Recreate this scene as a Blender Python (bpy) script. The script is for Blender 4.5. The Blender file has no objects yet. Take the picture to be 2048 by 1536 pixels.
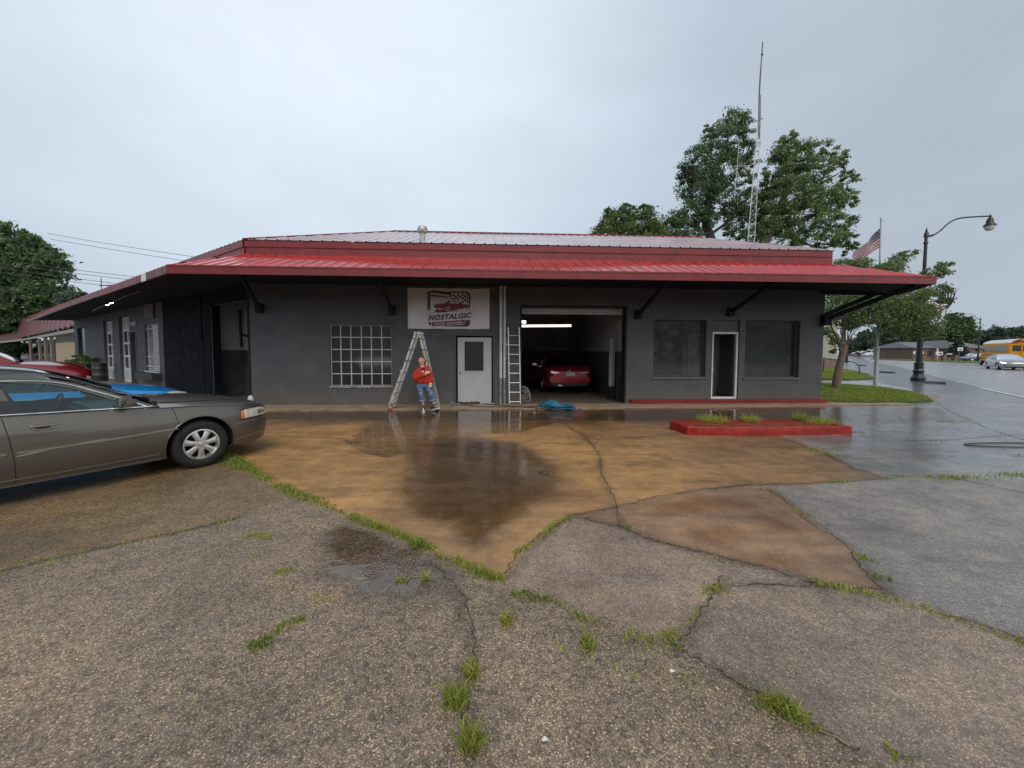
import bpy, bmesh, math, random
import numpy as np
from mathutils import Vector, Matrix, geometry
random.seed(7); RNG = np.random.default_rng(11)
SC = bpy.context.scene; COL = SC.collection
R = math.radians

# ------------------------------------------------------------------ camera
FPX, CX, CY, EYE = 770.0, 1024.0, 740.0, 1.62      # CX, CY: where the optical axis meets the photo
PITCH, ROLL = 2.90, 0.18
cam_data = bpy.data.cameras.new('camera'); cam = bpy.data.objects.new('camera', cam_data); COL.objects.link(cam)
cam_data.sensor_width = 36.0; cam_data.lens = 36.0*FPX/2048.0
cam_data.shift_y = -(768.0-CY)/2048.0
cam_data.clip_start = 0.05; cam_data.clip_end = 3000
CAMROT = Matrix.Rotation(R(90-PITCH), 3, 'X') @ Matrix.Rotation(R(ROLL), 3, 'Z')
cam.matrix_world = Matrix.Translation((0, 0, EYE)) @ CAMROT.to_4x4()
SC.camera = cam

# ------------------------------------------------------------------ sky and light
SUN_AZ, SUN_EL = 172.0, 48.0            # azimuth from +Y towards +X, a veiled sun behind the cloud
world = bpy.data.worlds.new("World"); SC.world = world; world.use_nodes = True
wn, wl = world.node_tree.nodes, world.node_tree.links
wn.clear()
w_out = wn.new('ShaderNodeOutputWorld'); w_bg = wn.new('ShaderNodeBackground')
w_sky = wn.new('ShaderNodeTexSky'); w_sky.sky_type = 'NISHITA'; w_sky.sun_disc = False
w_sky.sun_elevation = R(SUN_EL); w_sky.sun_rotation = R(SUN_AZ)
w_sky.dust_density = 4.0; w_sky.air_density = 1.2
w_tc = wn.new('ShaderNodeTexCoord')
w_dot = wn.new('ShaderNodeVectorMath'); w_dot.operation = 'DOT_PRODUCT'
sd = Vector((math.sin(R(-27))*math.cos(R(40)), math.cos(R(-27))*math.cos(R(40)), math.sin(R(40))))
w_dot.inputs[1].default_value = sd
w_ramp = wn.new('ShaderNodeValToRGB')
e = w_ramp.color_ramp.elements
e[0].position = 0.0; e[0].color = (1.0, 1.0, 1.0, 1)
e[1].position = 1.0; e[1].color = (0.69, 0.765, 0.845, 1)
for p_, c_ in ((.30, (.93, .95, .97)), (.46, (.47, .52, .58)), (.56, (.385, .44, .51)), (.72, (.392, .452, .527)), (.87, (.445, .515, .605)), (.95, (.575, .655, .75))):
    m = e.new(p_); m.color = (*c_, 1)
w_half = wn.new('ShaderNodeMath'); w_half.operation = 'MULTIPLY_ADD'; w_half.inputs[1].default_value = .5; w_half.inputs[2].default_value = .5
w_map = wn.new('ShaderNodeMapping'); w_map.inputs['Scale'].default_value = (1.0, 1.0, 2.4)
w_noise = wn.new('ShaderNodeTexNoise'); w_noise.inputs['Scale'].default_value = 2.2; w_noise.inputs['Detail'].default_value = 5; w_noise.inputs['Roughness'].default_value = 0.5
w_nr = wn.new('ShaderNodeMapRange'); w_nr.inputs['From Min'].default_value = 0.3; w_nr.inputs['From Max'].default_value = 0.7
w_nr.inputs['To Min'].default_value = 0.92; w_nr.inputs['To Max'].default_value = 1.07
w_mul = wn.new('ShaderNodeVectorMath'); w_mul.operation = 'SCALE'
w_scale = wn.new('ShaderNodeVectorMath'); w_scale.operation = 'SCALE'; w_scale.inputs['Scale'].default_value = 10.0
w_hs = wn.new('ShaderNodeHueSaturation'); w_hs.inputs['Saturation'].default_value = 0.4
w_mix = wn.new('ShaderNodeMix'); w_mix.data_type = 'RGBA'; w_mix.inputs['Factor'].default_value = 0.94
wl.new(w_tc.outputs['Generated'], w_dot.inputs[0]); wl.new(w_dot.outputs['Value'], w_half.inputs[0]); wl.new(w_half.outputs[0], w_ramp.inputs[0])
wl.new(w_tc.outputs['Generated'], w_map.inputs[0]); wl.new(w_map.outputs[0], w_noise.inputs['Vector'])
wl.new(w_noise.outputs[0], w_nr.inputs['Value'])
wl.new(w_ramp.outputs[0], w_mul.inputs[0]); wl.new(w_nr.outputs[0], w_mul.inputs['Scale'])
wl.new(w_mul.outputs[0], w_scale.inputs[0])
wl.new(w_sky.outputs[0], w_hs.inputs['Color'])
wl.new(w_hs.outputs[0], w_mix.inputs[6]); wl.new(w_scale.outputs[0], w_mix.inputs[7])
wl.new(w_mix.outputs[2], w_bg.inputs['Color']); wl.new(w_bg.outputs[0], w_out.inputs[0])
w_bg.inputs['Strength'].default_value = 0.1
sun_d = bpy.data.lights.new('sun', 'SUN'); sun_d.energy = 1.35; sun_d.angle = R(40); sun_d.color = (1, 0.92, 0.80)
sun = bpy.data.objects.new('sun', sun_d); COL.objects.link(sun)
sdir = Vector((math.sin(R(SUN_AZ))*math.cos(R(SUN_EL)), math.cos(R(SUN_AZ))*math.cos(R(SUN_EL)), math.sin(R(SUN_EL))))
sun.rotation_euler = sdir.to_track_quat('Z', 'Y').to_euler()
SC.view_settings.view_transform = 'Standard'; SC.view_settings.look = 'None'
SC.view_settings.gamma = 1; SC.view_settings.exposure = 0.3
SC.cycles.max_bounces = 8; SC.cycles.transparent_max_bounces = 24; SC.cycles.caustics_reflective = False; SC.cycles.caustics_refractive = False

# ------------------------------------------------------------------ measuring helpers (photo pixel -> place in the world)
def ray(px, py):
    d = CAMROT @ Vector(((px-CX)/FPX, -(py-CY)/FPX, -1.0))
    return d
def G(px, py, z=0.0):
    d = ray(px, py); t = (z-EYE)/d.z
    return Vector((d.x*t, d.y*t, z))
def atY(px, py, Y):
    d = ray(px, py); t = Y/d.y
    return Vector((d.x*t, Y, EYE+d.z*t))
def onplane(px, py, p0, n):
    d = ray(px, py); o = Vector((0, 0, EYE)); t = (p0-o).dot(n)/d.dot(n)
    return o+d*t

# ------------------------------------------------------------------ materials
MATS = {}
def newmat(name):
    m = bpy.data.materials.new(name); m.use_nodes = True; m.node_tree.nodes.clear(); return m, m.node_tree.nodes, m.node_tree.links
def mat(name, col, rough=0.6, metal=0.0, var=0.12, scale=6.0, bump=0.0, bscale=60.0, coat=0.0, spec=0.5, rvar=0.0, tint=None, stretch=None, emit=None, estr=0.0, crough=0.05):
    """principled surface whose colour, roughness and relief vary with procedural noise"""
    if name in MATS: return MATS[name]
    m, N, L = newmat(name); MATS[name] = m
    out = N.new('ShaderNodeOutputMaterial'); b = N.new('ShaderNodeBsdfPrincipled'); L.new(b.outputs[0], out.inputs[0])
    tc = N.new('ShaderNodeTexCoord'); mp = N.new('ShaderNodeMapping'); L.new(tc.outputs['Object'], mp.inputs[0])
    if stretch: mp.inputs['Scale'].default_value = stretch
    nz = N.new('ShaderNodeTexNoise'); nz.inputs['Scale'].default_value = scale; nz.inputs['Detail'].default_value = 6
    L.new(mp.outputs[0], nz.inputs['Vector'])
    mx = N.new('ShaderNodeMix'); mx.data_type = 'RGBA'
    c = Vector(col[:3]); lo = c*(1-var); hi = c*(1+var)
    if tint is not None: hi = Vector(tint)
    mx.inputs[6].default_value = (*lo, 1); mx.inputs[7].default_value = (*hi, 1)
    mr = N.new('ShaderNodeMapRange'); mr.inputs['From Min'].default_value = .32; mr.inputs['From Max'].default_value = .68
    L.new(nz.outputs[0], mr.inputs['Value']); L.new(mr.outputs[0], mx.inputs['Factor']); L.new(mx.outputs[2], b.inputs['Base Color'])
    b.inputs['Roughness'].default_value = rough; b.inputs['Metallic'].default_value = metal
    b.inputs['Specular IOR Level'].default_value = spec
    if coat: b.inputs['Coat Weight'].default_value = coat; b.inputs['Coat Roughness'].default_value = crough
    if rvar:
        r2 = N.new('ShaderNodeMapRange'); r2.inputs['From Min'].default_value = .3; r2.inputs['From Max'].default_value = .7
        r2.inputs['To Min'].default_value = max(0, rough-rvar); r2.inputs['To Max'].default_value = min(1, rough+rvar)
        n3 = N.new('ShaderNodeTexNoise'); n3.inputs['Scale'].default_value = scale*2.7; n3.inputs['Detail'].default_value = 4
        L.new(mp.outputs[0], n3.inputs['Vector']); L.new(n3.outputs[0], r2.inputs['Value']); L.new(r2.outputs[0], b.inputs['Roughness'])
    if bump:
        n2 = N.new('ShaderNodeTexNoise'); n2.inputs['Scale'].default_value = bscale; n2.inputs['Detail'].default_value = 4
        bp = N.new('ShaderNodeBump'); bp.inputs['Strength'].default_value = bump; bp.inputs['Distance'].default_value = 0.01
        L.new(mp.outputs[0], n2.inputs['Vector']); L.new(n2.outputs[0], bp.inputs['Height']); L.new(bp.outputs[0], b.inputs['Normal'])
    if emit: b.inputs['Emission Color'].default_value = (*emit, 1); b.inputs['Emission Strength'].default_value = estr
    return m
def glass(name, tint=(0.8, 0.86, 0.86), refl=1.0, opaque=0.0, dirt=0.03, rough=0.02, base=(0.02, 0.025, 0.03)):
    """thin pane: fresnel reflection over a tinted see-through layer, optionally partly opaque film"""
    if name in MATS: return MATS[name]
    m, N, L = newmat(name); MATS[name] = m
    out = N.new('ShaderNodeOutputMaterial')
    tr = N.new('ShaderNodeBsdfTransparent'); tr.inputs[0].default_value = (*tint, 1)
    gl = N.new('ShaderNodeBsdfGlossy'); gl.inputs['Roughness'].default_value = rough; gl.inputs['Color'].default_value = (.95, .97, 1, 1)
    df = N.new('ShaderNodeBsdfPrincipled'); df.inputs['Base Color'].default_value = (*base, 1); df.inputs['Roughness'].default_value = .4
    fr = N.new('ShaderNodeFresnel'); fr.inputs['IOR'].default_value = 1.52
    mm = N.new('ShaderNodeMath'); mm.operation = 'MULTIPLY_ADD'; mm.inputs[1].default_value = 1.6*refl; mm.inputs[2].default_value = 0.0; mm.use_clamp = True
    nz = N.new('ShaderNodeTexNoise'); nz.inputs['Scale'].default_value = 3.0; nz.inputs['Detail'].default_value = 8
    mr = N.new('ShaderNodeMapRange'); mr.inputs['From Min'].default_value = .35; mr.inputs['From Max'].default_value = .7
    mr.inputs['To Min'].default_value = opaque; mr.inputs['To Max'].default_value = min(1, opaque+dirt)
    tc = N.new('ShaderNodeTexCoord'); L.new(tc.outputs['Object'], nz.inputs['Vector']); L.new(nz.outputs[0], mr.inputs['Value'])
    m1 = N.new('ShaderNodeMixShader'); m2 = N.new('ShaderNodeMixShader')
    L.new(mr.outputs[0], m1.inputs[0]); L.new(tr.outputs[0], m1.inputs[1]); L.new(df.outputs[0], m1.inputs[2])
    L.new(fr.outputs[0], mm.inputs[0]); L.new(mm.outputs[0], m2.inputs[0]); L.new(m1.outputs[0], m2.inputs[1]); L.new(gl.outputs[0], m2.inputs[2])
    L.new(m2.outputs[0], out.inputs[0]); return m
def lampmat(name, col, s):
    if name in MATS: return MATS[name]
    m, N, L = newmat(name); MATS[name] = m
    out = N.new('ShaderNodeOutputMaterial'); e = N.new('ShaderNodeEmission'); e.inputs[0].default_value = (*col, 1); e.inputs[1].default_value = s
    L.new(e.outputs[0], out.inputs[0]); return m

# ------------------------------------------------------------------ object helpers
def tag(o, label=None, cat=None, group=None, kind=None):
    if label: o['label'] = label
    if cat: o['category'] = cat
    if group: o['group'] = group
    if kind: o['kind'] = kind
    return o
def thing(name, loc, rz=0.0, label=None, cat=None, group=None):
    o = bpy.data.objects.new(name, None); COL.objects.link(o); o.empty_display_size = .2
    o.location = loc; o.rotation_euler = (0, 0, rz)
    return tag(o, label, cat, group)
def rootmat(o):
    while o.parent: o = o.parent
    return Matrix.Translation(o.location) @ Matrix.Rotation(o.rotation_euler.z, 4, 'Z')
def copy_tree(o, parent=None):
    c = o.copy(); COL.objects.link(c); c.parent = parent
    for ch in list(o.children): copy_tree(ch, c)
    return c
class MB:
    """collects faces; build() links them as one mesh object"""
    def __init__(s): s.v = []; s.f = []; s.mi = []; s.cur = 0
    def add(s, vs, fs):
        n = len(s.v); s.v += [Vector(v) for v in vs]; s.f += [[i+n for i in f] for f in fs]; s.mi += [s.cur]*len(fs); return s
    def box(s, c, d, rot=None):
        x, y, z = d[0]/2, d[1]/2, d[2]/2
        vs = [Vector(p) for p in ((-x,-y,-z),(x,-y,-z),(x,y,-z),(-x,y,-z),(-x,-y,z),(x,-y,z),(x,y,z),(-x,y,z))]
        if rot is not None: vs = [rot @ p for p in vs]
        c = Vector(c)
        return s.add([p+c for p in vs], [(0,3,2,1),(4,5,6,7),(0,1,5,4),(1,2,6,5),(2,3,7,6),(3,0,4,7)])
    def bbox(s, lo, hi):
        lo, hi = Vector(lo), Vector(hi); return s.box((lo+hi)/2, hi-lo)
    def bevbox(s, c, d, b=0.01, rot=None):
        bm = bmesh.new(); bmesh.ops.create_cube(bm, size=1)
        for v in bm.verts: v.co = Vector((v.co.x*d[0], v.co.y*d[1], v.co.z*d[2]))
        bmesh.ops.bevel(bm, geom=bm.edges[:], offset=b, segments=2, affect='EDGES')
        vs = [v.co.copy() for v in bm.verts]; bm.verts.index_update()
        if rot is not None: vs = [rot @ p for p in vs]
        fs = [[v.index for v in f.verts] for f in bm.faces]; bm.free()
        c = Vector(c); return s.add([p+c for p in vs], fs)
    def bar(s, a, b, w, h=None, up=(0,0,1)):
        a, b = Vector(a), Vector(b); h = h or w; d = b-a; L = d.length
        if L < 1e-6: return s
        z = d/L; u = Vector(up)
        if abs(z.dot(u)) > .98: u = Vector((0, 1, 0)) if abs(z.y) < .9 else Vector((1, 0, 0))
        x = u.cross(z).normalized(); y = z.cross(x)
        vs = [a+x*sx*w/2+y*sy*h/2 for sx, sy in ((-1,-1),(1,-1),(1,1),(-1,1))]+[b+x*sx*w/2+y*sy*h/2 for sx, sy in ((-1,-1),(1,-1),(1,1),(-1,1))]
        return s.add(vs, [(3,2,1,0),(4,5,6,7),(0,1,5,4),(1,2,6,5),(2,3,7,6),(3,0,4,7)])
    def tube(s, pts, r, n=8, cap=True, closed=False):
        pts = [Vector(p) for p in pts]; rs = r if isinstance(r, (list, tuple)) else [r]*len(pts)
        rings = []; prev = None; m = len(pts)
        for i, p in enumerate(pts):
            if closed: t = pts[(i+1) % m]-pts[i-1]
            else: t = (pts[min(i+1, m-1)]-pts[max(i-1, 0)])
            t = t.normalized() if t.length > 1e-9 else Vector((0, 0, 1))
            if prev is None:
                u = Vector((0, 0, 1)) if abs(t.z) < .9 else Vector((1, 0, 0)); x = u.cross(t).normalized()
            else: x = (prev-t*prev.dot(t)); x = x.normalized() if x.length > 1e-6 else prev
            y = t.cross(x); prev = x
            rings.append([p+(x*math.cos(2*math.pi*k/n)+y*math.sin(2*math.pi*k/n))*rs[i] for k in range(n)])
        vs = [q for rg in rings for q in rg]; fs = []
        for i in range(m if closed else m-1):
            a = i*n; b = ((i+1) % m)*n
            for k in range(n): fs.append((a+k, a+(k+1) % n, b+(k+1) % n, b+k))
        if cap and not closed: fs.append(list(range(n))[::-1]); fs.append([(m-1)*n+k for k in range(n)])
        return s.add(vs, fs)
    def lathe(s, prof, n=24, c=(0,0,0), rot=None, closed=False, cap=True):
        """prof: list of (radius, height) turned about local z"""
        c = Vector(c); vs = []; fs = []; m = len(prof)
        for r, h in prof:
            for k in range(n):
                a = 2*math.pi*k/n; p = Vector((r*math.cos(a), r*math.sin(a), h)); vs.append((rot @ p if rot is not None else p)+c)
        for i in range(m if closed else m-1):
            a = i*n; b = ((i+1) % m)*n
            for k in range(n): fs.append((a+k, a+(k+1) % n, b+(k+1) % n, b+k))
        if not closed and cap:
            if prof[0][0] > 1e-4: fs.append(list(range(n))[::-1])
            if prof[-1][0] > 1e-4: fs.append([(m-1)*n+k for k in range(n)])
        return s.add(vs, fs)
    def prism(s, poly, z0, z1):
        """poly: xy points, extruded upright"""
        n = len(poly); vs = [(p[0], p[1], z0) for p in poly]+[(p[0], p[1], z1) for p in poly]
        tri = geometry.tessellate_polygon([[Vector((p[0], p[1], 0)) for p in poly]])
        fs = [tuple(t) for t in tri]+[tuple(i+n for i in t) for t in tri]
        fs += [(i, (i+1) % n, (i+1) % n+n, i+n) for i in range(n)]
        return s.add(vs, fs)
    def sheet(s, loops, fn, thick=None):
        """tessellated outline (with holes); fn maps 2D -> 3D; thick = optional 3D offset giving it depth"""
        flat = [Vector((p[0], p[1], 0)) for lp in loops for p in lp]
        tri = geometry.tessellate_polygon([[Vector((p[0], p[1], 0)) for p in lp] for lp in loops])
        vs = [fn(p.x, p.y) for p in flat]; fs = [tuple(t) for t in tri]; n = len(vs)
        if thick is not None:
            t = Vector(thick); vs += [v+t for v in vs]; fs += [tuple(i+n for i in f[::-1]) for f in fs]
            k = 0
            for lp in loops:
                m = len(lp)
                for i in range(m): fs.append((k+i, k+(i+1) % m, k+(i+1) % m+n, k+i+n))
                k += m
        return s.add(vs, fs)
    def grid(s, rows):
        """rows: list of equal-length point rows"""
        m = len(rows[0]); vs = [p for r in rows for p in r]
        fs = [(i*m+k, i*m+k+1, (i+1)*m+k+1, (i+1)*m+k) for i in range(len(rows)-1) for k in range(m-1)]
        return s.add(vs, fs)
    def mirror(s, axis=1):
        n = len(s.v); vs = [v.copy() for v in s.v]
        for v in vs: v[axis] = -v[axis]
        s.v += vs; s.f += [[i+n for i in f[::-1]] for f in s.f]; s.mi += list(s.mi); return s
    def build(s, name, mats, parent=None, smooth=None, world=False, label=None, weld=0.0, recalc=False):
        me = bpy.data.meshes.new(name); vs = s.v
        if world and parent is not None:
            W = rootmat(parent).inverted(); vs = [W @ v for v in vs]
        me.from_pydata([tuple(v) for v in vs], [], s.f)
        if not isinstance(mats, (list, tuple)): mats = [mats]
        for m in mats: me.materials.append(m)
        if len(mats) > 1: me.polygons.foreach_set('material_index', s.mi)
        if weld or recalc:
            bm = bmesh.new(); bm.from_mesh(me)
            if weld: bmesh.ops.remove_doubles(bm, verts=bm.verts[:], dist=weld)
            bmesh.ops.recalc_face_normals(bm, faces=bm.faces[:]); bm.to_mesh(me); bm.free()
        me.update()
        if smooth is not None:
            me.shade_smooth(); me.set_sharp_from_angle(angle=R(smooth))
        o = bpy.data.objects.new(name, me); COL.objects.link(o); o.parent = parent
        if label: o['label'] = label
        return o
def catmull(pts, n=6):
    pts = [Vector(p) for p in pts]; out = []
    for i in range(len(pts)-1):
        p0 = pts[max(i-1, 0)]; p1 = pts[i]; p2 = pts[i+1]; p3 = pts[min(i+2, len(pts)-1)]
        for k in range(n):
            t = k/n
            out.append(.5*((2*p1)+(-p0+p2)*t+(2*p0-5*p1+4*p2-p3)*t*t+(-p0+3*p1-3*p2+p3)*t*t*t))
    out.append(pts[-1]); return out
def text_mb(txt, size, mb=None, shear=0.0, spacing=1.0, bold=0.0, ext=0.002):
    """letters as flat meshes from the built-in font (x right, y up, centred); returns verts/faces arrays"""
    cu = bpy.data.curves.new('t', 'FONT'); cu.body = txt; cu.size = size; cu.shear = shear; cu.space_character = spacing
    cu.align_x = 'CENTER'; cu.align_y = 'CENTER'; cu.offset = bold; cu.extrude = ext; cu.resolution_u = 3
    o = bpy.data.objects.new('t', cu); COL.objects.link(o); dg = bpy.context.evaluated_depsgraph_get()
    me = bpy.data.meshes.new_from_object(o.evaluated_get(dg))
    vs = [v.co.copy() for v in me.vertices]; fs = [list(p.vertices) for p in me.polygons]
    bpy.data.objects.remove(o); bpy.data.curves.remove(cu); bpy.data.meshes.remove(me)
    return vs, fs
# ------------------------------------------------------------------ ground sheet
def poly_g(pts): return np.array([[*G(x, y).xy] for x, y in pts])
def sdf(P, poly):
    """signed distance to polygon, negative inside"""
    d = np.full(len(P), 1e9); ins = np.zeros(len(P), bool); n = len(poly)
    for i in range(n):
        a = poly[i]; b = poly[(i+1) % n]; e = b-a; w = P-a
        t = np.clip((w @ e)/max(e @ e, 1e-9), 0, 1); q = w-np.outer(t, e); d = np.minimum(d, (q*q).sum(1))
        c = (a[1] > P[:, 1]) != (b[1] > P[:, 1])
        with np.errstate(divide='ignore', invalid='ignore'):
            xi = (b[0]-a[0])*(P[:, 1]-a[1])/(b[1]-a[1])+a[0]
        ins ^= c & (P[:, 0] < xi)
    d = np.sqrt(d); return np.where(ins, -d, d)
def ldist(P, line):
    d = np.full(len(P), 1e9)
    for i in range(len(line)-1):
        a = line[i]; b = line[i+1]; e = b-a; w = P-a
        t = np.clip((w @ e)/max(e @ e, 1e-9), 0, 1); q = w-np.outer(t, e); d = np.minimum(d, (q*q).sum(1))
    return np.sqrt(d)
def sstep(a, b, x):
    t = np.clip((x-a)/(b-a), 0, 1); return t*t*(3-2*t)
def vnoise(P, s, seed=0):
    """smooth value noise"""
    r = np.random.default_rng(seed); T = r.random((64, 64)); q = P*s+100.0
    i = np.floor(q).astype(int); f = q-i; f = f*f*(3-2*f)
    a = T[i[:, 0] % 64, i[:, 1] % 64]; b = T[(i[:, 0]+1) % 64, i[:, 1] % 64]
    c = T[i[:, 0] % 64, (i[:, 1]+1) % 64]; d = T[(i[:, 0]+1) % 64, (i[:, 1]+1) % 64]
    return (a*(1-f[:, 0])+b*f[:, 0])*(1-f[:, 1])+(c*(1-f[:, 0])+d*f[:, 0])*f[:, 1]
def fbm(P, s, seed=0): return (vnoise(P, s, seed)+.5*vnoise(P, s*2.1, seed+1)+.25*vnoise(P, s*4.3, seed+2))/1.75

S1 = [(440,905),(500,940),(560,975),(640,1008),(720,1040),(800,1075),(880,1110),(950,1140),(1005,1148),(1030,1108),(1080,1068),(1142,1032),(1240,1012),(1320,992),(1420,978),(1500,970),(1640,966),(1775,957),(1700,930),(1640,900),(1570,878),(1560,862),(1900,840),(1880,815),(1650,815),(500,818),(300,815),(280,850)]
S2 = [(1142,1032),(1240,1012),(1320,992),(1420,978),(1500,970),(1530,975),(1580,1008),(1610,1040),(1690,1088),(1720,1130),(1765,1180),(1630,1165),(1530,1135),(1420,1108),(1300,1078),(1240,1055)]
S3 = [(1012,1152),(1035,1110),(1080,1072),(1150,1034),(1240,1057),(1300,1080),(1415,1110),(1440,1150),(1420,1185),(1395,1240),(1345,1290),(1290,1280),(1220,1250),(1130,1215),(1020,1180)]
S4 = [(1415,1110),(1530,1137),(1630,1167),(1765,1182),(1860,1222),(2048,1285),(2500,1420),(2500,1900),(1900,1600),(1720,1500),(1560,1415),(1440,1345),(1355,1292),(1400,1240),(1425,1185),(1442,1150)]
S5 = [(1535,975),(1640,967),(1775,957),(1900,955),(2048,957),(2600,965),(2600,1500),(2048,1275),(1860,1216),(1765,1175),(1720,1130),(1690,1085),(1612,1035),(1582,1003)]
S6 = [(1560,862),(1640,900),(1700,930),(1775,957),(1900,955),(2048,957),(3500,975),(3500,760),(2100,790),(1900,770),(1870,803),(1660,812),(1640,835)]
PUD = [(835,880),(930,870),(1040,885),(1110,925),(1135,965),(1090,1010),(1040,1040),(1000,1075),(960,1120),(905,1100),(870,1060),(810,1040),(790,990),(810,945),(800,905)]
PUD2 = [(640,1062),(700,1040),(790,1075),(880,1115),(950,1150),(900,1170),(830,1200),(740,1215),(660,1195),(600,1165),(620,1120),(632,1085)]
PUD3 = [(720,850),(800,832),(1060,830),(1120,845),(1060,862),(900,880),(850,905),(790,915),(740,912),(690,885)]
PUD4 = [(1640,828),(1760,822),(2048,850),(2600,880),(2600,955),(2048,940),(1900,945),(1800,930),(1700,900),(1560,875),(1580,850)]
PUD5 = [(1000,1150),(1050,1165),(1200,1240),(1330,1300),(1480,1380),(1700,1500),(1560,1480),(1400,1400),(1250,1330),(1150,1280),(1000,1230),(900,1190)]
S2st = [[(1290,1005),(1400,990),(1500,1003),(1520,1020),(1430,1025),(1330,1030)], [(1370,1060),(1440,1050),(1500,1065),(1450,1095),(1390,1085)], [(1500,1020),(1560,1040),(1610,1060),(1540,1068)], [(1480,1110),(1560,1105),(1600,1130),(1520,1140)]]

CR = [[(1142,1032),(1240,1012),(1320,992),(1420,978),(1500,970),(1640,966),(1775,957)], [(1165,870),(1195,905),(1205,950),(1225,990),(1240,1052)], [(1110,838),(1180,875),(1240,877),(1360,868)],
      [(1142,1032),(1240,1055),(1300,1078),(1420,1108),(1530,1135),(1630,1165),(1765,1178)], [(1530,975),(1580,1008),(1610,1040),(1690,1088),(1720,1130),(1765,1180)],
      [(1570,878),(1640,903),(1700,932),(1775,957)], [(1435,1172),(1540,1170),(1640,1172)], [(1442,1150),(1425,1185),(1395,1240),(1345,1290)], [(690,880),(730,905),(780,915)],
      [(1012,1150),(1035,1110),(1080,1070),(1142,1032)], [(1900,955),(2048,985),(2200,1010)], [(1870,803),(1910,828),(1990,862),(2048,880),(2200,930)], [(1690,870),(1800,880),(1900,880),(2040,868)],
      [(480,1035),(330,1070),(180,1102),(0,1142)], [(860,1120),(930,1200),(950,1300),(930,1420),(945,1536)], [(1345,1290),(1440,1345),(1560,1415),(1720,1500)], [(1860,1220),(1960,1250),(2048,1280)]]
def make_ground():
    xs = np.concatenate([[-900,-400,-200,-100,-60,-40,-30,-24,-20,-17], np.arange(-15, 21, .065), [22,24,27,30,36,45,60,90,150,300,900]])
    ys = np.concatenate([[-60,-20,-5,-1,0.2], np.arange(.8, 6, .05), np.arange(6, 14.5, .075), [15,16,18,20,24,30,40,60,100,200,500,1500]])
    X, Y = np.meshgrid(xs, ys); P = np.stack([X.ravel(), Y.ravel()], 1); n = len(P)
    W = P+np.stack([fbm(P, 1.7, 3)-.5, fbm(P, 1.7, 9)-.5], 1)*.16          # ragged outlines
    g = lambda poly, s=.03: 1-sstep(-s, s, sdf(W, poly_g(poly)))
    gs = lambda poly, s=.3: 1-sstep(-s*1.1, s*.8, sdf(W, poly_g(poly)))
    base = np.tile(np.array([.255, .195, .142]), (n, 1)); agg = np.ones(n); wet = np.zeros(n); vio = np.zeros(n)
    big = fbm(P, .35, 21); mid = fbm(P, 1.3, 31)
    def blend(w, c, a=None):
        nonlocal base, agg
        base = base*(1-w[:, None])+np.array(c)*w[:, None]
        if a is not None: agg = agg*(1-w)+a*w
    blend(sstep(.35, .65, big)*.5, [.22, .178, .140])
    # left band of older, browner paving behind the first crack
    L1 = poly_g([(-900,1160),(0,1140),(180,1100),(330,1068),(480,1035),(560,1000),(440,905),(200,860),(-900,860)])
    w = 1-sstep(-.05, .05, sdf(W, L1)); blend(w*.75, [.20, .135, .068], .8)
    blend(g(S6), [.26, .26, .265], .2)
    far = 1-sstep(13.5, 15.5, P[:, 1]); blend((1-far), [.20, .205, .215], .15)
    w1 = g(S1); orange = np.array([.38, .215, .088])
    blend(w1, orange, .12)
    # brown and grey variation of the rust-stained slab
    blend(w1*sstep(.42, .72, fbm(P, .8, 41))*.55, [.24, .12, .05])
    d = P[:, 1]+P[:, 0]*.02
    rightd = sstep(.6, 5.5, P[:, 0]+.8*(fbm(P, .9, 88)-.5))
    blend(w1*rightd*.85, [.150, .102, .062])
    blend(w1*sstep(7.6, 9.3, d+.8*(fbm(P, .7, 90)-.5))*.85, [.10, .068, .046])
    blend(w1*sstep(.5, .8, fbm(P*np.array([.35, 2.0]), 1.4, 47))*.35, [.42, .24, .10])
    blend(g(S2), [.26, .165, .10], .22)
    for st in S2st: blend(gs(st, .14)*.85, [.19, .088, .036])
    blend(g(S3), [.265, .202, .162], .6)
    blend(g(S3)*sstep(.5, .75, mid)*.4, [.25, .165, .105])
    blend(g(S4), [.24, .190, .156], .7)
    blend(g(S5), [.225, .21, .20], .55)
    blend(g(S5)*gs([(1700,1040),(1800,1045),(1830,1070),(1760,1085),(1710,1070)], .25)*.6, [.08, .07, .06])
    sx = ldist(W, poly_g([(1150,1180),(1080,1120),(1000,1150)])); 
    # wetness: standing water in the puddles, damp everywhere
    wet = np.maximum(wet, gs(PUD, .45)*.98); wet = np.maximum(wet, gs(PUD2, .3)); wet = np.maximum(wet, gs(PUD3, .35))
    wet = np.maximum(wet, gs(PUD4, .6)*.95); wet = np.maximum(wet, gs(PUD5, .3)*.62)
    wet = np.maximum(wet, (1-far)*.75*sstep(6, 12, P[:, 0])); wet = np.maximum(wet, (1-far)*.35); wet = np.maximum(wet, w1*sstep(7.6, 9.4, d)*.8)
    wet = np.maximum(wet, w1*rightd*.45)
    wet = np.maximum(wet, g(S6)*.62)
    soil = gs(PUD, .45)*.75+gs(PUD2, .3)*.4
    blend(np.clip(soil, 0, 1)*.9, [.060, .040, .028])
    for ln in CR:
        dl = ldist(W, poly_g(ln)); blend(np.exp(-(dl/.045)**2)*np.clip(-.2+1.5*fbm(P, 2.2, 71), 0, .8), [.07, .055, .04])
    z = np.zeros(n)
    me = bpy.data.meshes.new('ground'); nx, ny = len(xs), len(ys)
    me.vertices.add(n); me.vertices.foreach_set('co', np.stack([P[:, 0], P[:, 1], z], 1).astype(np.float32).ravel())
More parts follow.
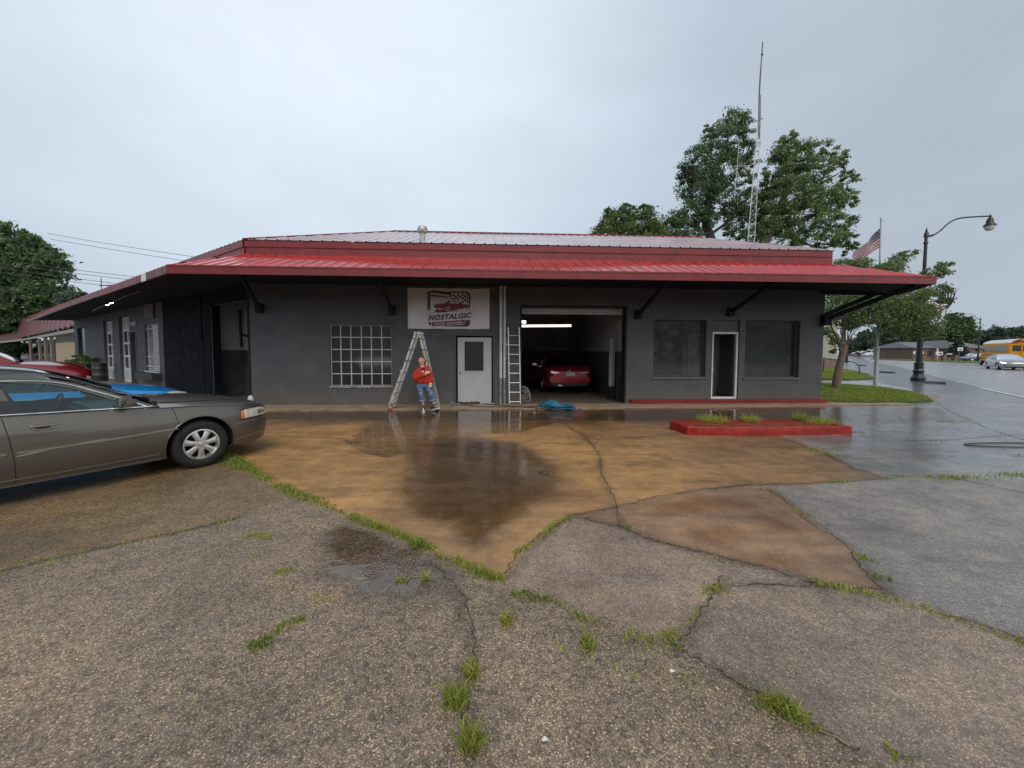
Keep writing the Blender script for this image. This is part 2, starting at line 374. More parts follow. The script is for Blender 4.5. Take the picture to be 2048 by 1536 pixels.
    i = np.arange((nx-1)*(ny-1)); a = (i//(nx-1))*nx+i % (nx-1); Q = np.stack([a, a+1, a+nx+1, a+nx], 1)
    me.loops.add(Q.size); me.loops.foreach_set('vertex_index', Q.ravel().astype(np.int32))
    me.polygons.add(len(Q)); me.polygons.foreach_set('loop_start', (np.arange(len(Q))*4).astype(np.int32)); me.polygons.foreach_set('loop_total', np.full(len(Q), 4, np.int32))
    me.update(calc_edges=True)
    at = me.attributes.new('base', 'FLOAT_COLOR', 'POINT'); at.data.foreach_set('color', np.concatenate([base, np.ones((n, 1))], 1).astype(np.float32).ravel())
    at = me.attributes.new('agg', 'FLOAT', 'POINT'); at.data.foreach_set('value', agg.astype(np.float32))
    wr = np.clip(g(S6)*.9+(1-far)*sstep(4, 9, P[:, 0]), 0, 1)*.17+.045+gs(PUD, .45)*.11+gs(PUD3, .35)*.05
    at = me.attributes.new('wr', 'FLOAT', 'POINT'); at.data.foreach_set('value', wr.astype(np.float32))
    at = me.attributes.new('wet', 'FLOAT', 'POINT'); at.data.foreach_set('value', wet.astype(np.float32))
    # material
    m, N, L = newmat('wet_paving'); me.materials.append(m)
    def nd(t, **k):
        x = N.new(t)
        for q, v in k.items(): setattr(x, q, v)
        return x
    def math_(op, a, b=None, c=None, clamp=False):
        x = nd('ShaderNodeMath', operation=op); x.use_clamp = clamp
        for i_, v in enumerate((a, b, c)):
            if v is None: continue
            if isinstance(v, (int, float)): x.inputs[i_].default_value = v
            else: L.new(v, x.inputs[i_])
        return x.outputs[0]
    def mixc(f, a, b, bt='MIX'):
        x = nd('ShaderNodeMix', data_type='RGBA', blend_type=bt)
        for k, v in ((0, f), (6, a), (7, b)):
            if isinstance(v, (int, float)): x.inputs[k].default_value = v
            elif isinstance(v, tuple): x.inputs[k].default_value = v
            else: L.new(v, x.inputs[k])
        return x.outputs[2]
    def ramp(v, pts):
        x = nd('ShaderNodeValToRGB'); el = x.color_ramp.elements
        while len(el) < len(pts): el.new(.5)
        for e_, (p_, c_) in zip(el, pts): e_.position = p_; e_.color = (*c_, 1)
        L.new(v, x.inputs[0]); return x.outputs[0]
    tc = nd('ShaderNodeTexCoord'); P_ = tc.outputs['Object']
    def noise(s, d=5, r=.55, vec=P_):
        x = nd('ShaderNodeTexNoise'); x.inputs['Scale'].default_value = s; x.inputs['Detail'].default_value = d; x.inputs['Roughness'].default_value = r
        L.new(vec, x.inputs['Vector']); return x
    A = lambda nme: nd('ShaderNodeAttribute', attribute_name=nme)
    ab, aa, aw = A('base'), A('agg'), A('wet')
    # pebbles of several sizes
    wob = noise(60, 2); wv = nd('ShaderNodeVectorMath', operation='MULTIPLY_ADD'); L.new(wob.outputs['Color'], wv.inputs[0]); wv.inputs[1].default_value = (.008, .008, 0); L.new(P_, wv.inputs[2])
    vo = nd('ShaderNodeTexVoronoi', feature='F1'); vo.inputs['Scale'].default_value = 118; L.new(wv.outputs[0], vo.inputs['Vector'])
    vs_ = nd('ShaderNodeTexVoronoi', feature='F1'); vs_.inputs['Scale'].default_value = 220; L.new(wv.outputs[0], vs_.inputs['Vector'])
    sep = nd('ShaderNodeSeparateColor'); L.new(vo.outputs['Color'], sep.inputs[0])
    sep2 = nd('ShaderNodeSeparateColor'); L.new(vs_.outputs['Color'], sep2.inputs[0])
    peb = ramp(sep.outputs[0], [(0, (.58, .55, .52)), (.35, (.76, .73, .68)), (.65, (1.0, .95, .86)), (.84, (1.5, 1.4, 1.2)), (.96, (2.7, 2.5, 2.1))])
    peb2 = ramp(sep2.outputs[1], [(0, (.55, .52, .5)), (.5, (.82, .78, .74)), (.84, (1.15, 1.1, 1.0)), (.975, (2.6, 2.5, 2.2))])
    edge = math_('SUBTRACT', 1, math_('MULTIPLY', math_('SUBTRACT', vo.outputs['Distance'], .33, clamp=True), 2.2), clamp=True)
    pm = mixc(edge, (.42, .4, .38, 1), peb)
    sel = math_('GREATER_THAN', noise(22, 2).outputs[0], .5)
    pm = mixc(sel, pm, peb2)
    big_ = noise(.9, 8, .62); fine = noise(35, 6, .7); mid_ = noise(5, 7, .65)
    v1 = ramp(big_.outputs[0], [(.3, (.66, .66, .67)), (.5, (.98, .98, .98)), (.72, (1.32, 1.27, 1.18))])
    v2 = ramp(fine.outputs[0], [(.3, (.8, .8, .8)), (.7, (1.2, 1.2, 1.2))])
    v3 = ramp(mid_.outputs[0], [(.28, (.72, .72, .74)), (.5, (1.0, 1.0, 1.0)), (.72, (1.22, 1.20, 1.15))])
    c = mixc(1.0, ab.outputs['Color'], v1, 'MULTIPLY'); c = mixc(1.0, c, v2, 'MULTIPLY'); c = mixc(1.0, c, v3, 'MULTIPLY')
    cp = mixc(1.0, c, pm, 'MULTIPLY'); c = mixc(aa.outputs['Fac'], c, cp)
    # scattered grit, streaky silt and oil marks
    stv = nd('ShaderNodeMapping'); stv.inputs['Scale'].default_value = (.45, 2.2, 1); stv.inputs['Rotation'].default_value = (0, 0, .25); L.new(P_, stv.inputs[0])
    st = noise(1.8, 8, .7, stv.outputs[0]); stc = ramp(st.outputs[0], [(.32, (.58, .52, .48)), (.5, (1, 1, 1)), (.68, (1.25, 1.2, 1.1))])
    lowagg = math_('SUBTRACT', 1, aa.outputs['Fac'], clamp=True); c = mixc(math_('MULTIPLY', lowagg, .85), c, mixc(1.0, c, stc, 'MULTIPLY'))
    oi = noise(.55, 3, .5); om = nd('ShaderNodeMapRange'); om.inputs['From Min'].default_value = .60; om.inputs['From Max'].default_value = .72; L.new(math_('ADD', oi.outputs[0], math_('MULTIPLY', math_('SUBTRACT', noise(7, 5).outputs[0], .5), .12)), om.inputs['Value'])
    c = mixc(math_('MULTIPLY', om.outputs[0], .45), c, (.045, .042, .04, 1))
    gr = nd('ShaderNodeTexVoronoi', feature='F1'); gr.inputs['Scale'].default_value = 26; L.new(wv.outputs[0], gr.inputs['Vector']); gsep = nd('ShaderNodeSeparateColor'); L.new(gr.outputs['Color'], gsep.inputs[0])
    c = mixc(math_('MULTIPLY', math_('LESS_THAN', gr.outputs['Distance'], math_('MULTIPLY', gsep.outputs[0], .16)), math_('GREATER_THAN', gsep.outputs[1], .62)), c, (.42, .38, .32, 1))
    # specks and small pits
    sp = nd('ShaderNodeTexVoronoi', feature='F1'); sp.inputs['Scale'].default_value = 9; L.new(P_, sp.inputs['Vector'])
    c = mixc(math_('LESS_THAN', sp.outputs['Distance'], .055), c, (.05, .045, .04, 1))
    wn1 = noise(2.6, 9, .68)
    wmask = nd('ShaderNodeMapRange', interpolation_type='SMOOTHSTEP'); wmask.inputs['From Min'].default_value = .30; wmask.inputs['From Max'].default_value = .78
    L.new(math_('ADD', aw.outputs['Fac'], math_('MULTIPLY', math_('SUBTRACT', wn1.outputs[0], .5), .7)), wmask.inputs['Value']); wm = wmask.outputs[0]
    c = mixc(math_('MULTIPLY', wm, .42), c, (0, 0, 0, 1))
    rough = math_('MULTIPLY_ADD', noise(3, 6).outputs[0], .35, .22)
    rmix = nd('ShaderNodeMix', data_type='FLOAT'); L.new(wm, rmix.inputs[0]); L.new(rough, rmix.inputs[2]); L.new(A('wr').outputs['Fac'], rmix.inputs[3])
    # relief: pebbles, grain, and rain rings on standing water
    hp = math_('MULTIPLY', math_('SUBTRACT', 1, math_('MULTIPLY', vo.outputs['Distance'], vo.outputs['Distance'])), math_('MULTIPLY', aa.outputs['Fac'], math_('SUBTRACT', 1, wm)))
    hg = math_('MULTIPLY', fine.outputs[0], math_('MULTIPLY_ADD', wm, -.9, 1.0))
    b1 = nd('ShaderNodeBump'); b1.inputs['Strength'].default_value = .55; b1.inputs['Distance'].default_value = .005; L.new(hp, b1.inputs['Height'])
    b2 = nd('ShaderNodeBump'); b2.inputs['Strength'].default_value = .35; b2.inputs['Distance'].default_value = .004; L.new(hg, b2.inputs['Height']); L.new(b1.outputs[0], b2.inputs['Normal'])
    rv = nd('ShaderNodeTexVoronoi', feature='F1'); rv.voronoi_dimensions = '2D'; rv.inputs['Scale'].default_value = 3.2; L.new(P_, rv.inputs['Vector'])
    ring = math_('MULTIPLY', math_('SINE', math_('MULTIPLY', rv.outputs['Distance'], 70)), math_('SUBTRACT', 1, math_('MULTIPLY', rv.outputs['Distance'], 2.6), clamp=True))
    ring = math_('MULTIPLY', ring, wm)
    wav = noise(9, 2); hw = math_('MULTIPLY', wav.outputs[0], wm)
    b3 = nd('ShaderNodeBump'); b3.inputs['Strength'].default_value = .22; b3.inputs['Distance'].default_value = .003; L.new(ring, b3.inputs['Height']); L.new(b2.outputs[0], b3.inputs['Normal'])
    b4 = nd('ShaderNodeBump'); b4.inputs['Strength'].default_value = .25; b4.inputs['Distance'].default_value = .006; L.new(hw, b4.inputs['Height']); L.new(b3.outputs[0], b4.inputs['Normal'])
    bs = nd('ShaderNodeBsdfPrincipled'); L.new(c, bs.inputs['Base Color']); L.new(rmix.outputs[0], bs.inputs['Roughness']); L.new(b4.outputs[0], bs.inputs['Normal'])
    out = nd('ShaderNodeOutputMaterial'); L.new(bs.outputs[0], out.inputs[0])
    o = bpy.data.objects.new('ground', me); COL.objects.link(o); return tag(o, 'wet rust-stained concrete and pebbly asphalt forecourt', 'ground', kind='structure')

make_ground()
# cracks between the slabs
cm = MB(); rr = random.Random(5)
for line in CR:
    pts = catmull([G(x, y) for x, y in line], 10); prev = None
    q = []
    for i, p in enumerate(pts):
        t = (pts[min(i+1, len(pts)-1)]-pts[max(i-1, 0)]).normalized(); nrm = Vector((-t.y, t.x, 0)); p = p+nrm*rr.uniform(-.02, .02); w = rr.uniform(.0015, .0055)
        q.append([p+nrm*w+Vector((0, 0, .004)), p-nrm*w+Vector((0, 0, .004))])
    cm.grid(q)
tag(cm.build('pavement_cracks', mat('crack_dirt', (.045, .037, .028), .7, var=.4)), kind='structure')
# ------------------------------------------------------------------ garage building
BL = G(505, 812); BR = G(1641, 806.5)
BDIR = (BR-BL); BLEN = BDIR.length; BDIR.normalize(); BA = math.atan2(BDIR.y, BDIR.x); BN = Vector((BDIR.y, -BDIR.x, 0))   # BN points to the camera
def bf(px, py, off=0.0):
    """photo pixel -> (s, z) on the front wall plane moved off metres towards the viewer"""
    p = onplane(px, py, BL+BN*off, BN); q = p-BL; return q.dot(BDIR), p.z
SA = R(146); SDIR = Vector((math.cos(SA), math.sin(SA), 0)); SN = Vector((-math.sin(SA), math.cos(SA), 0))
if SN.y > 0: SN = -SN
def sf(px, py, off=0.0):
    p = onplane(px, py, BL+SN*off, SN); return (p-BL).dot(SDIR), p.z
bld = thing('garage_building', BL, BA, 'low charcoal block garage with red metal canopy roof and open bay doors', 'building')
WB = Matrix.Translation(BL) @ Matrix.Rotation(BA, 4, 'Z')
def L2W(p): return WB @ Vector(p)
WBi = WB.inverted()
# side wing frame in building coordinates: local x runs along the wing wall, +y into the wing
def sideP(s, y, z):
    p = BL+SDIR*s-SN*y; return WBi @ Vector((p.x, p.y, z))
def frontP(s, y, z): return Vector((s, y, z))

def blockmat(name, c1, rough=.5, sidewall=False):
    m, N, L = newmat(name)
    out = N.new('ShaderNodeOutputMaterial'); b = N.new('ShaderNodeBsdfPrincipled'); L.new(b.outputs[0], out.inputs[0])
    uv = N.new('ShaderNodeUVMap'); uv.uv_map = 'wall'
    br = N.new('ShaderNodeTexBrick'); br.inputs['Scale'].default_value = 1; br.inputs['Brick Width'].default_value = .406; br.inputs['Row Height'].default_value = .203
    br.inputs['Mortar Size'].default_value = .006; br.inputs['Mortar Smooth'].default_value = .6; br.inputs['Bias'].default_value = 0
    br.inputs['Color1'].default_value = (.95, .95, .95, 1); br.inputs['Color2'].default_value = (1.05, 1.05, 1.05, 1); br.inputs['Mortar'].default_value = (.84, .84, .84, 1)
    L.new(uv.outputs[0], br.inputs['Vector'])
    nz = N.new('ShaderNodeTexNoise'); nz.inputs['Scale'].default_value = 1.4; nz.inputs['Detail'].default_value = 8; nz.inputs['Roughness'].default_value = .6; L.new(uv.outputs[0], nz.inputs['Vector'])
    rp = N.new('ShaderNodeValToRGB'); rp.color_ramp.elements[0].position = .3; rp.color_ramp.elements[1].position = .72
    rp.color_ramp.elements[0].color = (*(Vector(c1)*.85), 1); rp.color_ramp.elements[1].color = (*(Vector(c1)*1.18), 1)
    L.new(nz.outputs[0], rp.inputs[0])
    mx = N.new('ShaderNodeMix'); mx.data_type = 'RGBA'; mx.blend_type = 'MULTIPLY'; mx.inputs[0].default_value = 1; L.new(rp.outputs[0], mx.inputs[6]); L.new(br.outputs['Color'], mx.inputs[7])
    # chips of bare pale paint and grime splashes
    n3 = N.new('ShaderNodeTexNoise'); n3.inputs['Scale'].default_value = 9; n3.inputs['Detail'].default_value = 6; n3.inputs['Roughness'].default_value = .75; L.new(uv.outputs[0], n3.inputs['Vector'])
    gt = N.new('ShaderNodeMapRange'); gt.inputs['From Min'].default_value = .73; gt.inputs['From Max'].default_value = .78; L.new(n3.outputs[0], gt.inputs['Value'])
    m2 = N.new('ShaderNodeMix'); m2.data_type = 'RGBA'; L.new(gt.outputs[0], m2.inputs[0]); L.new(mx.outputs[2], m2.inputs[6]); m2.inputs[7].default_value = (.16, .16, .17, 1)
    # splash dirt thrown up from the apron and thin rain drips
    sx = N.new('ShaderNodeSeparateXYZ'); L.new(uv.outputs[0], sx.inputs[0])
    dz = N.new('ShaderNodeMapRange'); dz.inputs['From Min'].default_value = .65; dz.inputs['From Max'].default_value = .0; L.new(sx.outputs['Y'], dz.inputs['Value'])
    nd_ = N.new('ShaderNodeTexNoise'); nd_.inputs['Scale'].default_value = 3.5; nd_.inputs['Detail'].default_value = 8; nd_.inputs['Roughness'].default_value = .7; L.new(uv.outputs[0], nd_.inputs['Vector'])
    dm = N.new('ShaderNodeMath'); dm.operation = 'MULTIPLY'; L.new(dz.outputs[0], dm.inputs[0]); L.new(nd_.outputs[0], dm.inputs[1])
    m3 = N.new('ShaderNodeMix'); m3.data_type = 'RGBA'; L.new(dm.outputs[0], m3.inputs[0]); L.new(m2.outputs[2], m3.inputs[6]); m3.inputs[7].default_value = (.15, .125, .10, 1)
    mpd = N.new('ShaderNodeMapping'); mpd.inputs['Scale'].default_value = (9, .5, 1); L.new(uv.outputs[0], mpd.inputs[0]); ndr = N.new('ShaderNodeTexNoise'); ndr.inputs['Scale'].default_value = 1.5; ndr.inputs['Detail'].default_value = 5; L.new(mpd.outputs[0], ndr.inputs['Vector'])
    dr_ = N.new('ShaderNodeMapRange'); dr_.inputs['From Min'].default_value = .58; dr_.inputs['From Max'].default_value = .75; dr_.inputs['To Max'].default_value = .3; L.new(ndr.outputs[0], dr_.inputs['Value'])
    m4 = N.new('ShaderNodeMix'); m4.data_type = 'RGBA'; L.new(dr_.outputs[0], m4.inputs[0]); L.new(m3.outputs[2], m4.inputs[6]); m4.inputs[7].default_value = (.05, .05, .055, 1); m2 = m4
    L.new(m2.outputs[2], b.inputs['Base Color']); b.inputs['Roughness'].default_value = .62; b.inputs['Specular IOR Level'].default_value = .3
    n2 = N.new('ShaderNodeTexNoise'); n2.inputs['Scale'].default_value = 70; n2.inputs['Detail'].default_value = 5; L.new(uv.outputs[0], n2.inputs['Vector'])
    b1 = N.new('ShaderNodeBump'); b1.inputs['Strength'].default_value = .5; b1.inputs['Distance'].default_value = .006; L.new(n2.outputs[0], b1.inputs['Height'])
    b2 = N.new('ShaderNodeBump'); b2.inputs['Strength'].default_value = .45; b2.inputs['Distance'].default_value = .004; b2.invert = True; L.new(br.outputs['Fac'], b2.inputs['Height']); L.new(b1.outputs[0], b2.inputs['Normal'])
    L.new(b2.outputs[0], b.inputs['Normal']); return m
M_BLK = blockmat('charcoal_block', (.080, .087, .098)); M_BLK2 = blockmat('slate_block', (.082, .090, .104))
M_RED = mat('red_metal', (.44, .020, .018), .15, var=.16, scale=2, rvar=.06, bump=.08, bscale=9, coat=.5, crough=.08)
M_REDF = mat('red_fascia', (.165, .013, .018), .35, var=.16, scale=3, rvar=.1, bump=.05, bscale=7)
M_DARK = mat('dark_soffit', (.014, .016, .024), .85, var=.2, scale=2, spec=.2)
M_STEEL = mat('dark_steel', (.014, .016, .022), .75, var=.2, spec=.25)
M_GALV = mat('galvanised', (.42, .43, .44), .45, metal=.5, var=.15, scale=12, rvar=.12)
M_WHITEP = mat('white_paint', (.66, .68, .70), .5, var=.08, scale=8)
M_CURB = mat('red_curb_paint', (.18, .018, .018), .4, var=.25, scale=7, bump=.4, bscale=40, rvar=.15)
M_CONC = mat('pale_concrete', (.30, .215, .15), .5, var=.25, scale=2.5, bump=.25, bscale=60, rvar=.2)

def wall_mesh(name, m, length, height, holes, P, thick=.2, s0=0.0):
    """wall with rectangular openings (a, b, z0, z1) and their reveals; P maps (s, depth, z) to building space"""
    ss = sorted({s0, length, *[h[0] for h in holes], *[h[1] for h in holes]}); zs = sorted({0.0, height, *[h[2] for h in holes], *[h[3] for h in holes]})
    ss = [s for s in ss if s0 <= s <= length]; zs = [z for z in zs if 0 <= z <= height]
    mb = MB(); uv = []
    def inh(a, b, c, d): return any(h[0] <= (a+b)/2 <= h[1] and h[2] <= (c+d)/2 <= h[3] for h in holes)
    def q(pts, uvs): mb.add([P(*p) for p in pts], [(0, 1, 2, 3)]); uv.extend(uvs)
    for a, b in zip(ss, ss[1:]):
        for c, d in zip(zs, zs[1:]):
            if inh(a, b, c, d): continue
            q([(a,0,c),(b,0,c),(b,0,d),(a,0,d)], [(a,c),(b,c),(b,d),(a,d)]); q([(b,thick,c),(a,thick,c),(a,thick,d),(b,thick,d)], [(b,c),(a,c),(a,d),(b,d)])
    for a, b, c, d in holes+[(s0, length, 0, height)]:
        for (p, r) in (((a,c),(a,d)), ((a,d),(b,d)), ((b,d),(b,c)), ((b,c),(a,c))):
            if p[1] == r[1] == 0 and (a, b, c, d) != (s0, length, 0, height): continue
            q([(p[0],0,p[1]),(r[0],0,r[1]),(r[0],thick,r[1]),(p[0],thick,p[1])], [(p[0],p[1]),(r[0],r[1]),(r[0]+thick,r[1]),(p[0]+thick,p[1])])
    o = mb.build(name, m, bld); u = o.data.uv_layers.new(name='wall')
    for i, t in enumerate(uv): u.data[i].uv = t
    return o
def R4(x0, x1, y0, y1, f=bf):
    a, zt = f(x0, (y0+y1)/2)[0], f((x0+x1)/2, y0)[1]; b, zb = f(x1, (y0+y1)/2)[0], f((x0+x1)/2, y1)[1]
    return [min(a, b), max(a, b), zb, zt]
WH = 3.62                                    # top of the walls, above the canopy soffit
hWin = R4(660, 783, 650, 772); hDoor = R4(912, 986, 671, 812); hDoor[2] = 0
hBay = R4(1040, 1253, 611, 803); hBay[2] = 0
hA = R4(1307, 1412, 640, 754); hD2 = R4(1424, 1478, 640, 798); hD2[2] = .12; hB = R4(1490, 1599, 641, 755)
holes = [tuple(h) for h in (hWin, hDoor, hBay, hA, hD2, hB)]
print('front holes', [[round(x, 2) for x in h] for h in holes], 'len', round(BLEN, 2))
wall_mesh('front_wall', M_BLK, BLEN, 4.3, holes, frontP)
# side wing wall
SL = sf(150, 700)[0]
def SR(x0, x1, y0, y1): return R4(x0, x1, y0, y1, sf)
sOpen = SR(427, 503, 578, 800); sOpen[2] = 0; sOpen[3] = 3.05; sOpen[0] = max(sOpen[0], .12)
sPan = SR(330, 436, 560, 790); sPan[2] = 0; sPan[3] = 3.5
sWin = SR(291, 318, 647, 742); sDr = SR(263, 274, 664, 782); sDr[2] = 0
sB1 = SR(240, 261, 632, 775); sB1[2] = 0; sB2 = SR(209, 227, 641, 770); sB2[2] = 0; sB3 = SR(156, 170, 655, 720)
sholes = [tuple(h) for h in (sOpen, sWin, sDr, sB1, sB2, sB3)]
print('side holes', [[round(x, 2) for x in h] for h in sholes], 'SL', round(SL, 2))
wall_mesh('side_wall', M_BLK2, SL, 4.3, sholes, sideP)
# outer walls behind
DEP = 13.0
p_sl = sideP(SL, 0, 0); back = MB()
def wallseg(mb, a, b, h=4.3, t=.2):
    a = Vector(a); b = Vector(b); mb.bar((a.x, a.y, h/2), (b.x, b.y, h/2), t, h)
wallseg(back, (BLEN-.1, .22), (BLEN-.1, DEP)); wallseg(back, (BLEN-.22, DEP), (-6, DEP+1))
e2 = sideP(SL-.12, 9, 0); e1 = sideP(SL-.12, .22, 0); wallseg(back, e1, e2); wallseg(back, e2, (-6.1, DEP+1.1))
back.build('rear_wall', M_BLK2, bld)
# interior partitions and floor
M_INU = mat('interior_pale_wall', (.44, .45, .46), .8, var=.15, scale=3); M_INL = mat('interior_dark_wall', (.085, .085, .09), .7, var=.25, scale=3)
iu, il = MB(), MB()
def inwall(a, b):
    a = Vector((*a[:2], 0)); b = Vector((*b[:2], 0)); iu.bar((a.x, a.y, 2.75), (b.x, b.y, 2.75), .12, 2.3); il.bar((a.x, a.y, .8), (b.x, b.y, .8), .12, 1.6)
inwall((hBay[0]-1.1, .25), (hBay[0]-1.1, 9)); inwall((hBay[1]+.15, .25), (hBay[1]+.15, 9.1)); inwall((hBay[0]-1.0, 9), (hBay[1]+.1, 9))
inwall((hWin[0]-1.5, 4.5), (hBay[0]-1.2, 4.5)); a_ = sideP(3.2, .25, 0); b_ = sideP(3.2, 6, 0); inwall(a_, b_); inwall(sideP(.35, .9, 0), sideP(3.6, 1.1, 0)); inwall(b_, (-.5, 6.5)); inwall((-.45, 1.2), (-.45, 6.5))
inwall((hBay[1]+.25, 4.6), (BLEN-.3, 4.6))
iu.build('upper_interior_wall', M_INU, bld); il.build('lower_interior_wall', M_INL, bld)
fl = MB(); fl.prism([(.1, .0), (BLEN-.1, 0), (BLEN-.2, DEP-.2), (-6, DEP+.8), tuple(sideP(SL-.2, 8.8, 0).xy), tuple(sideP(SL-.2, .0, 0).xy), tuple(sideP(.1, .0, 0).xy)], 0.002, .03)
fl.build('floor', mat('garage_floor', (.13, .115, .095), .45, var=.3, scale=2, rvar=.2), bld)
cl = MB(); cl.prism([(.2, .21), (BLEN-.25, .21), (BLEN-.25, DEP-.2), (-6, DEP+.8), tuple(sideP(SL-.3, 8.8, 0).xy), tuple(sideP(SL-.3, .25, 0).xy), tuple(sideP(.2, .25, 0).xy)], 3.66, 3.7)
cl.build('ceiling', M_DARK, bld)

# --- roof geometry in building coordinates
EZ0 = onplane(1024, 556.5, BL+BN*2.0, BN).z; EZ1 = EZ0+.185                       # fascia
ER = WBi @ Vector((*(onplane(1871, 557, BL+BN*2.0, BN)).xy, 0))
EL = WBi @ Vector((*(onplane(335, 531, BL+BN*2.0, BN)).xy, 0))
ELL = sideP(25.6, -1.9, 0)                  # far end of the side eave
ELs = Vector((EL.x, EL.y, 0)); print('eave', EL, ER, ELL)
RC = Vector((BLEN+2.35, -.05, 0))           # rear corner of the right end of the canopy
UZ0, UZ1 = (bf(520, 508)[1]+bf(1640, 528)[1])/2, (bf(520, 480.5, .1)[1]+bf(1640, 502, .1)[1])/2; print('Z', EZ0, UZ0, UZ1)
def clipx(poly, u):
    ys = []
    for i in range(len(poly)):
        a, b = poly[i], poly[(i+1) % len(poly)]
        if (a[0]-u)*(b[0]-u) <= 0 and abs(a[0]-b[0]) > 1e-9: ys.append(a[1]+(b[1]-a[1])*(u-a[0])/(b[0]-a[0]))
    return (min(ys), max(ys)) if len(ys) >= 2 else None
def ribbed(mb, pts, i0=0, i1=1, pitch=.3048, h=.026, off=0.0):
    """standing-rib metal sheet over a planar convex outline; ribs run square to the edge i0-i1"""
    pts = [Vector(p) for p in pts]; o = pts[i0]; ex = (pts[i1]-o).normalized(); n = None
    for k in range(len(pts)):
        if k not in (i0, i1):
            c = ex.cross(pts[k]-o)
            if c.length > .1: n = c.normalized(); break
    if n.z < 0: n = -n
    ey = n.cross(ex).normalized(); poly = [((p-o).dot(ex), (p-o).dot(ey)) for p in pts]
    u0 = min(p[0] for p in poly); u1 = max(p[0] for p in poly); prof = []
    k = math.floor(u0/pitch)-1
    while k*pitch < u1+pitch:
        b = k*pitch+off
        prof += [(b-.032, 0), (b-.012, h), (b+.012, h), (b+.032, 0), (b+.09, 0), (b+.098, h*.22), (b+.113, h*.22), (b+.121, 0), (b+.19, 0), (b+.198, h*.22), (b+.213, h*.22), (b+.221, 0)]; k += 1
    prof = [p for p in prof if u0 < p[0] < u1]; prof = [(u0+1e-4, 0)]+prof+[(u1-1e-4, 0)]
    rows = []
    for u, hh in prof:
        c = clipx(poly, u)
        if c: rows.append([o+ex*u+ey*c[0]+n*hh, o+ex*u+ey*c[1]+n*hh])
    mb.grid(rows)
def z_(p, z): return Vector((p[0], p[1], z))
rf = MB()
ribbed(rf, [z_(EL, EZ1), z_(ER, EZ1), z_((BLEN+.05, 0), UZ0), z_((0, 0), UZ0)])
rf.build('front_canopy_roof', M_RED, bld)
rs = MB(); ribbed(rs, [z_(ELL, EZ1), z_(EL, EZ1), z_((0, 0), UZ0), z_(sideP(25.6, 0, 0), UZ0)]); rs.build('side_canopy_roof', M_RED, bld)
re_ = MB(); ribbed(re_, [z_(ER, EZ1), z_(RC, EZ1), z_((BLEN+.05, 0), UZ0)]); re_.build('end_canopy_roof', M_RED, bld)
# fascia boards
fa = MB()
fa.bar(z_(EL, (EZ0+EZ1)/2), z_(ER, (EZ0+EZ1)/2), .05, EZ1-EZ0); fa.build('front_fascia', M_REDF, bld)
fb = MB(); prev = None
for k in range(13):
    t = k/12; s = t*25.6; sag = -.22*max(0, t-.35)**1.5
    p = z_(Vector(EL).lerp(ELL, t), (EZ0+EZ1)/2+sag)
    if prev is not None: fb.bar(prev, p, .05, EZ1-EZ0)
    prev = p
fb.build('side_fascia', mat('faded_red_fascia', (.15, .022, .028), .5, var=.3, scale=2.5, tint=(.18, .075, .08)), bld)
fc = MB(); fc.bar(z_(ER, (EZ0+EZ1)/2), z_(RC, (EZ0+EZ1)/2), .05, EZ1-EZ0); fc.build('end_fascia', M_REDF, bld); fc = MB(); fc.bar(z_(RC, (EZ0+EZ1)/2), z_((BLEN-.15, -.03), (EZ0+EZ1)/2), .05, EZ1-EZ0); fc.build('rear_fascia', M_STEEL, bld)
tr = MB(); tr.bar(z_(EL, EZ1-.005)+Vector((0, -.03, 0)), z_(ER, EZ1-.005)+Vector((0, -.03, 0)), .012, .04); tr.build('drip_edge', M_REDF, bld)
# a pale patch on the side fascia
pp = MB(); p1 = z_(Vector(EL).lerp(ELL, .06), EZ0+.09); p2 = z_(Vector(EL).lerp(ELL, .075), EZ0+.09); dn = (WBi.to_3x3() @ SN)*.03; pp.bar(p1+dn, p2+dn, .006, .2); pp.build('bare_patch', M_WHITEP, bld)
# upper fascia
uf = MB(); uf.bbox((-.0, -.07, UZ0-.25), (BLEN+.05, -.01, (UZ0+UZ1)/2)); uf.bbox((-.02, -.10, (UZ0+UZ1)/2+.003), (BLEN+.07, -.012, UZ1)); uf.build('upper_fascia', M_REDF, bld)
us = MB(); a0, a1 = sideP(.03, -.06, 0), sideP(25.6, -.06, 0); UM = (UZ0+UZ1)/2; us.bar(z_(a0, UM-.25), z_(a1, UM-.25), .05, .5); a0, a1 = sideP(.03, -.09, 0), sideP(25.6, -.09, 0); us.bar(z_(a0, (UM+UZ1)/2), z_(a1, (UM+UZ1)/2), .05, UZ1-UM); us.build('upper_side_fascia', M_REDF, bld)
ue = MB(); ue.bbox((BLEN+.052, -.07, 4.1), (BLEN+.12, DEP, UZ1)); ue.build('upper_end_fascia', M_REDF, bld)
# main roof planes
Pk = WBi @ atY(785, 466, 16.2); Qk = WBi @ atY(1385, 491.5, 17.8); zr = (Pk.z+Qk.z)/2
print('ridge', Pk, Qk)
A0, B0 = Vector((-.03, -.13, UZ1+.01)), Vector((BLEN+.15, -.13, UZ1+.01))
sl = (Pk.z-UZ1)/(Pk.y)
Pf = Vector((Pk.x, Pk.y, UZ1+.01+sl*(Pk.y+.13))); Qf = Vector((Qk.x, Pk.y, Pf.z))
mr_ = MB(); ribbed(mr_, [A0, B0, Qf, Pf]); mr_.build('front_roof', mat('weathered_roof_metal', (.46, .33, .34), .2, metal=.55, var=.2, scale=1.5, rvar=.08, bump=.05, bscale=8), bld)
ms = MB(); Sb = z_(sideP(25.6, -.13, 0), UZ1+.01); Sr = z_(sideP(25.6, 5, 0), Pf.z-.4); ribbed(ms, [Sb, A0, Pf, Sr]) ; 
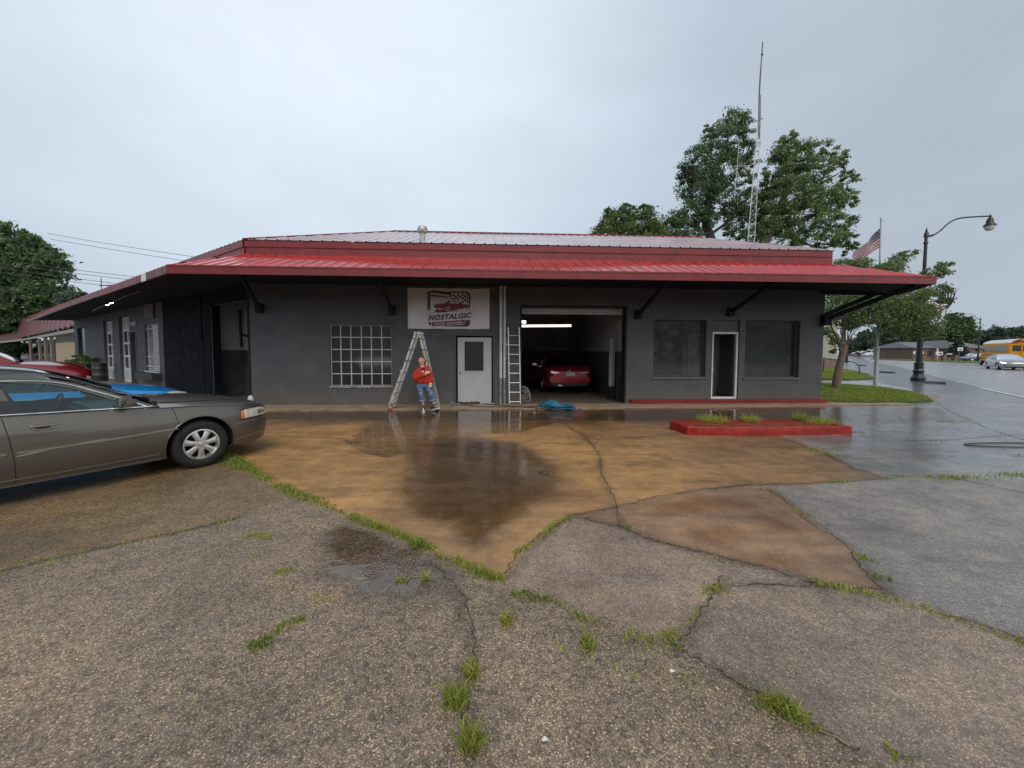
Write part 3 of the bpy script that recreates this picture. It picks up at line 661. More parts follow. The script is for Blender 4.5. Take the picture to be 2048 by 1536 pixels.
mbk = MB(); mbk.add([Pf, Qf, Vector((BLEN+.1, DEP, UZ1)), Vector((-6, DEP+1, UZ1)), B0, Sr, Sb, z_(e2, UZ1)], [(0, 1, 2, 3), (1, 4, 2), (0, 3, 7, 5), (5, 7, 6)]); mbk.build('rear_roof', MATS['weathered_roof_metal'], bld)
ms.build('side_roof', MATS['weathered_roof_metal'], bld)
cap = MB(); cap.tube([Pf+Vector((0, 0, .01)), Qf+Vector((0, 0, .01))], .05, 6); cap.tube([A0+Vector((0, 0, .01)), Pf+Vector((0, 0, .01))], .035, 6); cap.build('ridge_cap', M_REDF, bld)
# soffit
so = MB(); WZ = EZ0+.13
so.add([z_(EL, EZ0+.03), z_(ER, EZ0+.03), z_((BLEN, 0), WZ), z_((0, 0), WZ), z_(RC, EZ0+.03)], [(0, 1, 2, 3), (1, 4, 2)])
so.add([z_(EL, EZ0+.03), z_((0, 0), WZ), z_(sideP(25.6, 0, 0), WZ), z_(ELL, EZ0+.0)], [(0, 1, 2, 3)]); so.build('soffit', M_DARK, bld)
# canopy brackets
def bracket(wx, wy, ex, ey):
    s, z = bf(wx, wy); p = onplane(ex, ey, BL+BN*1.86, BN); q = WBi @ p
    mb = MB(); mb.bar((s, -.05, z), (q.x, q.y, EZ0+.05), .07, .10); mb.bevbox((s, -.07, z+.02), (.2, .14, .26), .01)
    return mb.build('canopy_bracket', M_STEEL, bld)
for a in ((522, 618, 478, 549), (785, 622, 757, 555), (1275, 630, 1338, 560), (1459, 625, 1552, 565)): bracket(*a)
def armW(a, b, w):
    mb = MB(); mb.bar(a, b, w*.7, w); mb.build('canopy_bracket', M_STEEL, bld)
s_, zc = bf(1644, 640); armW((BLEN-.05, -.06, zc), (ER.x-.25, ER.y+.25, EZ0+.02), .12); armW((BLEN+.05, .2, zc+.12), (RC.x-.9, RC.y-.12, EZ0+.02), .12)
cb = MB(); cb.bevbox((BLEN-.02, -.08, zc), (.24, .2, .34), .01); cb.build('bracket_plate', M_STEEL, bld)
# red curb, apron
rc = MB(); c0 = bf(1256, 800)[0]; pr = [(c0, 0), (c0+.1, -.12), (c0+.25, -.2), (BLEN+.02, -.2), (BLEN+.08, -.12), (BLEN+.08, 0)]
rc.prism(pr, .03, .15); rc.build('red_base_curb', M_CURB, bld)
ap = MB(); ap.prism([(-.4, -.02), (BLEN+2.2, -.02), (BLEN+2.6, -.45), (9, -.95), (0, -1.02), (-3.0, -.6), tuple(sideP(9, -.9, 0).xy), tuple(sideP(9, -.02, 0).xy)], .004, .035); o = ap.build('apron', M_CONC, None)
o.matrix_world = WB; tag(o, kind='structure')

# --- openings
def frame_rect(mb, P, a, b, z0, z1, w, d0, d1, bottom=True):
    for (x0, x1, y0, y1) in ((a, a+w, z0, z1), (b-w, b, z0, z1), (a+w, b-w, z1-w, z1))+(((a+w, b-w, z0, z0+w),) if bottom else ()):
        vs = [P(x, d, z) for d in (d0, d1) for (x, z) in ((x0, y0), (x1, y0), (x1, y1), (x0, y1))]
        mb.add(vs, [(3,2,1,0),(4,5,6,7),(0,1,5,4),(1,2,6,5),(2,3,7,6),(3,0,4,7)])
def pbox(mb, P, x0, x1, d0, d1, z0, z1):
    vs = [P(x, d, z) for d in (d0, d1) for (x, z) in ((x0, z0), (x1, z0), (x1, z1), (x0, z1))]
    mb.add(vs, [(3,2,1,0),(4,5,6,7),(0,1,5,4),(1,2,6,5),(2,3,7,6),(3,0,4,7)])
M_GL = glass('shop_glass', (.62, .66, .68), .6, .10, .10, base=(.06, .065, .07)); M_GLS = glass('film_glass', (.45, .5, .52), .9, .40, .12, base=(.040, .045, .05), rough=.06); M_GL2 = glass('dusty_glass', (.45, .5, .52), .9, .35, .4, base=(.035, .045, .055))
M_MUN = mat('muntin_paint', (.50, .50, .50), .55, var=.25, scale=20)
def win(P, h, nx, nz, name='window', fm=M_WHITEP, gm=M_GL, depth=.07, fw=.04, mw=.022, gaps=(), label=None):
    a, b, z0, z1 = h; f = MB(); frame_rect(f, P, a+.003, b-.003, z0+.003, z1-.003, fw, depth, depth+.05)
    fo = f.build(name, fm, bld, label=label)
    if nx*nz > 1:
        mu = MB()
        for i in range(1, nx): x = a+(b-a)*i/nx; j = random.uniform(-.006, .006); pbox(mu, P, x-mw/2+j, x+mw/2+j, depth-.004, depth+.02, z0+fw, z1-fw)
        for i in range(1, nz): z = z0+(z1-z0)*i/nz; pbox(mu, P, a+fw, b-fw, depth-.009, depth+.016, z-mw/2, z+mw/2)
        mu.build('muntins', fm, fo)
    g = MB(); g.add([P(a+.01, depth+.035, z0+.01), P(b-.01, depth+.035, z0+.01), P(b-.01, depth+.035, z1-.01), P(a+.01, depth+.035, z1-.01)], [(0, 1, 2, 3)]); g.build('pane', gm, fo)
    return fo
w1 = win(frontP, hWin, 6, 5, fm=M_MUN, gm=glass('grimy_glass', (.35, .4, .42), .18, .75, .12, base=(.018, .02, .025), rough=.08), depth=.06, fw=.018, mw=.026, label='steel window of thirty small panes left of the ladder')
sl_ = MB(); sl_.bbox((hWin[0]-.02, -.03, hWin[2]-.05), (hWin[1]+.04, .05, hWin[2]+.015)); sl_.build('sill', mat('chipped_sill', (.24, .235, .23), .6, var=.4, scale=9), w1)
# papers stuck behind the panes
W_ = hWin[1]-hWin[0]; H_ = hWin[3]-hWin[2]
def wp(fx, fz): return (hWin[0]+fx*W_, .13, hWin[2]+fz*H_)
pa = MB(); pa.add([wp(.02, .40), wp(.13, .36), wp(.14, .375), wp(.06, .40), wp(.02, .43)], [(0, 1, 2, 3, 4)]); pa.add([wp(.18, .21), wp(.31, .21), wp(.32, .25), wp(.27, .315), wp(.18, .32)], [(0, 1, 2, 3, 4)])
pa.add([wp(.05, .375), wp(.065, .375), wp(.15, .21), wp(.13, .21)], [(0, 1, 2, 3)]); pa.build('torn_paper', mat('old_paper', (.52, .50, .42), .8, var=.15), w1)
pb = MB(); pb.add([wp(.54, .235), wp(.66, .225), wp(.66, .32), (wp(.54, .32))], [(0, 1, 2, 3)]); pb.build('yellow_paper', mat('yellow_paper', (.5, .48, .25), .8, var=.35, scale=25), w1)
# entrance door
dr = MB(); a, b, z0, z1 = hDoor
fr_ = MB(); frame_rect(fr_, frontP, a-.05, b+.05, .03, z1+.045, .055, -.012, .1, bottom=False); fro = fr_.build('door_frame', mat('dark_trim', (.05, .055, .065), .5, var=.15), bld)
da, dz = bf(915.5, 740)[0], bf(949, 675)[1]; db = bf(983, 740)[0]
M_DOOR = mat('grey_door_paint', (.40, .43, .46), .45, var=.06, scale=3, bump=.04, bscale=30)
ga, gz1 = bf(929, 700)[0], bf(948, 683)[1]; gb, gz0 = bf(967, 700)[0], bf(948, 742)[1]
D = MB(); wm_holes = [[(da, .06), (db, .06), (db, dz), (da, dz)], [(ga, gz0), (gb, gz0), (gb, gz1), (ga, gz1)]]
D.sheet(wm_holes, lambda x, y: Vector((x, .03, y)), (0, .045, 0)); door = D.build('entrance_door', M_DOOR, bld, label='pale grey door with square glass')
k = MB(); frame_rect(k, frontP, ga-.03, gb+.03, gz0-.03, gz1+.03, .03, .015, .03); k.build('glass_stop', M_DOOR, door)
k = MB(); k.add([(ga, .05, gz0), (gb, .05, gz0), (gb, .05, gz1), (ga, .05, gz1)], [(0, 1, 2, 3)]); k.build('pane', MATS['grimy_glass'], door)
k = MB(); kz = bf(918, 744)[1]; k.lathe([(.032, 0), (.032, .006), (.012, .01), (.012, .03), (.026, .035), (.03, .05), (.022, .062), (0, .064)], 14, (da+.07, .03, kz), Matrix.Rotation(R(90), 3, 'X')); k.build('knob', M_GALV, door, smooth=40)
k = MB(); k.lathe([(.028, 0), (.028, .012), (.02, .018), (0, .018)], 14, (da+.07, .03, kz+.14), Matrix.Rotation(R(90), 3, 'X')); k.build('deadbolt', M_GALV, door, smooth=40)
k = MB(); k.bbox((a-.03, -.06, .036), (b+.03, .1, .058)); k.build('threshold', M_GALV, bld)
# bay door rolled up: two visible panels, tracks
bd = MB(); zt = hBay[3]; zb1 = bf(1146, 620)[1]
bd.bbox((hBay[0]+.02, .25, zt-.16), (hBay[1]-.02, .29, zt+.1)); bd.bbox((hBay[0]+.02, .23, zt-.24), (hBay[1]-.02, .31, zt-.165)); bdo = bd.build('rolled_bay_door', mat('bay_door_metal', (.35, .35, .36), .5, var=.15, scale=4), bld)
for x in (hBay[0]+.008, hBay[1]-.06): k = MB(); pbox(k, frontP, x, x+.05, .22, .27, .03, zt-.1); k.build('door_track', M_STEEL, bdo)
k = MB(); frame_rect(k, frontP, hBay[0]+.001, hBay[1]-.001, .03, zt-.001, .05, -.01, .21, bottom=False); k.build('bay_frame', M_STEEL, bld)
# shop windows
for h in (hA, hB):
    f = win(frontP, h, 1, 1, name='shop_window', fm=mat('dark_window_frame', (.06, .065, .075), .4, var=.1), gm=M_GLS, depth=.14, fw=.035)
    k = MB(); k.bbox((h[0]-.03, -.035, h[2]-.06), (h[1]+.03, .13, h[2]-.002)); k.build('sill', mat('sill_concrete', (.10, .105, .115), .5, var=.15), f)
# paper backing behind window B and dim interior wall
pbk = MB(); pbk.bbox((hB[0]+.1, .9, hB[2]-.3), (hB[0]+.75, .95, hB[3]-.05)); pbk.bbox((hB[0]+1.05, 1.2, hB[2]-.2), (hB[1]-.05, 1.26, hB[3]-.2)); pbk.build('interior_board', mat('interior_board', (.2, .24, .27), .8, var=.3, scale=2), bld)
# office door: white frame, leaf standing open
a, b, z0, z1 = hD2; fz = bf(1451, 664)[1]
k = MB(); frame_rect(k, frontP, a+.01, b-.01, .153, fz, .055, .05, .12); dfo = k.build('office_door_frame', M_WHITEP, bld)
k = MB(); k.bbox((a, .06, fz+.002), (b, .11, z1-.002)); k.build('transom_panel', M_BLK2 if False else mat('transom_paint', (.05, .055, .06), .5), dfo)
k = MB(); k.bbox((a-.3, 1.2, .1), (b+.5, 1.26, 2.6)); k.build('inner_wall_panel', mat('green_grey_wall', (.30, .35, .34), .8, var=.15), bld)
k = MB(); k.bbox((b-.10, .14, .18), (b-.06, .85, fz-.07)); k.build('open_door_leaf', mat('black_door', (.04, .045, .05), .35), dfo)
k = MB(); k.bbox((a+.06, .3, .03), (b-.06, 2.2, .16)); k.build('door_step', mat('door_mat', (.10, .10, .09), .8, var=.4, scale=9), bld)
# interior white door frame seen in shop window A
ia, iz = bf(1376, 700, -.5); ib = bf(1408, 700, -.5)[0]; zt2 = bf(1390, 668, -.5)[1]
k = MB(); k.bbox((ia, .5, .2), (ia+.07, .56, zt2)); k.bbox((ia+.07, .5, zt2-.07), (ib+.35, .56, zt2)); k.bbox((ia+.07, .5, 1.02), (ib+.35, .55, 1.06)); k.bbox((ia+.07, .47, .75), (ia+.12, .5, 1.1)); k.build('inner_glazed_door', M_WHITEP, bld)
# side wall: window with white bars and planter box under it
ws = win(sideP, sWin, 1, 3, name='barred_window', fm=M_WHITEP, gm=M_GL2, depth=.1)
k = MB(); n = 7
for i in range(n): x = sWin[0]+(sWin[1]-sWin[0])*(i+.5)/n; pbox(k, sideP, x-.011, x+.011, .045, .067, sWin[2]+.02, sWin[3]-.02)
for f in (.1, .3, .9): z = sWin[2]+(sWin[3]-sWin[2])*f; pbox(k, sideP, sWin[0]+.01, sWin[1]-.01, .03, .044, z-.014, z+.014)
k.build('window_bars', M_WHITEP, ws)
k = MB(); pbox(k, sideP, sWin[0]-.25, sWin[1]+.3, -.32, -.005, sWin[2]-.33, sWin[2]-.06); k.build('window_planter_box', mat('dark_wood_box', (.04, .038, .036), .7, var=.3, stretch=(1, 1, 9)), bld)
k = MB(); pbox(k, sideP, sWin[0]-.06, sWin[1]+.06, -.07, -.008, sWin[2]-.05, sWin[2]-.008); k.build('sill', M_WHITEP, ws)
# dark panel left of the open side bay, with shade painted over the header
k = MB(); xm = sf(408, 700)[0]; pbox(k, sideP, xm+.02, sPan[1], -.05, -.004, .035, 3.52); pbox(k, sideP, sOpen[1]+.055, xm-.02, -.03, -.004, .035, 3.52); pbox(k, sideP, .1, sOpen[1]+.05, -.02, -.004, sOpen[3]+.004, 3.52); po = k.build('navy_panel_and_shade', mat('navy_panel_shade', (.007, .009, .014), .8, var=.2, scale=1.2, spec=.1, rvar=.1), bld)
k = MB(); pbox(k, sideP, sOpen[1]-.014, sOpen[1]-.002, -.028, .205, .035, sOpen[3]-.01); k.build('jamb_shade_strip', MATS['navy_panel_shade'], bld)  # dark strip put in as the shade of the jamb reveal
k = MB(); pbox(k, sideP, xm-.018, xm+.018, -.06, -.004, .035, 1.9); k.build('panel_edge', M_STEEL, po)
k = MB(); pbox(k, sideP, sOpen[1]+.002, sOpen[1]+.05, -.02, .05, .03, 3.0); k.build('jamb_trim', mat('trim_grey', (.2, .2, .2), .5, var=.2), bld)
k = MB(); pbox(k, sideP, sOpen[0]-.09, sOpen[0]-.02, -.035, -.005, .03, 3.2); k.build('jamb_post', M_STEEL, bld)
# raised door tracks in the open side bay
k = MB(); q0, q1 = sideP(sOpen[0]+.35, .6, 2.75), sideP(sOpen[0]+1.9, 2.6, 2.95); k.bar(q0, q1, .06, .1); k.bar(sideP(1.9, .5, 2.1), sideP(1.4, 2.2, 1.75), .05, .08); k.bar(sideP(1.95, .5, 2.9), sideP(1.9, .5, 1.7), .05, .08); k.bar(sideP(.4, 1.6, 1.72), sideP(2.0, 1.6, 1.78), .05, .07); k.build('door_rail', M_STEEL, bld)
# side doors
k = MB(); pbox(k, sideP, sDr[0]+.01, sDr[1]-.01, .15, .19, .03, sDr[3]-.01); k.build('dark_side_door', mat('black_door', (.04, .045, .05), .35), bld)
k = MB(); frame_rect(k, sideP, sDr[0]-.06, sDr[1]+.06, .03, sDr[3]+.06, .06, -.02, .02, bottom=False); k.build('side_door_frame', mat('trim_slate', (.10, .11, .125), .5), bld)
for h, lab in ((sB1, 'white sectional bay door'), (sB2, 'white sectional bay door')):
    k = MB(); frame_rect(k, sideP, h[0]+.01, h[1]-.01, .03, h[3]-.02, .1, .12, .17); fo = k.build('glazed_bay_door', M_WHITEP, bld)
    k = MB(); H = h[3]-.05; nz = 5
    for i in range(1, nz): z = .03+H*i/nz; pbox(k, sideP, h[0]+.11, h[1]-.11, .125, .165, z-.05, z+.05)
    xm = (h[0]+h[1])/2; pbox(k, sideP, xm-.05, xm+.05, .115, .16, .1, H); k.build('door_rails', M_WHITEP, fo)
    for a_, b_ in ((.05, .03+H/nz), (H*4/nz, H)): k = MB(); pbox(k, sideP, h[0]+.05, h[1]-.05, .14, .15, a_, b_); k.build('solid_panel', mat('cream_panel', (.45, .46, .45), .5, var=.1), fo)
    k = MB(); k.add([sideP(h[0]+.06, .145, H/nz), sideP(h[1]-.06, .145, H/nz), sideP(h[1]-.06, .145, H*4/nz), sideP(h[0]+.06, .145, H*4/nz)], [(0, 1, 2, 3)]); k.build('pane', M_GL2, fo)
k = MB(); pbox(k, sideP, sB3[0]+.02, sB3[1]-.02, .12, .16, sB3[2], sB3[3]); k.build('far_window', mat('black_glass', (.02, .022, .03), .2), bld)
# sign boxes on the side wall (blank, faded)
def sidebox(x0, x1, y0, y1, d, m, name, r=.03):
    h = SR(x0, x1, y0, y1); k = MB(); pbox(k, sideP, h[0], h[1], -d, -.004, h[2], h[3]); return h, k.build(name, m, bld)
h, o = sidebox(290, 309, 590, 638, .05, mat('sign_frame', (.06, .06, .065), .5), 'wall_sign')
k = MB(); pbox(k, sideP, h[0]+.1, h[1]-.1, -.058, -.051, h[2]+.08, h[3]-.08); k.build('sign_face', mat('faded_sign', (.17, .16, .165), .6, var=.2), o)
sidebox(262, 273, 644, 651, .03, mat('pale_plate', (.3, .31, .33), .5), 'number_plate')
# conduits on the front wall
for px, r in ((1001.5, .045), (1009, .038)):
    s = bf(px, 690)[0]; z0, z1_ = bf(px, 755)[1], bf(px, 563)[1]
    k = MB(); k.tube([(s, -.07, z0), (s, -.07, min(z1_, 3.5))], r, 12); k.tube([(s, -.07, 2.2), (s, -.07, 2.26)], r*1.15, 12); ko = k.build('drain_pipe', mat('white_pvc', (.52, .53, .56), .4, var=.12, scale=3), bld, smooth=40)
    k = MB(); k.tube([(s, -.07, .04), (s, -.07, z0)], r*1.02, 12); k.build('lower_pipe', mat('grey_pipe', (.20, .21, .22), .5, var=.35, scale=12), ko, smooth=40)
k = MB(); s = bf(1012, 690)[0]; k.bevbox((s+.03, -.07, bf(1012, 689)[1]), (.11, .06, .05), .008); k.tube([(s+.01, -.05, 1.35), (s+.01, -.05, 2.0)], .008, 6); k.build('hose_bib', M_GALV, bld)
# roof vents
def roofvent(px, pyt, pyb, Y, w, m):
    t = WBi @ atY(px, pyt, Y); b = WBi @ atY(px, pyb, Y); H = t.z-b.z; k = MB()
    k.lathe([(w*.42, -.3), (w*.36, H*.45), (w*.36, H*.62), (w*.6, H*.64), (w*.66, H*.74), (w*.66, H*.9), (w*.5, H), (0, H)], 16, (b.x, b.y, b.z)); k.build('roof_vent', m, bld, smooth=40)
roofvent(845, 453, 487, 12.15, .24, mat('vent_metal', (.42, .42, .42), .4, metal=.4, var=.3, scale=15)); roofvent(1541, 486, 502, 13.6, .2, M_GALV)
k = MB(); s, z = bf(1063, 520, .25); k.bevbox((s, -.25, z), (.16, .14, .16), .02); k.build('pipe_flashing', mat('red_cap', (.2, .03, .035), .5), bld)
# antenna on the side roof
q = WBi @ atY(203, 573, 22); k = MB(); k.tube([(q.x, q.y, q.z-1), (q.x, q.y, q.z+.5)], .018, 5); k.bar((q.x-.1, q.y, q.z+.05), (q.x+.9, q.y, q.z+.1), .05, .04); k.build('roof_antenna', M_STEEL, bld)
# floodlights under the side eave
def sg(px, py, off): 
    p = onplane(px, py, BL+SN*off, SN); return WBi @ p
for px, py in ((214.5, 608.5), (222.5, 605)):
    q = sg(px, py, 1.5); k = MB(); k.lathe([(.02, .12), (.04, .07), (.055, .0)], 12, q, Matrix.Rotation(R(25), 3, 'X')); ko = k.build('flood_lamp', M_STEEL, bld, smooth=40)
    k = MB(); k.lathe([(.0, -.035), (.035, -.03), (.055, .0), (.0, .002)], 12, q, Matrix.Rotation(R(25), 3, 'X')); k.build('lamp_lens', lampmat('flood_glow', (1, .93, .72), 14), ko, smooth=60)
k = MB(); k.tube([sg(185, 622, 1.45), sg(212, 609, 1.45), sg(226, 604, 1.45), sg(250, 592, 1.45), sg(280, 583, 1.45)], .015, 5); k.build('conduit', mat('trim_grey', (.2, .2, .2), .5), bld)
# ------------------------------------------------------------------ cars
M_TYRE = mat('tyre_rubber', (.012, .012, .013), .75, var=.2, scale=20, bump=.3, bscale=80)
M_ALLOY = mat('alloy_wheel', (.55, .56, .57), .32, metal=.75, var=.08, scale=6)
M_CHROME = mat('chrome', (.75, .76, .78), .12, metal=1, var=.05)
M_BLACKP = mat('black_plastic', (.015, .016, .017), .45, var=.2)
M_WELL = mat('wheel_well_black', (.008, .008, .008), .9, var=.2)
M_SEAM = mat('panel_gap', (.006, .006, .006), .8, var=.1)
M_CARGL = glass('car_glass', (.46, .76, .72), 1.1, .0, .08, base=(.02, .03, .03))
M_DARKGL = glass('dark_car_glass', (.10, .13, .14), 1.1, .15, .05)
M_HEAD = mat('headlamp_lens', (.60, .60, .52), .12, var=.18, scale=14, coat=1, metal=.15)
M_AMBER = mat('amber_lens', (.75, .16, .02), .15, var=.1, coat=1)
M_TAIL = mat('red_lens', (.35, .01, .015), .12, var=.15, coat=1)
M_SEAT = mat('grey_seat', (.12, .12, .115), .8, var=.2)
def paint(name, c, metal=.5, rough=.3): return mat(name, c, rough, metal=metal, var=.05, scale=3, coat=.9, crough=.05, bump=.03, bscale=300)

def smoothi(x, xs, ys):
    """monotone-ish smooth interpolation through control points"""
    if x <= xs[0]: return ys[0]
    if x >= xs[-1]: return ys[-1]
    for i in range(len(xs)-1):
        if xs[i] <= x <= xs[i+1]:
            h = xs[i+1]-xs[i]; t = (x-xs[i])/h
            def sl(j):
                if j == 0: return (ys[1]-ys[0])/(xs[1]-xs[0])
                if j == len(xs)-1: return (ys[-1]-ys[-2])/(xs[-1]-xs[-2])
                a = (ys[j]-ys[j-1])/(xs[j]-xs[j-1]); b = (ys[j+1]-ys[j])/(xs[j+1]-xs[j])
                return 0 if a*b <= 0 else 2*a*b/(a+b)
            m0, m1 = sl(i)*h, sl(i+1)*h; t2, t3 = t*t, t*t*t
            return (2*t3-3*t2+1)*ys[i]+(t3-2*t2+t)*m0+(-2*t3+3*t2)*ys[i+1]+(t3-t2)*m1
class Car:
    """x forward (0 at the front axle), y to the car's left, z up. Side 'sg' -1 is the car's right"""
    def __init__(c, **k): c.__dict__.update(k)
    def W(c, x): return smoothi(x, *c.plan)
    def zs(c, x): return smoothi(x, *c.belt)
    def zb(c, x): return smoothi(x, *c.bottom)
    def side_y(c, x, z):
        """half width of the body side at (x, z)"""
        w = c.W(x); zs, zb = c.zs(x), c.zb(x); v = (z-zb)/max(zs-zb, 1e-3)
        v = max(0, min(1, v))
        return w*(1-c.tuck*(1-min(1, v/.45))**2 - c.shoulder*max(0, (v-.55)/.45)**2.2)
    def zc(c, x): return smoothi(x, *c.centre)
    def cabin(c, x): return c.cab[0] < x < c.cab[1]
    def yroof(c, x): return c.W(min(max(x, c.cab[0]+.2), c.cab[1]-.2))
    def gy(c, x, z):
        """half width of the greenhouse side at height z"""
        zs = c.zs(x); t = (z-zs)
        return c.side_y(x, zs)-.012-t*c.tumble-.08*max(0, t-.25)**1.0
    def S(c, x, z, off=0.0, sg=-1):
        if z <= c.zs(x)+1e-6: y = c.side_y(x, z)
        else: y = c.gy(x, z)
        return Vector((x, sg*(y+off), z))
def car_body(c, P, root, res=.035):
    xr, xf = c.ends; mb = MB()
    n = int((xf-xr)/res); xs = [xr+(xf-xr)*i/n for i in range(n+1)]
    extra = [xf-.01, xf-.03, xf-.06, xf-.1, xr+.01, xr+.03, xr+.06, xr+.1]; xs = sorted(set(xs+extra)); nv = max(10, int(.75/res)); nt = 8
    vs, fs = [], []; rows = []
    for x in xs:
        zb, zs = c.zb(x), c.zs(x); w = c.side_y(x, zs); row = [(x, 0, zb+.02), (x, c.side_y(x, zb)*.8, zb), ]
        for j in range(nv+1):
            z = zb+(zs-zb)*j/nv; row.append((x, c.side_y(x, z), z))
        zc = c.zc(x)
        for j in range(1, nt+1):
            t = j/nt; a = t*math.pi/2
            y = w*(1-t); zz = zs+(zc-zs)*(1-(1-t)**2.4); row.append((x, y, zz))
        rows.append([Vector(p) for p in row])
    m = len(rows[0]); flat = [p for r in rows for p in r]; inside = [False]*len(flat)
    for ax in (0, -c.wb):
        for i, p in enumerate(flat):
            k = i % m
            if k > nv+2: continue
            dx, dz = p.x-ax, p.z-c.axz
            if dx*dx+dz*dz < c.ra**2 and p.y > .3: inside[i] = True
    keep = []
    for i in range(len(rows)-1):
        for k in range(m-1):
            q = (i*m+k, i*m+k+1, (i+1)*m+k+1, (i+1)*m+k)
            if k >= nv+2 and c.cabin((rows[i][0].x+rows[i+1][0].x)/2) and not c.solid_top: continue
            if all(inside[a] for a in q): continue
            xm = (rows[i][0].x+rows[i+1][0].x)/2
            if k <= 1 and any(abs(xm-ax) < c.ra for ax in (0, -c.wb)) : continue
            keep.append(q)
    for i, p in enumerate(flat):
        if inside[i]:
            for ax in (0, -c.wb):
                dx, dz = p.x-ax, p.z-c.axz; r = math.hypot(dx, dz)
                if r < c.ra and r > 1e-6:
                    nx, nz = ax+dx/r*c.ra, c.axz+dz/r*c.ra; nz = max(nz, c.zb(nx)); flat[i] = Vector((nx, c.side_y(nx, nz), nz)); break
    for k in range(m-1):
        pass
    mb.add(flat, keep)
    for e_ in (0, len(rows)-1):
        mb.add([Vector(p) for p in rows[e_]], [list(range(m))])
    mb.mirror(1)
    return mb.build('body', P, root, smooth=32, weld=.0008)
def ribbon(c, pts, w, off, sg, mb, n=10, th=.006, dz=None):
    """thin strip following the body side along (x, z) points"""
    q = catmull([(x, z, 0) for x, z in pts], n); rows = []
    for i, p in enumerate(q):
        t = q[min(i+1, len(q)-1)]-q[max(i-1, 0)]; t.normalize(); nn = Vector((-t.y, t.x, 0))*w/2
        a, b = p+nn, p-nn
        rows.append([c.S(a.x, a.y, .0, sg), c.S(a.x, a.y, off, sg), c.S(b.x, b.y, off, sg), c.S(b.x, b.y, .0, sg)])
    mb.grid(rows)
def side_patch(c, pts_top, pts_bot, off, sg, mb, n=10, m=3):
    """lens-like patch on the body side between two (x, z) curves"""
    a = catmull([(x, z, 0) for x, z in pts_top], n); b = catmull([(x, z, 0) for x, z in pts_bot], n); rows = []
    for j in range(len(a)):
        r = []
        for k in range(m+1):
            p = a[j].lerp(b[j], k/m); bul = off if 0 < k < m and 0 < j < len(a)-1 else off*.35; r.append(c.S(p.x, p.y, bul, sg))
        rows.append(r)
    mb.grid(rows)
def wheel(root, x, y, rad, width, rimr, side, spokes=7, style='alloy', rm=None, simple=False):
    """side: -1 outer face towards -y"""
    Rm = Matrix.Rotation(R(90)*(1 if side < 0 else -1), 3, 'X'); c = Vector((x, y, rad)); rm = rm or M_ALLOY
    w = width; k = MB()
    k.lathe([(rimr, w/2-.01), (rimr+.012, w/2), (rad-.05, w/2+.004), (rad-.018, w/2-.012), (rad-.002, w/2-.035), (rad, w/2-.06), (rad, -w/2+.06), (rad-.018, -w/2+.012), (rad-.05, -w/2), (rimr, -w/2+.01)], 20 if simple else 44, c, Rm, cap=False)
    t = k.build('tyre', M_TYRE, root, smooth=50)
    k = MB(); k.lathe([(rimr+.002, w/2-.004), (rimr-.014, w/2-.001), (rimr-.022, w/2-.022), (rimr-.03, w/2-.09)], 20 if simple else 44, c, Rm, cap=False)
    for i in range(spokes):
        a = 2*math.pi*i/spokes+.2; u = Vector((math.cos(a), math.sin(a), 0)); v = Vector((-math.sin(a), math.cos(a), 0)); wi, wo = .030 if not simple else .03, .052 if spokes <= 7 else .03
        pr = [(.045, wi*1.15, w/2-.016), (rimr*.45, wi, w/2-.012), (rimr*.75, wi*1.2, w/2-.018), (rimr-.016, wo, w/2-.026)]
        rows = []
        for r_, hw, h in pr:
            rows.append([Rm @ (u*r_+v*(-hw)+Vector((0, 0, h-.035)))+c, Rm @ (u*r_+v*(-hw)+Vector((0, 0, h-.008)))+c, Rm @ (u*r_+v*(-hw*.6)+Vector((0, 0, h)))+c, Rm @ (u*r_+v*(hw*.6)+Vector((0, 0, h)))+c, Rm @ (u*r_+v*hw+Vector((0, 0, h-.008)))+c, Rm @ (u*r_+v*hw+Vector((0, 0, h-.035)))+c])
        k.grid(rows)
    k.lathe([(0, w/2-.004), (.028, w/2-.006), (.034, w/2-.014), (.075, w/2-.016), (.085, w/2-.03), (.085, w/2-.05)], 24, c, Rm)
    rim = k.build('rim', rm, t, smooth=40)
    k = MB(); k.lathe([(0, w/2-.075), (rimr-.025, w/2-.075)], 24, c, Rm); k.build('brake_shadow_disc', M_WELL, t)
    if not simple:
        for i in range(5):
            a = 2*math.pi*i/5+.5; p = Vector((math.cos(a)*.055, math.sin(a)*.055, w/2-.018)); k = MB()
            k.lathe([(.0145, 0), (.0145, .008), (0, .008)], 10, c+Rm @ p, Rm); k.lathe([(.008, .0082), (.007, .016), (0, .016)], 8, c+Rm @ p, Rm); k.build('lug_nut', M_BLACKP if i % 1 else M_CHROME, rim)
    return t
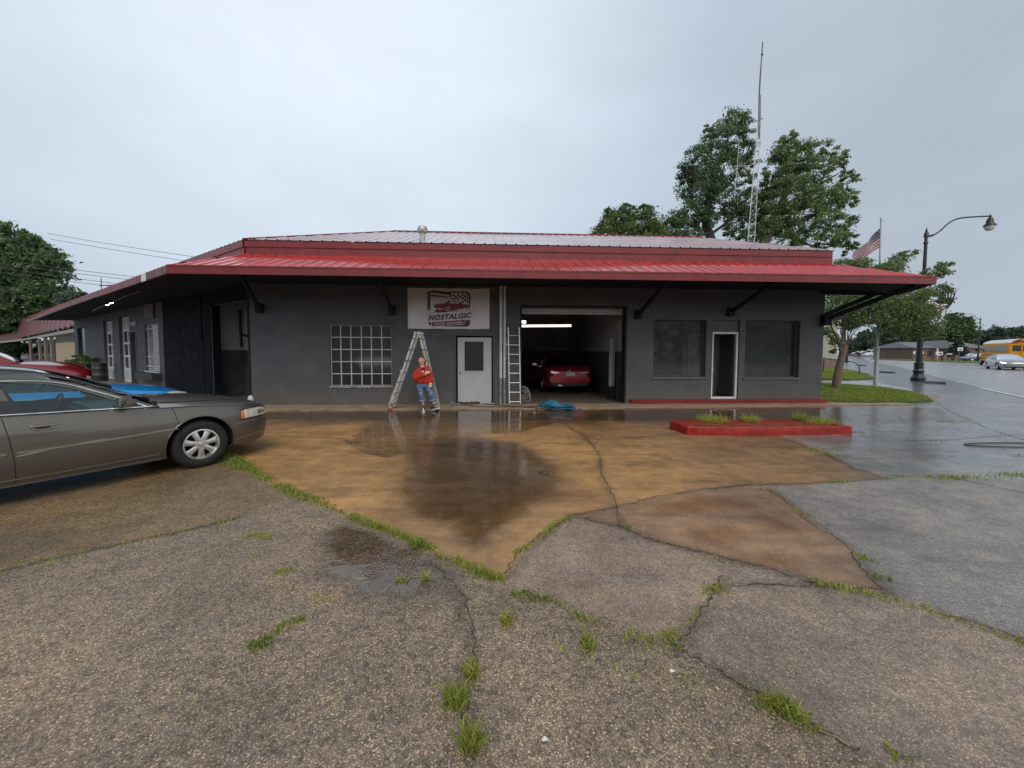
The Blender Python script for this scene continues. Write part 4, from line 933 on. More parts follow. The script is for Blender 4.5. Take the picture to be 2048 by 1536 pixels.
def greenhouse(c, P, root, G_, pillars='black'):
    """roof skin, side frames with glass, windscreen and rear window"""
    xr, xf = c.cab
    # roof rail curve: list of (x, z) from the cowl to the rear deck
    rail = catmull([(x, z, 0) for x, z in c.rail], 8)
    zroofc = lambda x, z: z+c.crown
    for sg, nm in ((-1, 'r'), (1, 'l')):
        outer = [(p.x, p.y) for p in rail]+[(c.rail[-1][0], c.zs(c.rail[-1][0])-.004)]
        bx = [c.rail[-1][0]+(c.rail[0][0]-c.rail[-1][0])*i/12 for i in range(1, 12)]
        outer += [(x, c.zs(x)-.006) for x in bx]
        holes = [list(reversed([(p.x, p.y) for p in catmull([(x, z, 0) for x, z in w+[w[0]]], 3)[:-1]])) for w in c.windows]
        k = MB(); k.sheet([outer]+holes, lambda x, z: c.S(x, max(z, c.zs(x)+1e-4), 0, sg), (0, -sg*.03, 0)); fo = k.build('side_frame', P, root)
        for i, w in enumerate(c.windows):
            ww = [(p.x, p.y) for p in catmull([(x, z, 0) for x, z in w+[w[0]]], 3)[:-1]]
            k = MB(); k.sheet([ww], lambda x, z: c.S(x, max(z, c.zs(x)+1e-4), -.012, sg)); k.build('side_window', G_, root)
        for b in getattr(c, 'bpanels', ()):
            k = MB(); k.sheet([b], lambda x, z: c.S(x, max(z, c.zs(x)+1e-4), .003, sg), (0, -sg*.004, 0)); k.build('pillar_trim', M_BLACKP, root)
    # roof between the rails where the rail is near its top
    top = [p for p in rail if c.roofx[0]-1e-6 <= p.x <= c.roofx[1]+1e-6]
    def arc(p, m=8, cr=None):
        y0 = c.gy(p.x, p.y); cr = c.crown if cr is None else cr
        return [Vector((p.x, -y0+2*y0*j/m, p.y+cr*(1-(2*j/m-1)**2))) for j in range(m+1)]
    k = MB(); k.grid([arc(p) for p in top]); k.build('roof_skin', P, root, smooth=50)
    for which in ('front', 'rear'):
        seg = [p for p in rail if (p.x >= c.roofx[1]-1e-6 if which == 'front' else p.x <= c.roofx[0]+1e-6)]
        seg.sort(key=lambda p: -p.y)
        rows = []
        for p in seg:
            f = (seg[0].y-p.y)/max(seg[0].y-seg[-1].y, 1e-6); bow = (.14 if which == 'front' else -.10)*f
            rows.append([Vector((q.x+bow*(1-(2*j/8-1)**2), q.y*.985, q.z)) for j, q in enumerate(arc(p))])
        k = MB(); k.grid(rows); k.build('windscreen' if which == 'front' else 'rear_window', G_, root, smooth=60)
def interior(c, root, sw=True):
    xr, xf = c.cab; zf = .42*c.hs; k = MB(); w = c.W(-1.5)-.12
    k.bbox((xr+.05, -w, .22), (xf-.15, w, zf-.1)); k.build('cabin_floor', M_BLACKP, root)
    k = MB(); k.bevbox((xf-.32, 0, c.zs(xf-.4)-.09), (.5, 2*w, .18), .05); k.build('dashboard', M_BLACKP, root)
    for y in (-.37, .37):
        for x0 in ((-1.75, -2.6) if xr < -2.7 else (-1.6,)):
            k = MB(); k.bevbox((x0, y, zf), (.5, .5, .16), .05); k.bevbox((x0-.32, y, zf+.27), (.14, .48, .58), .05, Matrix.Rotation(R(-12), 3, 'Y')); k.bevbox((x0-.40, y, zf+.62), (.1, .26, .16), .04); k.build('seat', M_SEAT, root)
    if sw:
        k = MB(); cc = Vector((xf-.72, .37, c.zs(-.8)-.02)); Rm = Matrix.Rotation(R(-65), 3, 'Y')
        k.tube([cc+Rm @ Vector((.18*math.cos(a), .18*math.sin(a), 0)) for a in [2*math.pi*i/20 for i in range(20)]], .014, 6, closed=True); k.bar(cc+Rm @ Vector((0, -.18, 0)), cc+Rm @ Vector((0, .18, 0)), .02); k.build('steering_wheel', M_BLACKP, root)
def wells(c, root):
    for ax in (0, -c.wb):
        for sg in (-1, 1):
            k = MB(); w = c.W(ax); pts = []
            for i in range(13):
                a = math.pi*i/12; pts.append((ax+c.ra*1.0*math.cos(a), c.axz+c.ra*1.0*math.sin(a)))
            k.grid([[Vector((x, sg*(w-.05 if z > 0 else 0), z)), Vector((x, sg*(w-.38), z))] for x, z in [(ax+c.ra, .2)]+pts+[(ax-c.ra, .2)]])
            k.sheet([[(ax+c.ra, .2)]+pts+[(ax-c.ra, .2)]], lambda x, z: Vector((x, sg*(w-.38), z))); k.build('wheel_well', M_WELL, root)
            k = MB(); rr_ = [c.S(ax+(c.ra+.006)*math.cos(a), max(c.axz+(c.ra+.006)*math.sin(a), c.zb(ax)), .004, sg) for a in [math.pi*(-.12+1.24*i/30) for i in range(31)]]
            k.tube(rr_, .011, 6); k.build('arch_lip', c.P, root, smooth=60)
def mirror_(c, root, x, sg, P, size=(.17, .20, .12)):
    z = c.zs(x)+.1; y = c.gy(x, z); k = MB(); k.bevbox((x+.0, sg*(y+.16), z+.01), (size[0], size[1], size[2]), .045); k.bar((x, sg*(y-.01), z-.05), (x, sg*(y+.12), z-.03), .09, .04); o = k.build('door_mirror', P, root, smooth=50)
    k = MB(); k.bbox((x-size[0]/2-.004, sg*(y+.16)-.085, z-.035), (x-size[0]/2, sg*(y+.16)+.085, z+.055)); k.build('mirror_glass', M_CHROME, o)

# --- taupe sedan in the left foreground
M_TAUPE = paint('taupe_paint', (.108, .099, .085), .55, .33)
sed = Car(wb=2.85, ends=(-3.96, 1.0), axz=.325, ra=.385, tuck=.07, shoulder=.045, hs=1.0, tumble=.42, crown=.03, solid_top=False, P=M_TAUPE,
    plan=([-3.96, -3.85, -3.6, -3.1, -2.4, -1.2, 0, .40, .68, .84, .92, .97, 1.0], [.66, .78, .86, .91, .935, .94, .925, .885, .81, .73, .66, .58, .50]),
    belt=([-3.96, -3.85, -3.3, -2.6, -1.6, -.6, 0, .5, .82, .93, 1.0], [.78, .93, .99, .965, .925, .885, .865, .83, .775, .71, .60]),
    bottom=([-3.96, -3.7, -3.2, -2.5, -.5, .4, .66, .9, 1.0], [.44, .28, .24, .20, .20, .22, .21, .26, .38]),
    centre=([-3.96, -3.85, -3.3, -2.9, -.55, 0, .5, .84, .94, 1.0], [.80, .96, 1.06, 1.06, .985, .955, .90, .81, .73, .61]),
    cab=(-3.05, -.42), roofx=(-2.45, -1.28),
    rail=[(-.42, .893), (-.62, .99), (-.95, 1.16), (-1.28, 1.285), (-1.7, 1.33), (-2.1, 1.32), (-2.45, 1.27), (-2.75, 1.145), (-3.05, .985)],
    windows=[[(-.66, .925), (-.86, 1.035), (-1.1, 1.16), (-1.3, 1.232), (-1.55, 1.262), (-1.62, 1.260), (-1.50, .955), (-1.1, .94)],
             [(-1.92, 1.258), (-2.15, 1.242), (-2.4, 1.19), (-2.6, 1.105), (-2.72, 1.02), (-2.70, .99), (-1.86, .965)]],
    bpanels=[[(-1.625, 1.263), (-1.76, 1.267), (-1.66, .955), (-1.49, .95)], [(-1.77, 1.266), (-1.925, 1.262), (-1.875, .965), (-1.67, .957)]])
def build_sedan():
    c = sed; h = Vector((.545, .838, 0)).normalized(); rv = Vector((h.y, -h.x, 0)); cp = G(403, 934); base = cp-rv*.86
    root = thing('parked_car', base, math.atan2(h.y, h.x), 'taupe four-door sedan with seven-spoke silver wheels, nearest car at the left edge', 'car')
    car_body(c, M_TAUPE, root, .03); greenhouse(c, M_TAUPE, root, M_CARGL); interior(c, root); wells(c, root)
    # hood skin edge seam lines, door seams
    for sg in (-1, 1):
        for line in ([(-.30, .865), (-.26, .72), (-.235, .5), (-.245, .235)], [(-1.64, .945), (-1.60, .7), (-1.575, .45), (-1.57, .215)], [(-2.72, .96), (-2.70, .75), (-2.55, .62), (-2.45, .5)]): k = MB(); ribbon(c, line, .007, .0015, sg, k); k.build('door_gap', M_SEAM, root)
        k = MB(); ribbon(c, [(-.5, .872), (0, .845), (.5, .80), (.75, .77)], .007, .0015, sg, k); k.build('fender_gap', M_SEAM, root)
        k = MB(); ribbon(c, [(-3.5, .575), (-2.6, .565), (-1.62, .553)], .022, .008, sg, k); ribbon(c, [(-1.56, .553), (-.9, .565), (-.26, .59)], .022, .008, sg, k); ribbon(c, [(-.22, .59), (-.1, .592), (-.39+.01, .582)][:2], .02, .008, sg, k) if False else None
        k.build('side_moulding', mat('moulding_paint', (.24, .225, .205), .25, metal=.5, var=.05, coat=.6), root)
        k = MB(); ribbon(c, [(-1.56, .52), (-1.35, .548), (-1.1, .568), (-.9, .572)], .012, .006, sg, k); k.build('pale_crease_strip', mat('pale_strip', (.4, .39, .37), .3, metal=.5, var=.2), root)  # short pale strip low on the front door
        k = MB(); ribbon(c, [(-2.40, .285), (-1.4, .275), (-.44, .285)], .012, .006, sg, k); ribbon(c, [(-2.40, .222), (-1.4, .215), (-.42, .222)], .012, .007, sg, k); k.build('sill_trim', MATS['moulding_paint'], root)
        # chrome window surround
        k = MB(); q = [(-.52, .898), (-.70, 1.0), (-.92, 1.11), (-1.15, 1.218), (-1.35, 1.268), (-1.6, 1.285), (-1.78, 1.285), (-2.1, 1.27), (-2.4, 1.22), (-2.62, 1.125), (-2.78, 1.01)]
        qq = catmull([(x, z, 0) for x, z in q], 8); k.tube([c.S(p.x, max(p.y, c.zs(p.x)+.002), .006, sg) for p in qq], .0085, 6); 
        qb = catmull([(x, c.zs(x)+.022, 0) for x in (-.50, -.8, -1.2, -1.7, -2.2, -2.78)], 6); k.tube([c.S(p.x, p.y, .008, sg) for p in qb], .009, 6)
        k.tube([c.S(-.50, c.zs(-.5)+.022, .008, sg), c.S(-.485, c.zs(-.485)+.03, .008, sg), c.S(-.52, .902, .006, sg)], .0085, 6); k.build('chrome_surround', M_CHROME, root, smooth=60)
        # mirror sail triangle
        k = MB(); k.sheet([[(-.55, .915), (-.78, 1.045), (-.75, .92)]], lambda x, z: c.S(x, max(z, c.zs(x)+.001), .001, sg), (0, sg*.006, 0)); k.build('mirror_sail', M_BLACKP, root)
        mirror_(c, root, -.74, sg, M_TAUPE, (.15, .22, .135))
        # door handles
        for hx in (-1.36, -2.45):
            k = MB(); rows = []
            for j in range(17):
                a = math.pi*2*j/16; pass
            el = [(hx+.10*math.copysign(abs(math.cos(a))**.6, math.cos(a)), .80+.03*math.copysign(abs(math.sin(a))**.7, math.sin(a))) for a in [2*math.pi*i/24 for i in range(24)]]
            k.sheet([el], lambda x, z: c.S(x, z, .002, sg), (0, sg*.010, 0)); ho = k.build('door_handle', M_TAUPE, root, smooth=30)
            k = MB(); k.sheet([[(hx-.02+.055*math.cos(a), .79+.013*math.sin(a)) for a in [2*math.pi*i/16 for i in range(16)]]], lambda x, z: c.S(x, z, .0135, sg), (0, sg*.001, 0)); k.build('handle_recess', M_SEAM, ho)
            k = MB(); k.tube([c.S(x, z, .013, sg) for x, z in el], .004, 5, closed=True); k.tube([c.S(hx+dx, .806, .016, sg) for dx in (-.09, -.04, .02, .09)], .009, 6); k.build('handle_rim', MATS['moulding_paint'], ho)
        # headlamp with amber marker
        k = MB(); side_patch(c, [(.55, .728), (.7, .732), (.82, .728), (.92, .70), (.965, .665)], [(.55, .60), (.7, .603), (.82, .607), (.92, .607), (.97, .605)], .008, sg, k, 6); ho = k.build('headlight', M_HEAD, root, smooth=50)
        k = MB(); side_patch(c, [(.50, .712), (.55, .728)], [(.50, .598), (.55, .60)], .008, sg, k, 4); k.build('amber_marker', M_AMBER, ho)
        k = MB(); side_patch(c, [(.74, .712), (.82, .71), (.9, .69)], [(.74, .625), (.82, .62), (.9, .625)], .010, sg, k, 4); k.build('lamp_reflector', mat('lamp_chrome', (.5, .5, .46), .2, metal=.8, var=.3, scale=30), ho)
        k = MB(); ribbon(c, [(.49, .722), (.7, .742), (.82, .738), (.93, .705)], .008, .004, sg, k); ribbon(c, [(.49, .588), (.7, .594), (.85, .598), (.97, .598)], .008, .004, sg, k); k.build('lamp_gap', M_SEAM, ho)
        k = MB(); ribbon(c, [(.40, .535), (.6, .548), (.8, .56), (.9, .565), (.97, .565)], .013, .010, sg, k); ribbon(c, [(.40, .31), (.6, .325), (.75, .34), (.9, .355)], .012, .008, sg, k); k.build('bumper_trim', MATS['moulding_paint'], root)
        wheel(root, 0, sg*.795, .325, .225, .205, sg); wheel(root, -c.wb, sg*.79, .325, .225, .205, sg)
        k = MB(); side_patch(c, [(-3.93, .86), (-3.8, .87), (-3.6, .87)], [(-3.93, .66), (-3.8, .66), (-3.6, .68)], .01, sg, k, 5); k.build('tail_light', M_TAIL, root)
    # hood, cowl and wipers
    k = MB(); k.grid([[Vector((x, c.side_y(x, c.zs(x))*.80*s, c.zs(x)+(c.zc(x)-c.zs(x))*(1-.80**2.4)+.002+.004*(1-abs(s)))) for s in (-1.0, 1.0)] for x in (-.5, -.505)]) ; 
    k.bevbox((-.46, 0, .925), (.16, 1.35, .05), .015); k.build('cowl_grille', M_BLACKP, root)
    k = MB(); [k.bar((-.50, y, .97), (-.60, y+.5, 1.0), .018) for y in (-.55, .02)]; k.build('wipers', M_BLACKP, root)
    k = MB()
    for sg in (-1, 1):
        q = [(-.42, .80), (0, .80), (.4, .78), (.7, .74), (.88, .66)]
        pts = []
        for x, f in q:
            w = c.side_y(x, c.zs(x)); t = 1-f; pts.append(Vector((x, sg*w*f, c.zs(x)+(c.zc(x)-c.zs(x))*(1-(1-t)**2.4)+.004)))
        k.tube(catmull(pts, 6), .0045, 4)
    k.build('hood_gap', M_SEAM, root)
    k = MB(); k.bevbox((.98, 0, .62), (.05, .8, .16), .02); k.build('front_grille', M_BLACKP, root)
    return root
build_sedan()

# generic profile for the other cars
def simple_car(name, base, rz, P, label, cat='car', roofP=None, glassm=None, group=None, sc=(1, 1, 1), res=.06, spokes=10, tall=0.0, detail=True, plate=False, lit=False, rk=1.0):
    zz = lambda L: [z*(1+tall) for z in L]; rz_ = lambda L: [(x, .93+(z-.93)*rk if z > .93 else z) for x, z in L]
    c = Car(wb=2.75, ends=(-3.72, .92), axz=.33, ra=.375, tuck=.08, shoulder=.06, hs=1.0, tumble=.48, crown=.05, solid_top=False, P=P,
        plan=([-3.72, -3.6, -3.3, -2.8, -1.4, 0, .4, .7, .84, .92], [.62, .76, .86, .90, .92, .905, .86, .76, .66, .50]),
        belt=([-3.72, -3.6, -3.1, -2.2, -1.2, -.4, .3, .7, .92], zz([.84, .97, 1.0, .96, .92, .88, .80, .70, .56])),
        bottom=([-3.72, -3.4, -2.4, -.4, .5, .92], [.42, .26, .19, .19, .20, .32]),
        centre=([-3.72, -3.6, -3.1, -.6, 0, .5, .8, .92], zz([.86, 1.0, 1.06, .99, .94, .86, .74, .58])),
        cab=(-3.1, -.38), roofx=(-2.35, -1.28),
        rail=[(-.38, .89*(1+tall)), (-.8, 1.12*(1+tall)), (-1.28, 1.32*(1+tall)), (-1.75, 1.40*(1+tall)), (-2.1, 1.385*(1+tall)), (-2.35, 1.34*(1+tall)), (-2.75, 1.19*(1+tall)), (-3.1, 1.01*(1+tall))],
        windows=[[(-.68, .94*(1+tall)), (-1.0, 1.13*(1+tall)), (-1.3, 1.26*(1+tall)), (-1.62, 1.32*(1+tall)), (-1.58, .965*(1+tall))], [(-1.72, 1.325*(1+tall)), (-2.1, 1.305*(1+tall)), (-2.4, 1.21*(1+tall)), (-2.66, 1.06*(1+tall)), (-1.68, .975*(1+tall))]])
    c.rail = rz_(c.rail); c.windows = [rz_(w) for w in c.windows]
    root = thing(name, base, rz, label, cat, group); G_ = glassm or M_DARKGL
    car_body(c, P, root, res); greenhouse(c, roofP or P, root, G_)
    if detail: wells(c, root); interior(c, root)
    else:
        k = MB(); k.bbox((-3.0, -.75, .3), (-.5, .75, .85)); k.build('cabin_floor', M_BLACKP, root)
    for sg in (-1, 1):
        wheel(root, 0, sg*.78, .33, .21, .22, sg, spokes, simple=not detail); wheel(root, -c.wb, sg*.78, .33, .21, .22, sg, spokes, simple=not detail)
        k = MB(); side_patch(c, [(.42, .72), (.65, .71), (.82, .67), (.87, .63)], [(.52, .645), (.65, .63), (.8, .60), (.87, .59)], .012, sg, k, 4); k.build('headlight', lampmat('headlamp_glow', (1, .93, .85), 3) if lit else M_HEAD, root, smooth=50)
        k = MB(); side_patch(c, [(-3.69, .80), (-3.62, .86), (-3.5, .87), (-3.3, .86)], [(-3.69, .70), (-3.62, .72), (-3.5, .75), (-3.3, .82)], .012, sg, k, 4); k.build('tail_light', M_TAIL, root, smooth=50)
        mirror_(c, root, -.8, sg, P)
        if detail:
            for line in ([(-.32, .87), (-.28, .6), (-.30, .22)], [(-1.64, .94), (-1.6, .6), (-1.6, .2)], [(-2.6, .95), (-2.5, .7), (-2.4, .5)]): k = MB(); ribbon(c, line, .008, .002, sg, k); k.build('door_gap', M_SEAM, root)
    k = MB(); k.bevbox((.86, 0, .42), (.1, .9, .2), .03); k.build('front_grille', M_BLACKP, root)
    return root, c
# blue car with dark roof behind the sedan
M_BLUE = paint('bright_blue_paint', (.015, .30, .80), .3, .28); M_DKROOF = paint('dark_blue_black_roof', (.022, .024, .035), .3, .3)
hb = Vector((.545, .838, 0)).normalized()
tip = G(374, 793, .575); bl = tip-hb*.8+Vector((-hb.y, hb.x, 0))*.72; bl.z = 0
br_, bc_ = simple_car('parked_car', bl, math.atan2(hb.y, hb.x), M_BLUE, 'bright blue low car mostly hidden behind the taupe sedan', roofP=M_DKROOF, glassm=M_CARGL, res=.045, rk=.98, tall=-.07)
for sg in (-1, 1):
    def hoodP(x, t, off=.006): w = bc_.side_y(x, bc_.zs(x)); return Vector((x, sg*w*(1-t), bc_.zs(x)+(bc_.zc(x)-bc_.zs(x))*(1-(1-t)**2.4)+off))
    k = MB(); k.grid([[hoodP(x, t0+(t1-t0)*j/4) for j in range(5)] for x, t0, t1 in ((.50, .0, .03), (.58, .0, .12), (.66, .0, .18), (.74, .0, .22), (.80, .0, .20), (.85, .02, .12))]); k.build('swept_headlight', M_HEAD, br_, smooth=60)
    k = MB(); k.grid([[hoodP(x, t, .010) for t in (.06, .12)] for x in (.64, .7, .76, .8)]); k.build('dark_lamp_core', M_BLACKP, br_)
# red sedan in the bay, seen from behind
M_CRIM = paint('crimson_paint', (.30, .010, .035), .4, .28)
rp_ = G(1140, 791); hc = BN*-1
rr_, rc_ = simple_car('parked_car', Vector((rp_.x, rp_.y, 0.02))+hc*3.75, math.atan2(hc.y, hc.x), M_CRIM, 'crimson sedan parked nose-in inside the open garage bay', res=.045)
def red_rear():
    k = MB(); k.bbox((-3.775, -.16, .70), (-3.765, .16, .82)); po = k.build('licence_plate', mat('plate_white', (.50, .58, .60), .4, var=.1, scale=30), rr_)
    k = MB()
    for i in range(7):
        y = .115-.037*i
        if i == 3: continue
        k.bbox((-3.7785, y-.011, .735), (-3.7755, y+.011, .785))
    k.build('plate_characters', mat('plate_ink', (.06, .12, .16), .5), po)
    k = MB(); k.tube([(-3.73, -.60, .845), (-3.745, -.3, .862), (-3.75, 0, .868), (-3.745, .3, .862), (-3.73, .6, .845)], .012, 6); k.build('trunk_trim', M_CRIM, rr_)
    for s in (-1, 1):
        k = MB(); k.add([(-3.745, s*.36, .80), (-3.735, s*.62, .775), (-3.70, s*.72, .80), (-3.70, s*.70, .86), (-3.735, s*.55, .86)], [(0, 1, 2, 3, 4)]); k.add([(-3.75, s*.36, .80), (-3.742, s*.62, .775), (-3.735, s*.55, .86)], [(0, 1, 2)]); k.build('tail_lens', mat('silver_lens', (.6, .55, .55), .15, metal=.5, var=.2, scale=30), rr_)
    k = MB(); k.tube([(-3.70, -.62, .36), (-3.755, -.3, .335), (-3.765, 0, .33), (-3.755, .3, .335), (-3.70, .62, .36)], .013, 6); k.build('bumper_chrome', M_CHROME, rr_)
    k = MB(); k.bevbox((-3.70, 0, .40), (.1, 1.35, .13), .03); k.build('rear_diffuser', M_BLACKP, rr_)
    k = MB(); k.bevbox((-3.72, 0, .56), (.09, 1.5, .22), .04); k.build('rear_bumper', M_CRIM, rr_, smooth=40)
    k = MB(); k.tube([(-3.752, .05*math.cos(a)*1.3, .865+.03*math.sin(a)) for a in [2*math.pi*i/14 for i in range(14)]], .006, 5, closed=True); k.bar((-3.752, -.02, .845), (-3.752, -.01, .885), .008); k.bar((-3.752, .02, .885), (-3.752, .01, .845), .008); k.build('badge', M_CHROME, rr_)
red_rear()
# silver sedan on the road with lit headlights, nose to the camera's right
ps = G(1992, 737.5); ps2 = G(2062, 738.5)
hs_ = Vector((-.616, -.788, 0)).normalized()
simple_car('sedan', Vector((*G(2024, 740).xy, 0)), math.atan2(hs_.y, hs_.x), paint('silver_paint', (.30, .33, .35), .6, .3), 'silver-grey sedan with lit headlamp driving on the wet road ahead of the bus', res=.08, detail=False, lit=True)

# --- red pickup truck
M_RTR = paint('truck_red', (.22, .010, .018), .3, .25)
def build_truck():
    c = Car(wb=3.6, ends=(-4.9, .98), axz=.39, ra=.46, tuck=.06, shoulder=.05, hs=1.5, tumble=.33, crown=.05, solid_top=False, P=M_RTR,
        plan=([-4.9, -4.8, -1, 0, .5, .8, .92, .98], [.9, .96, .98, .97, .93, .87, .8, .7]),
        belt=([-4.9, -2.4, -.6, 0, .5, .85, .98], [1.30, 1.28, 1.22, 1.17, 1.12, 1.03, .92]), bottom=([-4.9, -3, 0, .98], [.5, .42, .42, .5]),
        centre=([-4.9, -2.4, -.6, 0, .5, .85, .98], [1.30, 1.30, 1.28, 1.27, 1.21, 1.10, .94]),
        cab=(-2.75, -.42), roofx=(-2.5, -1.35),
        rail=[(-.42, 1.235), (-.85, 1.52), (-1.35, 1.80), (-1.9, 1.87), (-2.3, 1.86), (-2.5, 1.82), (-2.75, 1.30)],
        windows=[[(-.78, 1.28), (-1.1, 1.53), (-1.4, 1.70), (-1.75, 1.76), (-1.75, 1.30)], [(-1.85, 1.76), (-2.3, 1.74), (-2.5, 1.6), (-2.55, 1.32), (-1.85, 1.30)]])
    h = Vector((.60, .80, 0)).normalized(); tip = G(176, 737, 1.03); b = tip-h*.88+Vector((-h.y, h.x, 0))*.80; b.z = 0
    root = thing('pickup_truck', b, math.atan2(h.y, h.x), 'red pickup truck with chrome-capped mirror behind the dark-roofed car', 'pickup truck')
    car_body(c, M_RTR, root, .05); greenhouse(c, M_RTR, root, M_CARGL); wells(c, root); interior(c, root)
    for sg in (-1, 1):
        wheel(root, 0, sg*.84, .39, .25, .25, sg, 6); wheel(root, -c.wb, sg*.84, .39, .25, .25, sg, 6)
        z = 1.33; y = c.gy(-.95, z); k = MB(); k.bevbox((-.95, sg*(y+.2), z+.03), (.12, .24, .22), .04); k.bar((-.95, sg*y, z-.05), (-.95, sg*(y+.1), z-.02), .08, .05); o = k.build('door_mirror', M_BLACKP, root, smooth=50)
        k = MB(); k.bevbox((-.90, sg*(y+.2), z+.04), (.05, .245, .225), .02); k.build('mirror_cap', M_CHROME, o)
        k = MB(); side_patch(c, [(.84, .82), (.9, .80), (.96, .78)], [(.84, .70), (.9, .69), (.96, .68)], .008, sg, k, 4); k.build('headlight', M_HEAD, root)
    k = MB(); k.tube([(-.44, -.86, 1.27), (-.40, 0, 1.31), (-.44, .86, 1.27)], .03, 6); k.bevbox((-.5, .1, 1.3), (.15, .5, .06), .02); k.build('wiper_cowl', M_BLACKP, root)
    k = MB(); q = [c.S(x, z, -.06, 1) for x, z in ((-.48, 1.28), (-.86, 1.53), (-1.32, 1.80))]; k.tube(q, .035, 6); q = [c.S(x, z, -.06, -1) for x, z in ((-.48, 1.28), (-.86, 1.53), (-1.32, 1.80))]; k.tube(q, .03, 6); k.build('windscreen_frame', M_WHITEP, root)
    k = MB(); k.bevbox((.93, 0, .85), (.1, 1.2, .3), .03); k.build('front_grille', M_BLACKP, root)
build_truck()
# ------------------------------------------------------------------ things in front of the garage
def wW(s, d, z): return WB @ Vector((s, -d, z))        # point in front of the front wall by d metres
# banner
bh = R4(816, 979, 577, 658); BW, BH = bh[1]-bh[0], bh[3]-bh[2]
ban = thing('banner', wW((bh[0]+bh[1])/2, .02, bh[2]), BA, 'white vinyl banner of the auto garage hung on the wall above the door', 'banner')
M_VIN = mat('banner_vinyl', (.62, .60, .66), .5, var=.06, scale=2); M_NAVY = mat('banner_navy', (.022, .024, .06), .5, var=.05); M_MAR = mat('banner_maroon', (.16, .012, .045), .5, var=.08); M_BGR = mat('banner_grey', (.20, .20, .25), .5)
def bwave(x, z): return -.012-.0035*math.sin(x*5+z*2)*(z/BH)-.0012*math.sin(x*11+1)
k = MB(); rows = []
for j in range(9): rows.append([Vector((-BW/2+BW*i/24, bwave(-BW/2+BW*i/24, BH*j/8), BH*j/8+.006*math.sin(i*.9))) for i in range(25)])
k.grid(rows); n = len(k.v); k.grid([[p+Vector((0, .004, 0)) for p in r] for r in rows]); vin = k.build('vinyl_sheet', M_VIN, ban, smooth=60)
# artwork is laid out in the banner pixels of the photo zoom: u 165..1835, v 175..1005
def bu(u, v, off=.006): x = (u-165)/1670*BW-BW/2; z = (1-(v-175)/830)*BH; return Vector((x, bwave(x, z)-off, z))
def art(polys, m, name, off=.006, parent=None):
    k = MB()
    for lp in polys:
        loops = lp if isinstance(lp[0], list) else [lp]; k.sheet(loops, lambda a, b: bu(a, b, off))
    return k.build(name, m, parent or ban)
def rr(x0, y0, x1, y1, r, n=5):
    o = []
    for cx, cy, a0 in ((x1-r, y1-r, 0), (x0+r, y1-r, 90), (x0+r, y0+r, 180), (x1-r, y0+r, 270)):
        o += [(cx+r*math.cos(R(a0+90*i/n)), cy+r*math.sin(R(a0+90*i/n))) for i in range(n+1)]
    return o
art([[(565,632),(565,270),(600,240),(640,235),(1010,290),(1040,310),(1048,400),(1030,402),(1022,330),(1000,308),(660,262),(630,268),(622,300),(622,632)], [(1040,238),(1380,238),(1425,265),(1440,300),(1440,560),(1420,590),(1345,600),(1345,588),(1400,575),(1412,540),(1412,320),(1400,280),(1370,262),(1040,262)]], M_NAVY, 'emblem_frame')
art([[(640,235),(660,215),(740,225),(900,240),(1040,250),(1060,300),(1000,292),(800,262)]], M_MAR, 'emblem_roof')
art([[(580,625),(580,300),(606,272),(606,625)], [(625,345),(985,372),(1000,350),(640,300),(625,320)]], M_BGR, 'emblem_doorway')
ck = []
for i in range(7):
    for j in range(5):
        if (i+j) % 2: continue
        x, y = 1075+i*47, 300+j*38
        ck.append([(x, y+i*-4), (x+44, y-(i+1)*4), (x+44, y+36-(i+1)*4), (x, y+36-i*4)])
art([c_ for c_ in ck if not (c_[0][1] > 400 and c_[0][0] < 1230)], M_NAVY, 'checkered_flag')
art([[(695,520),(740,500),(930,480),(985,430),(1150,430),(1230,455),(1275,490),(1395,500),(1410,520),(1400,560),(1290,590),(1270,610),(1030,640),(1000,655),(740,665),(700,640),(760,600),(720,570),(695,560)]], M_MAR, 'emblem_car', .009)
art([[(1000,482),(1030,445),(1110,443),(1115,482)], [(1130,482),(1130,445),(1160,445),(1225,480)], [(1180,600),(1265,592),(1265,602),(1180,612)], [(770,585),(900,600),(930,590),(920,606),(780,608)]], M_VIN, 'emblem_car_glass', .011)
art([[[(985+42*math.cos(a), 598+50*math.sin(a)) for a in [2*math.pi*i/20 for i in range(20)]], [(985+30*math.cos(a), 598+37*math.sin(a)) for a in [2*math.pi*i/20 for i in range(20)]]]], M_VIN, 'emblem_wheel', .011)
art([[(530,690),(900,660),(1560,612),(1560,616),(900,668),(530,695)], [(500,880),(640,868),(640,874),(500,884)]], M_NAVY, 'emblem_lines', .011)
art([[(650,870),(1345,812),(1295,900),(820,940),(650,955)]], M_MAR, 'emblem_ribbon', .007)
art([[(580,880),(640,878),(632,948),(600,925)], [(1350,822),(1430,815),(1432,900),(1405,945),(1340,955),(820,958),(1000,935),(1300,912)]], M_NAVY, 'emblem_ribbon_ends', .007)
def bantext(txt, u0, u1, v0, v1, slope, m, name, shear=.2, bold=.0, off=.0135, spacing=1.0):
    vs, fs = text_mb(txt, 1.0, shear=shear, bold=bold, ext=0, spacing=spacing); x0 = min(v.x for v in vs); x1 = max(v.x for v in vs); y0 = min(v.y for v in vs); y1 = max(v.y for v in vs); out = []
    for v in vs:
        fx = (v.x-x0)/(x1-x0); fy = (v.y-y0)/(y1-y0); u = u0+fx*(u1-u0); vv = v1+(v0-v1)*fy-slope*fx; out.append(bu(u, vv, off))
    k = MB(); k.add(out, fs); return k.build(name, m, ban)
bantext('NOSTALGIC', 580, 1465, 728, 843, 66, M_NAVY, 'lettering', bold=.045, spacing=1.08)
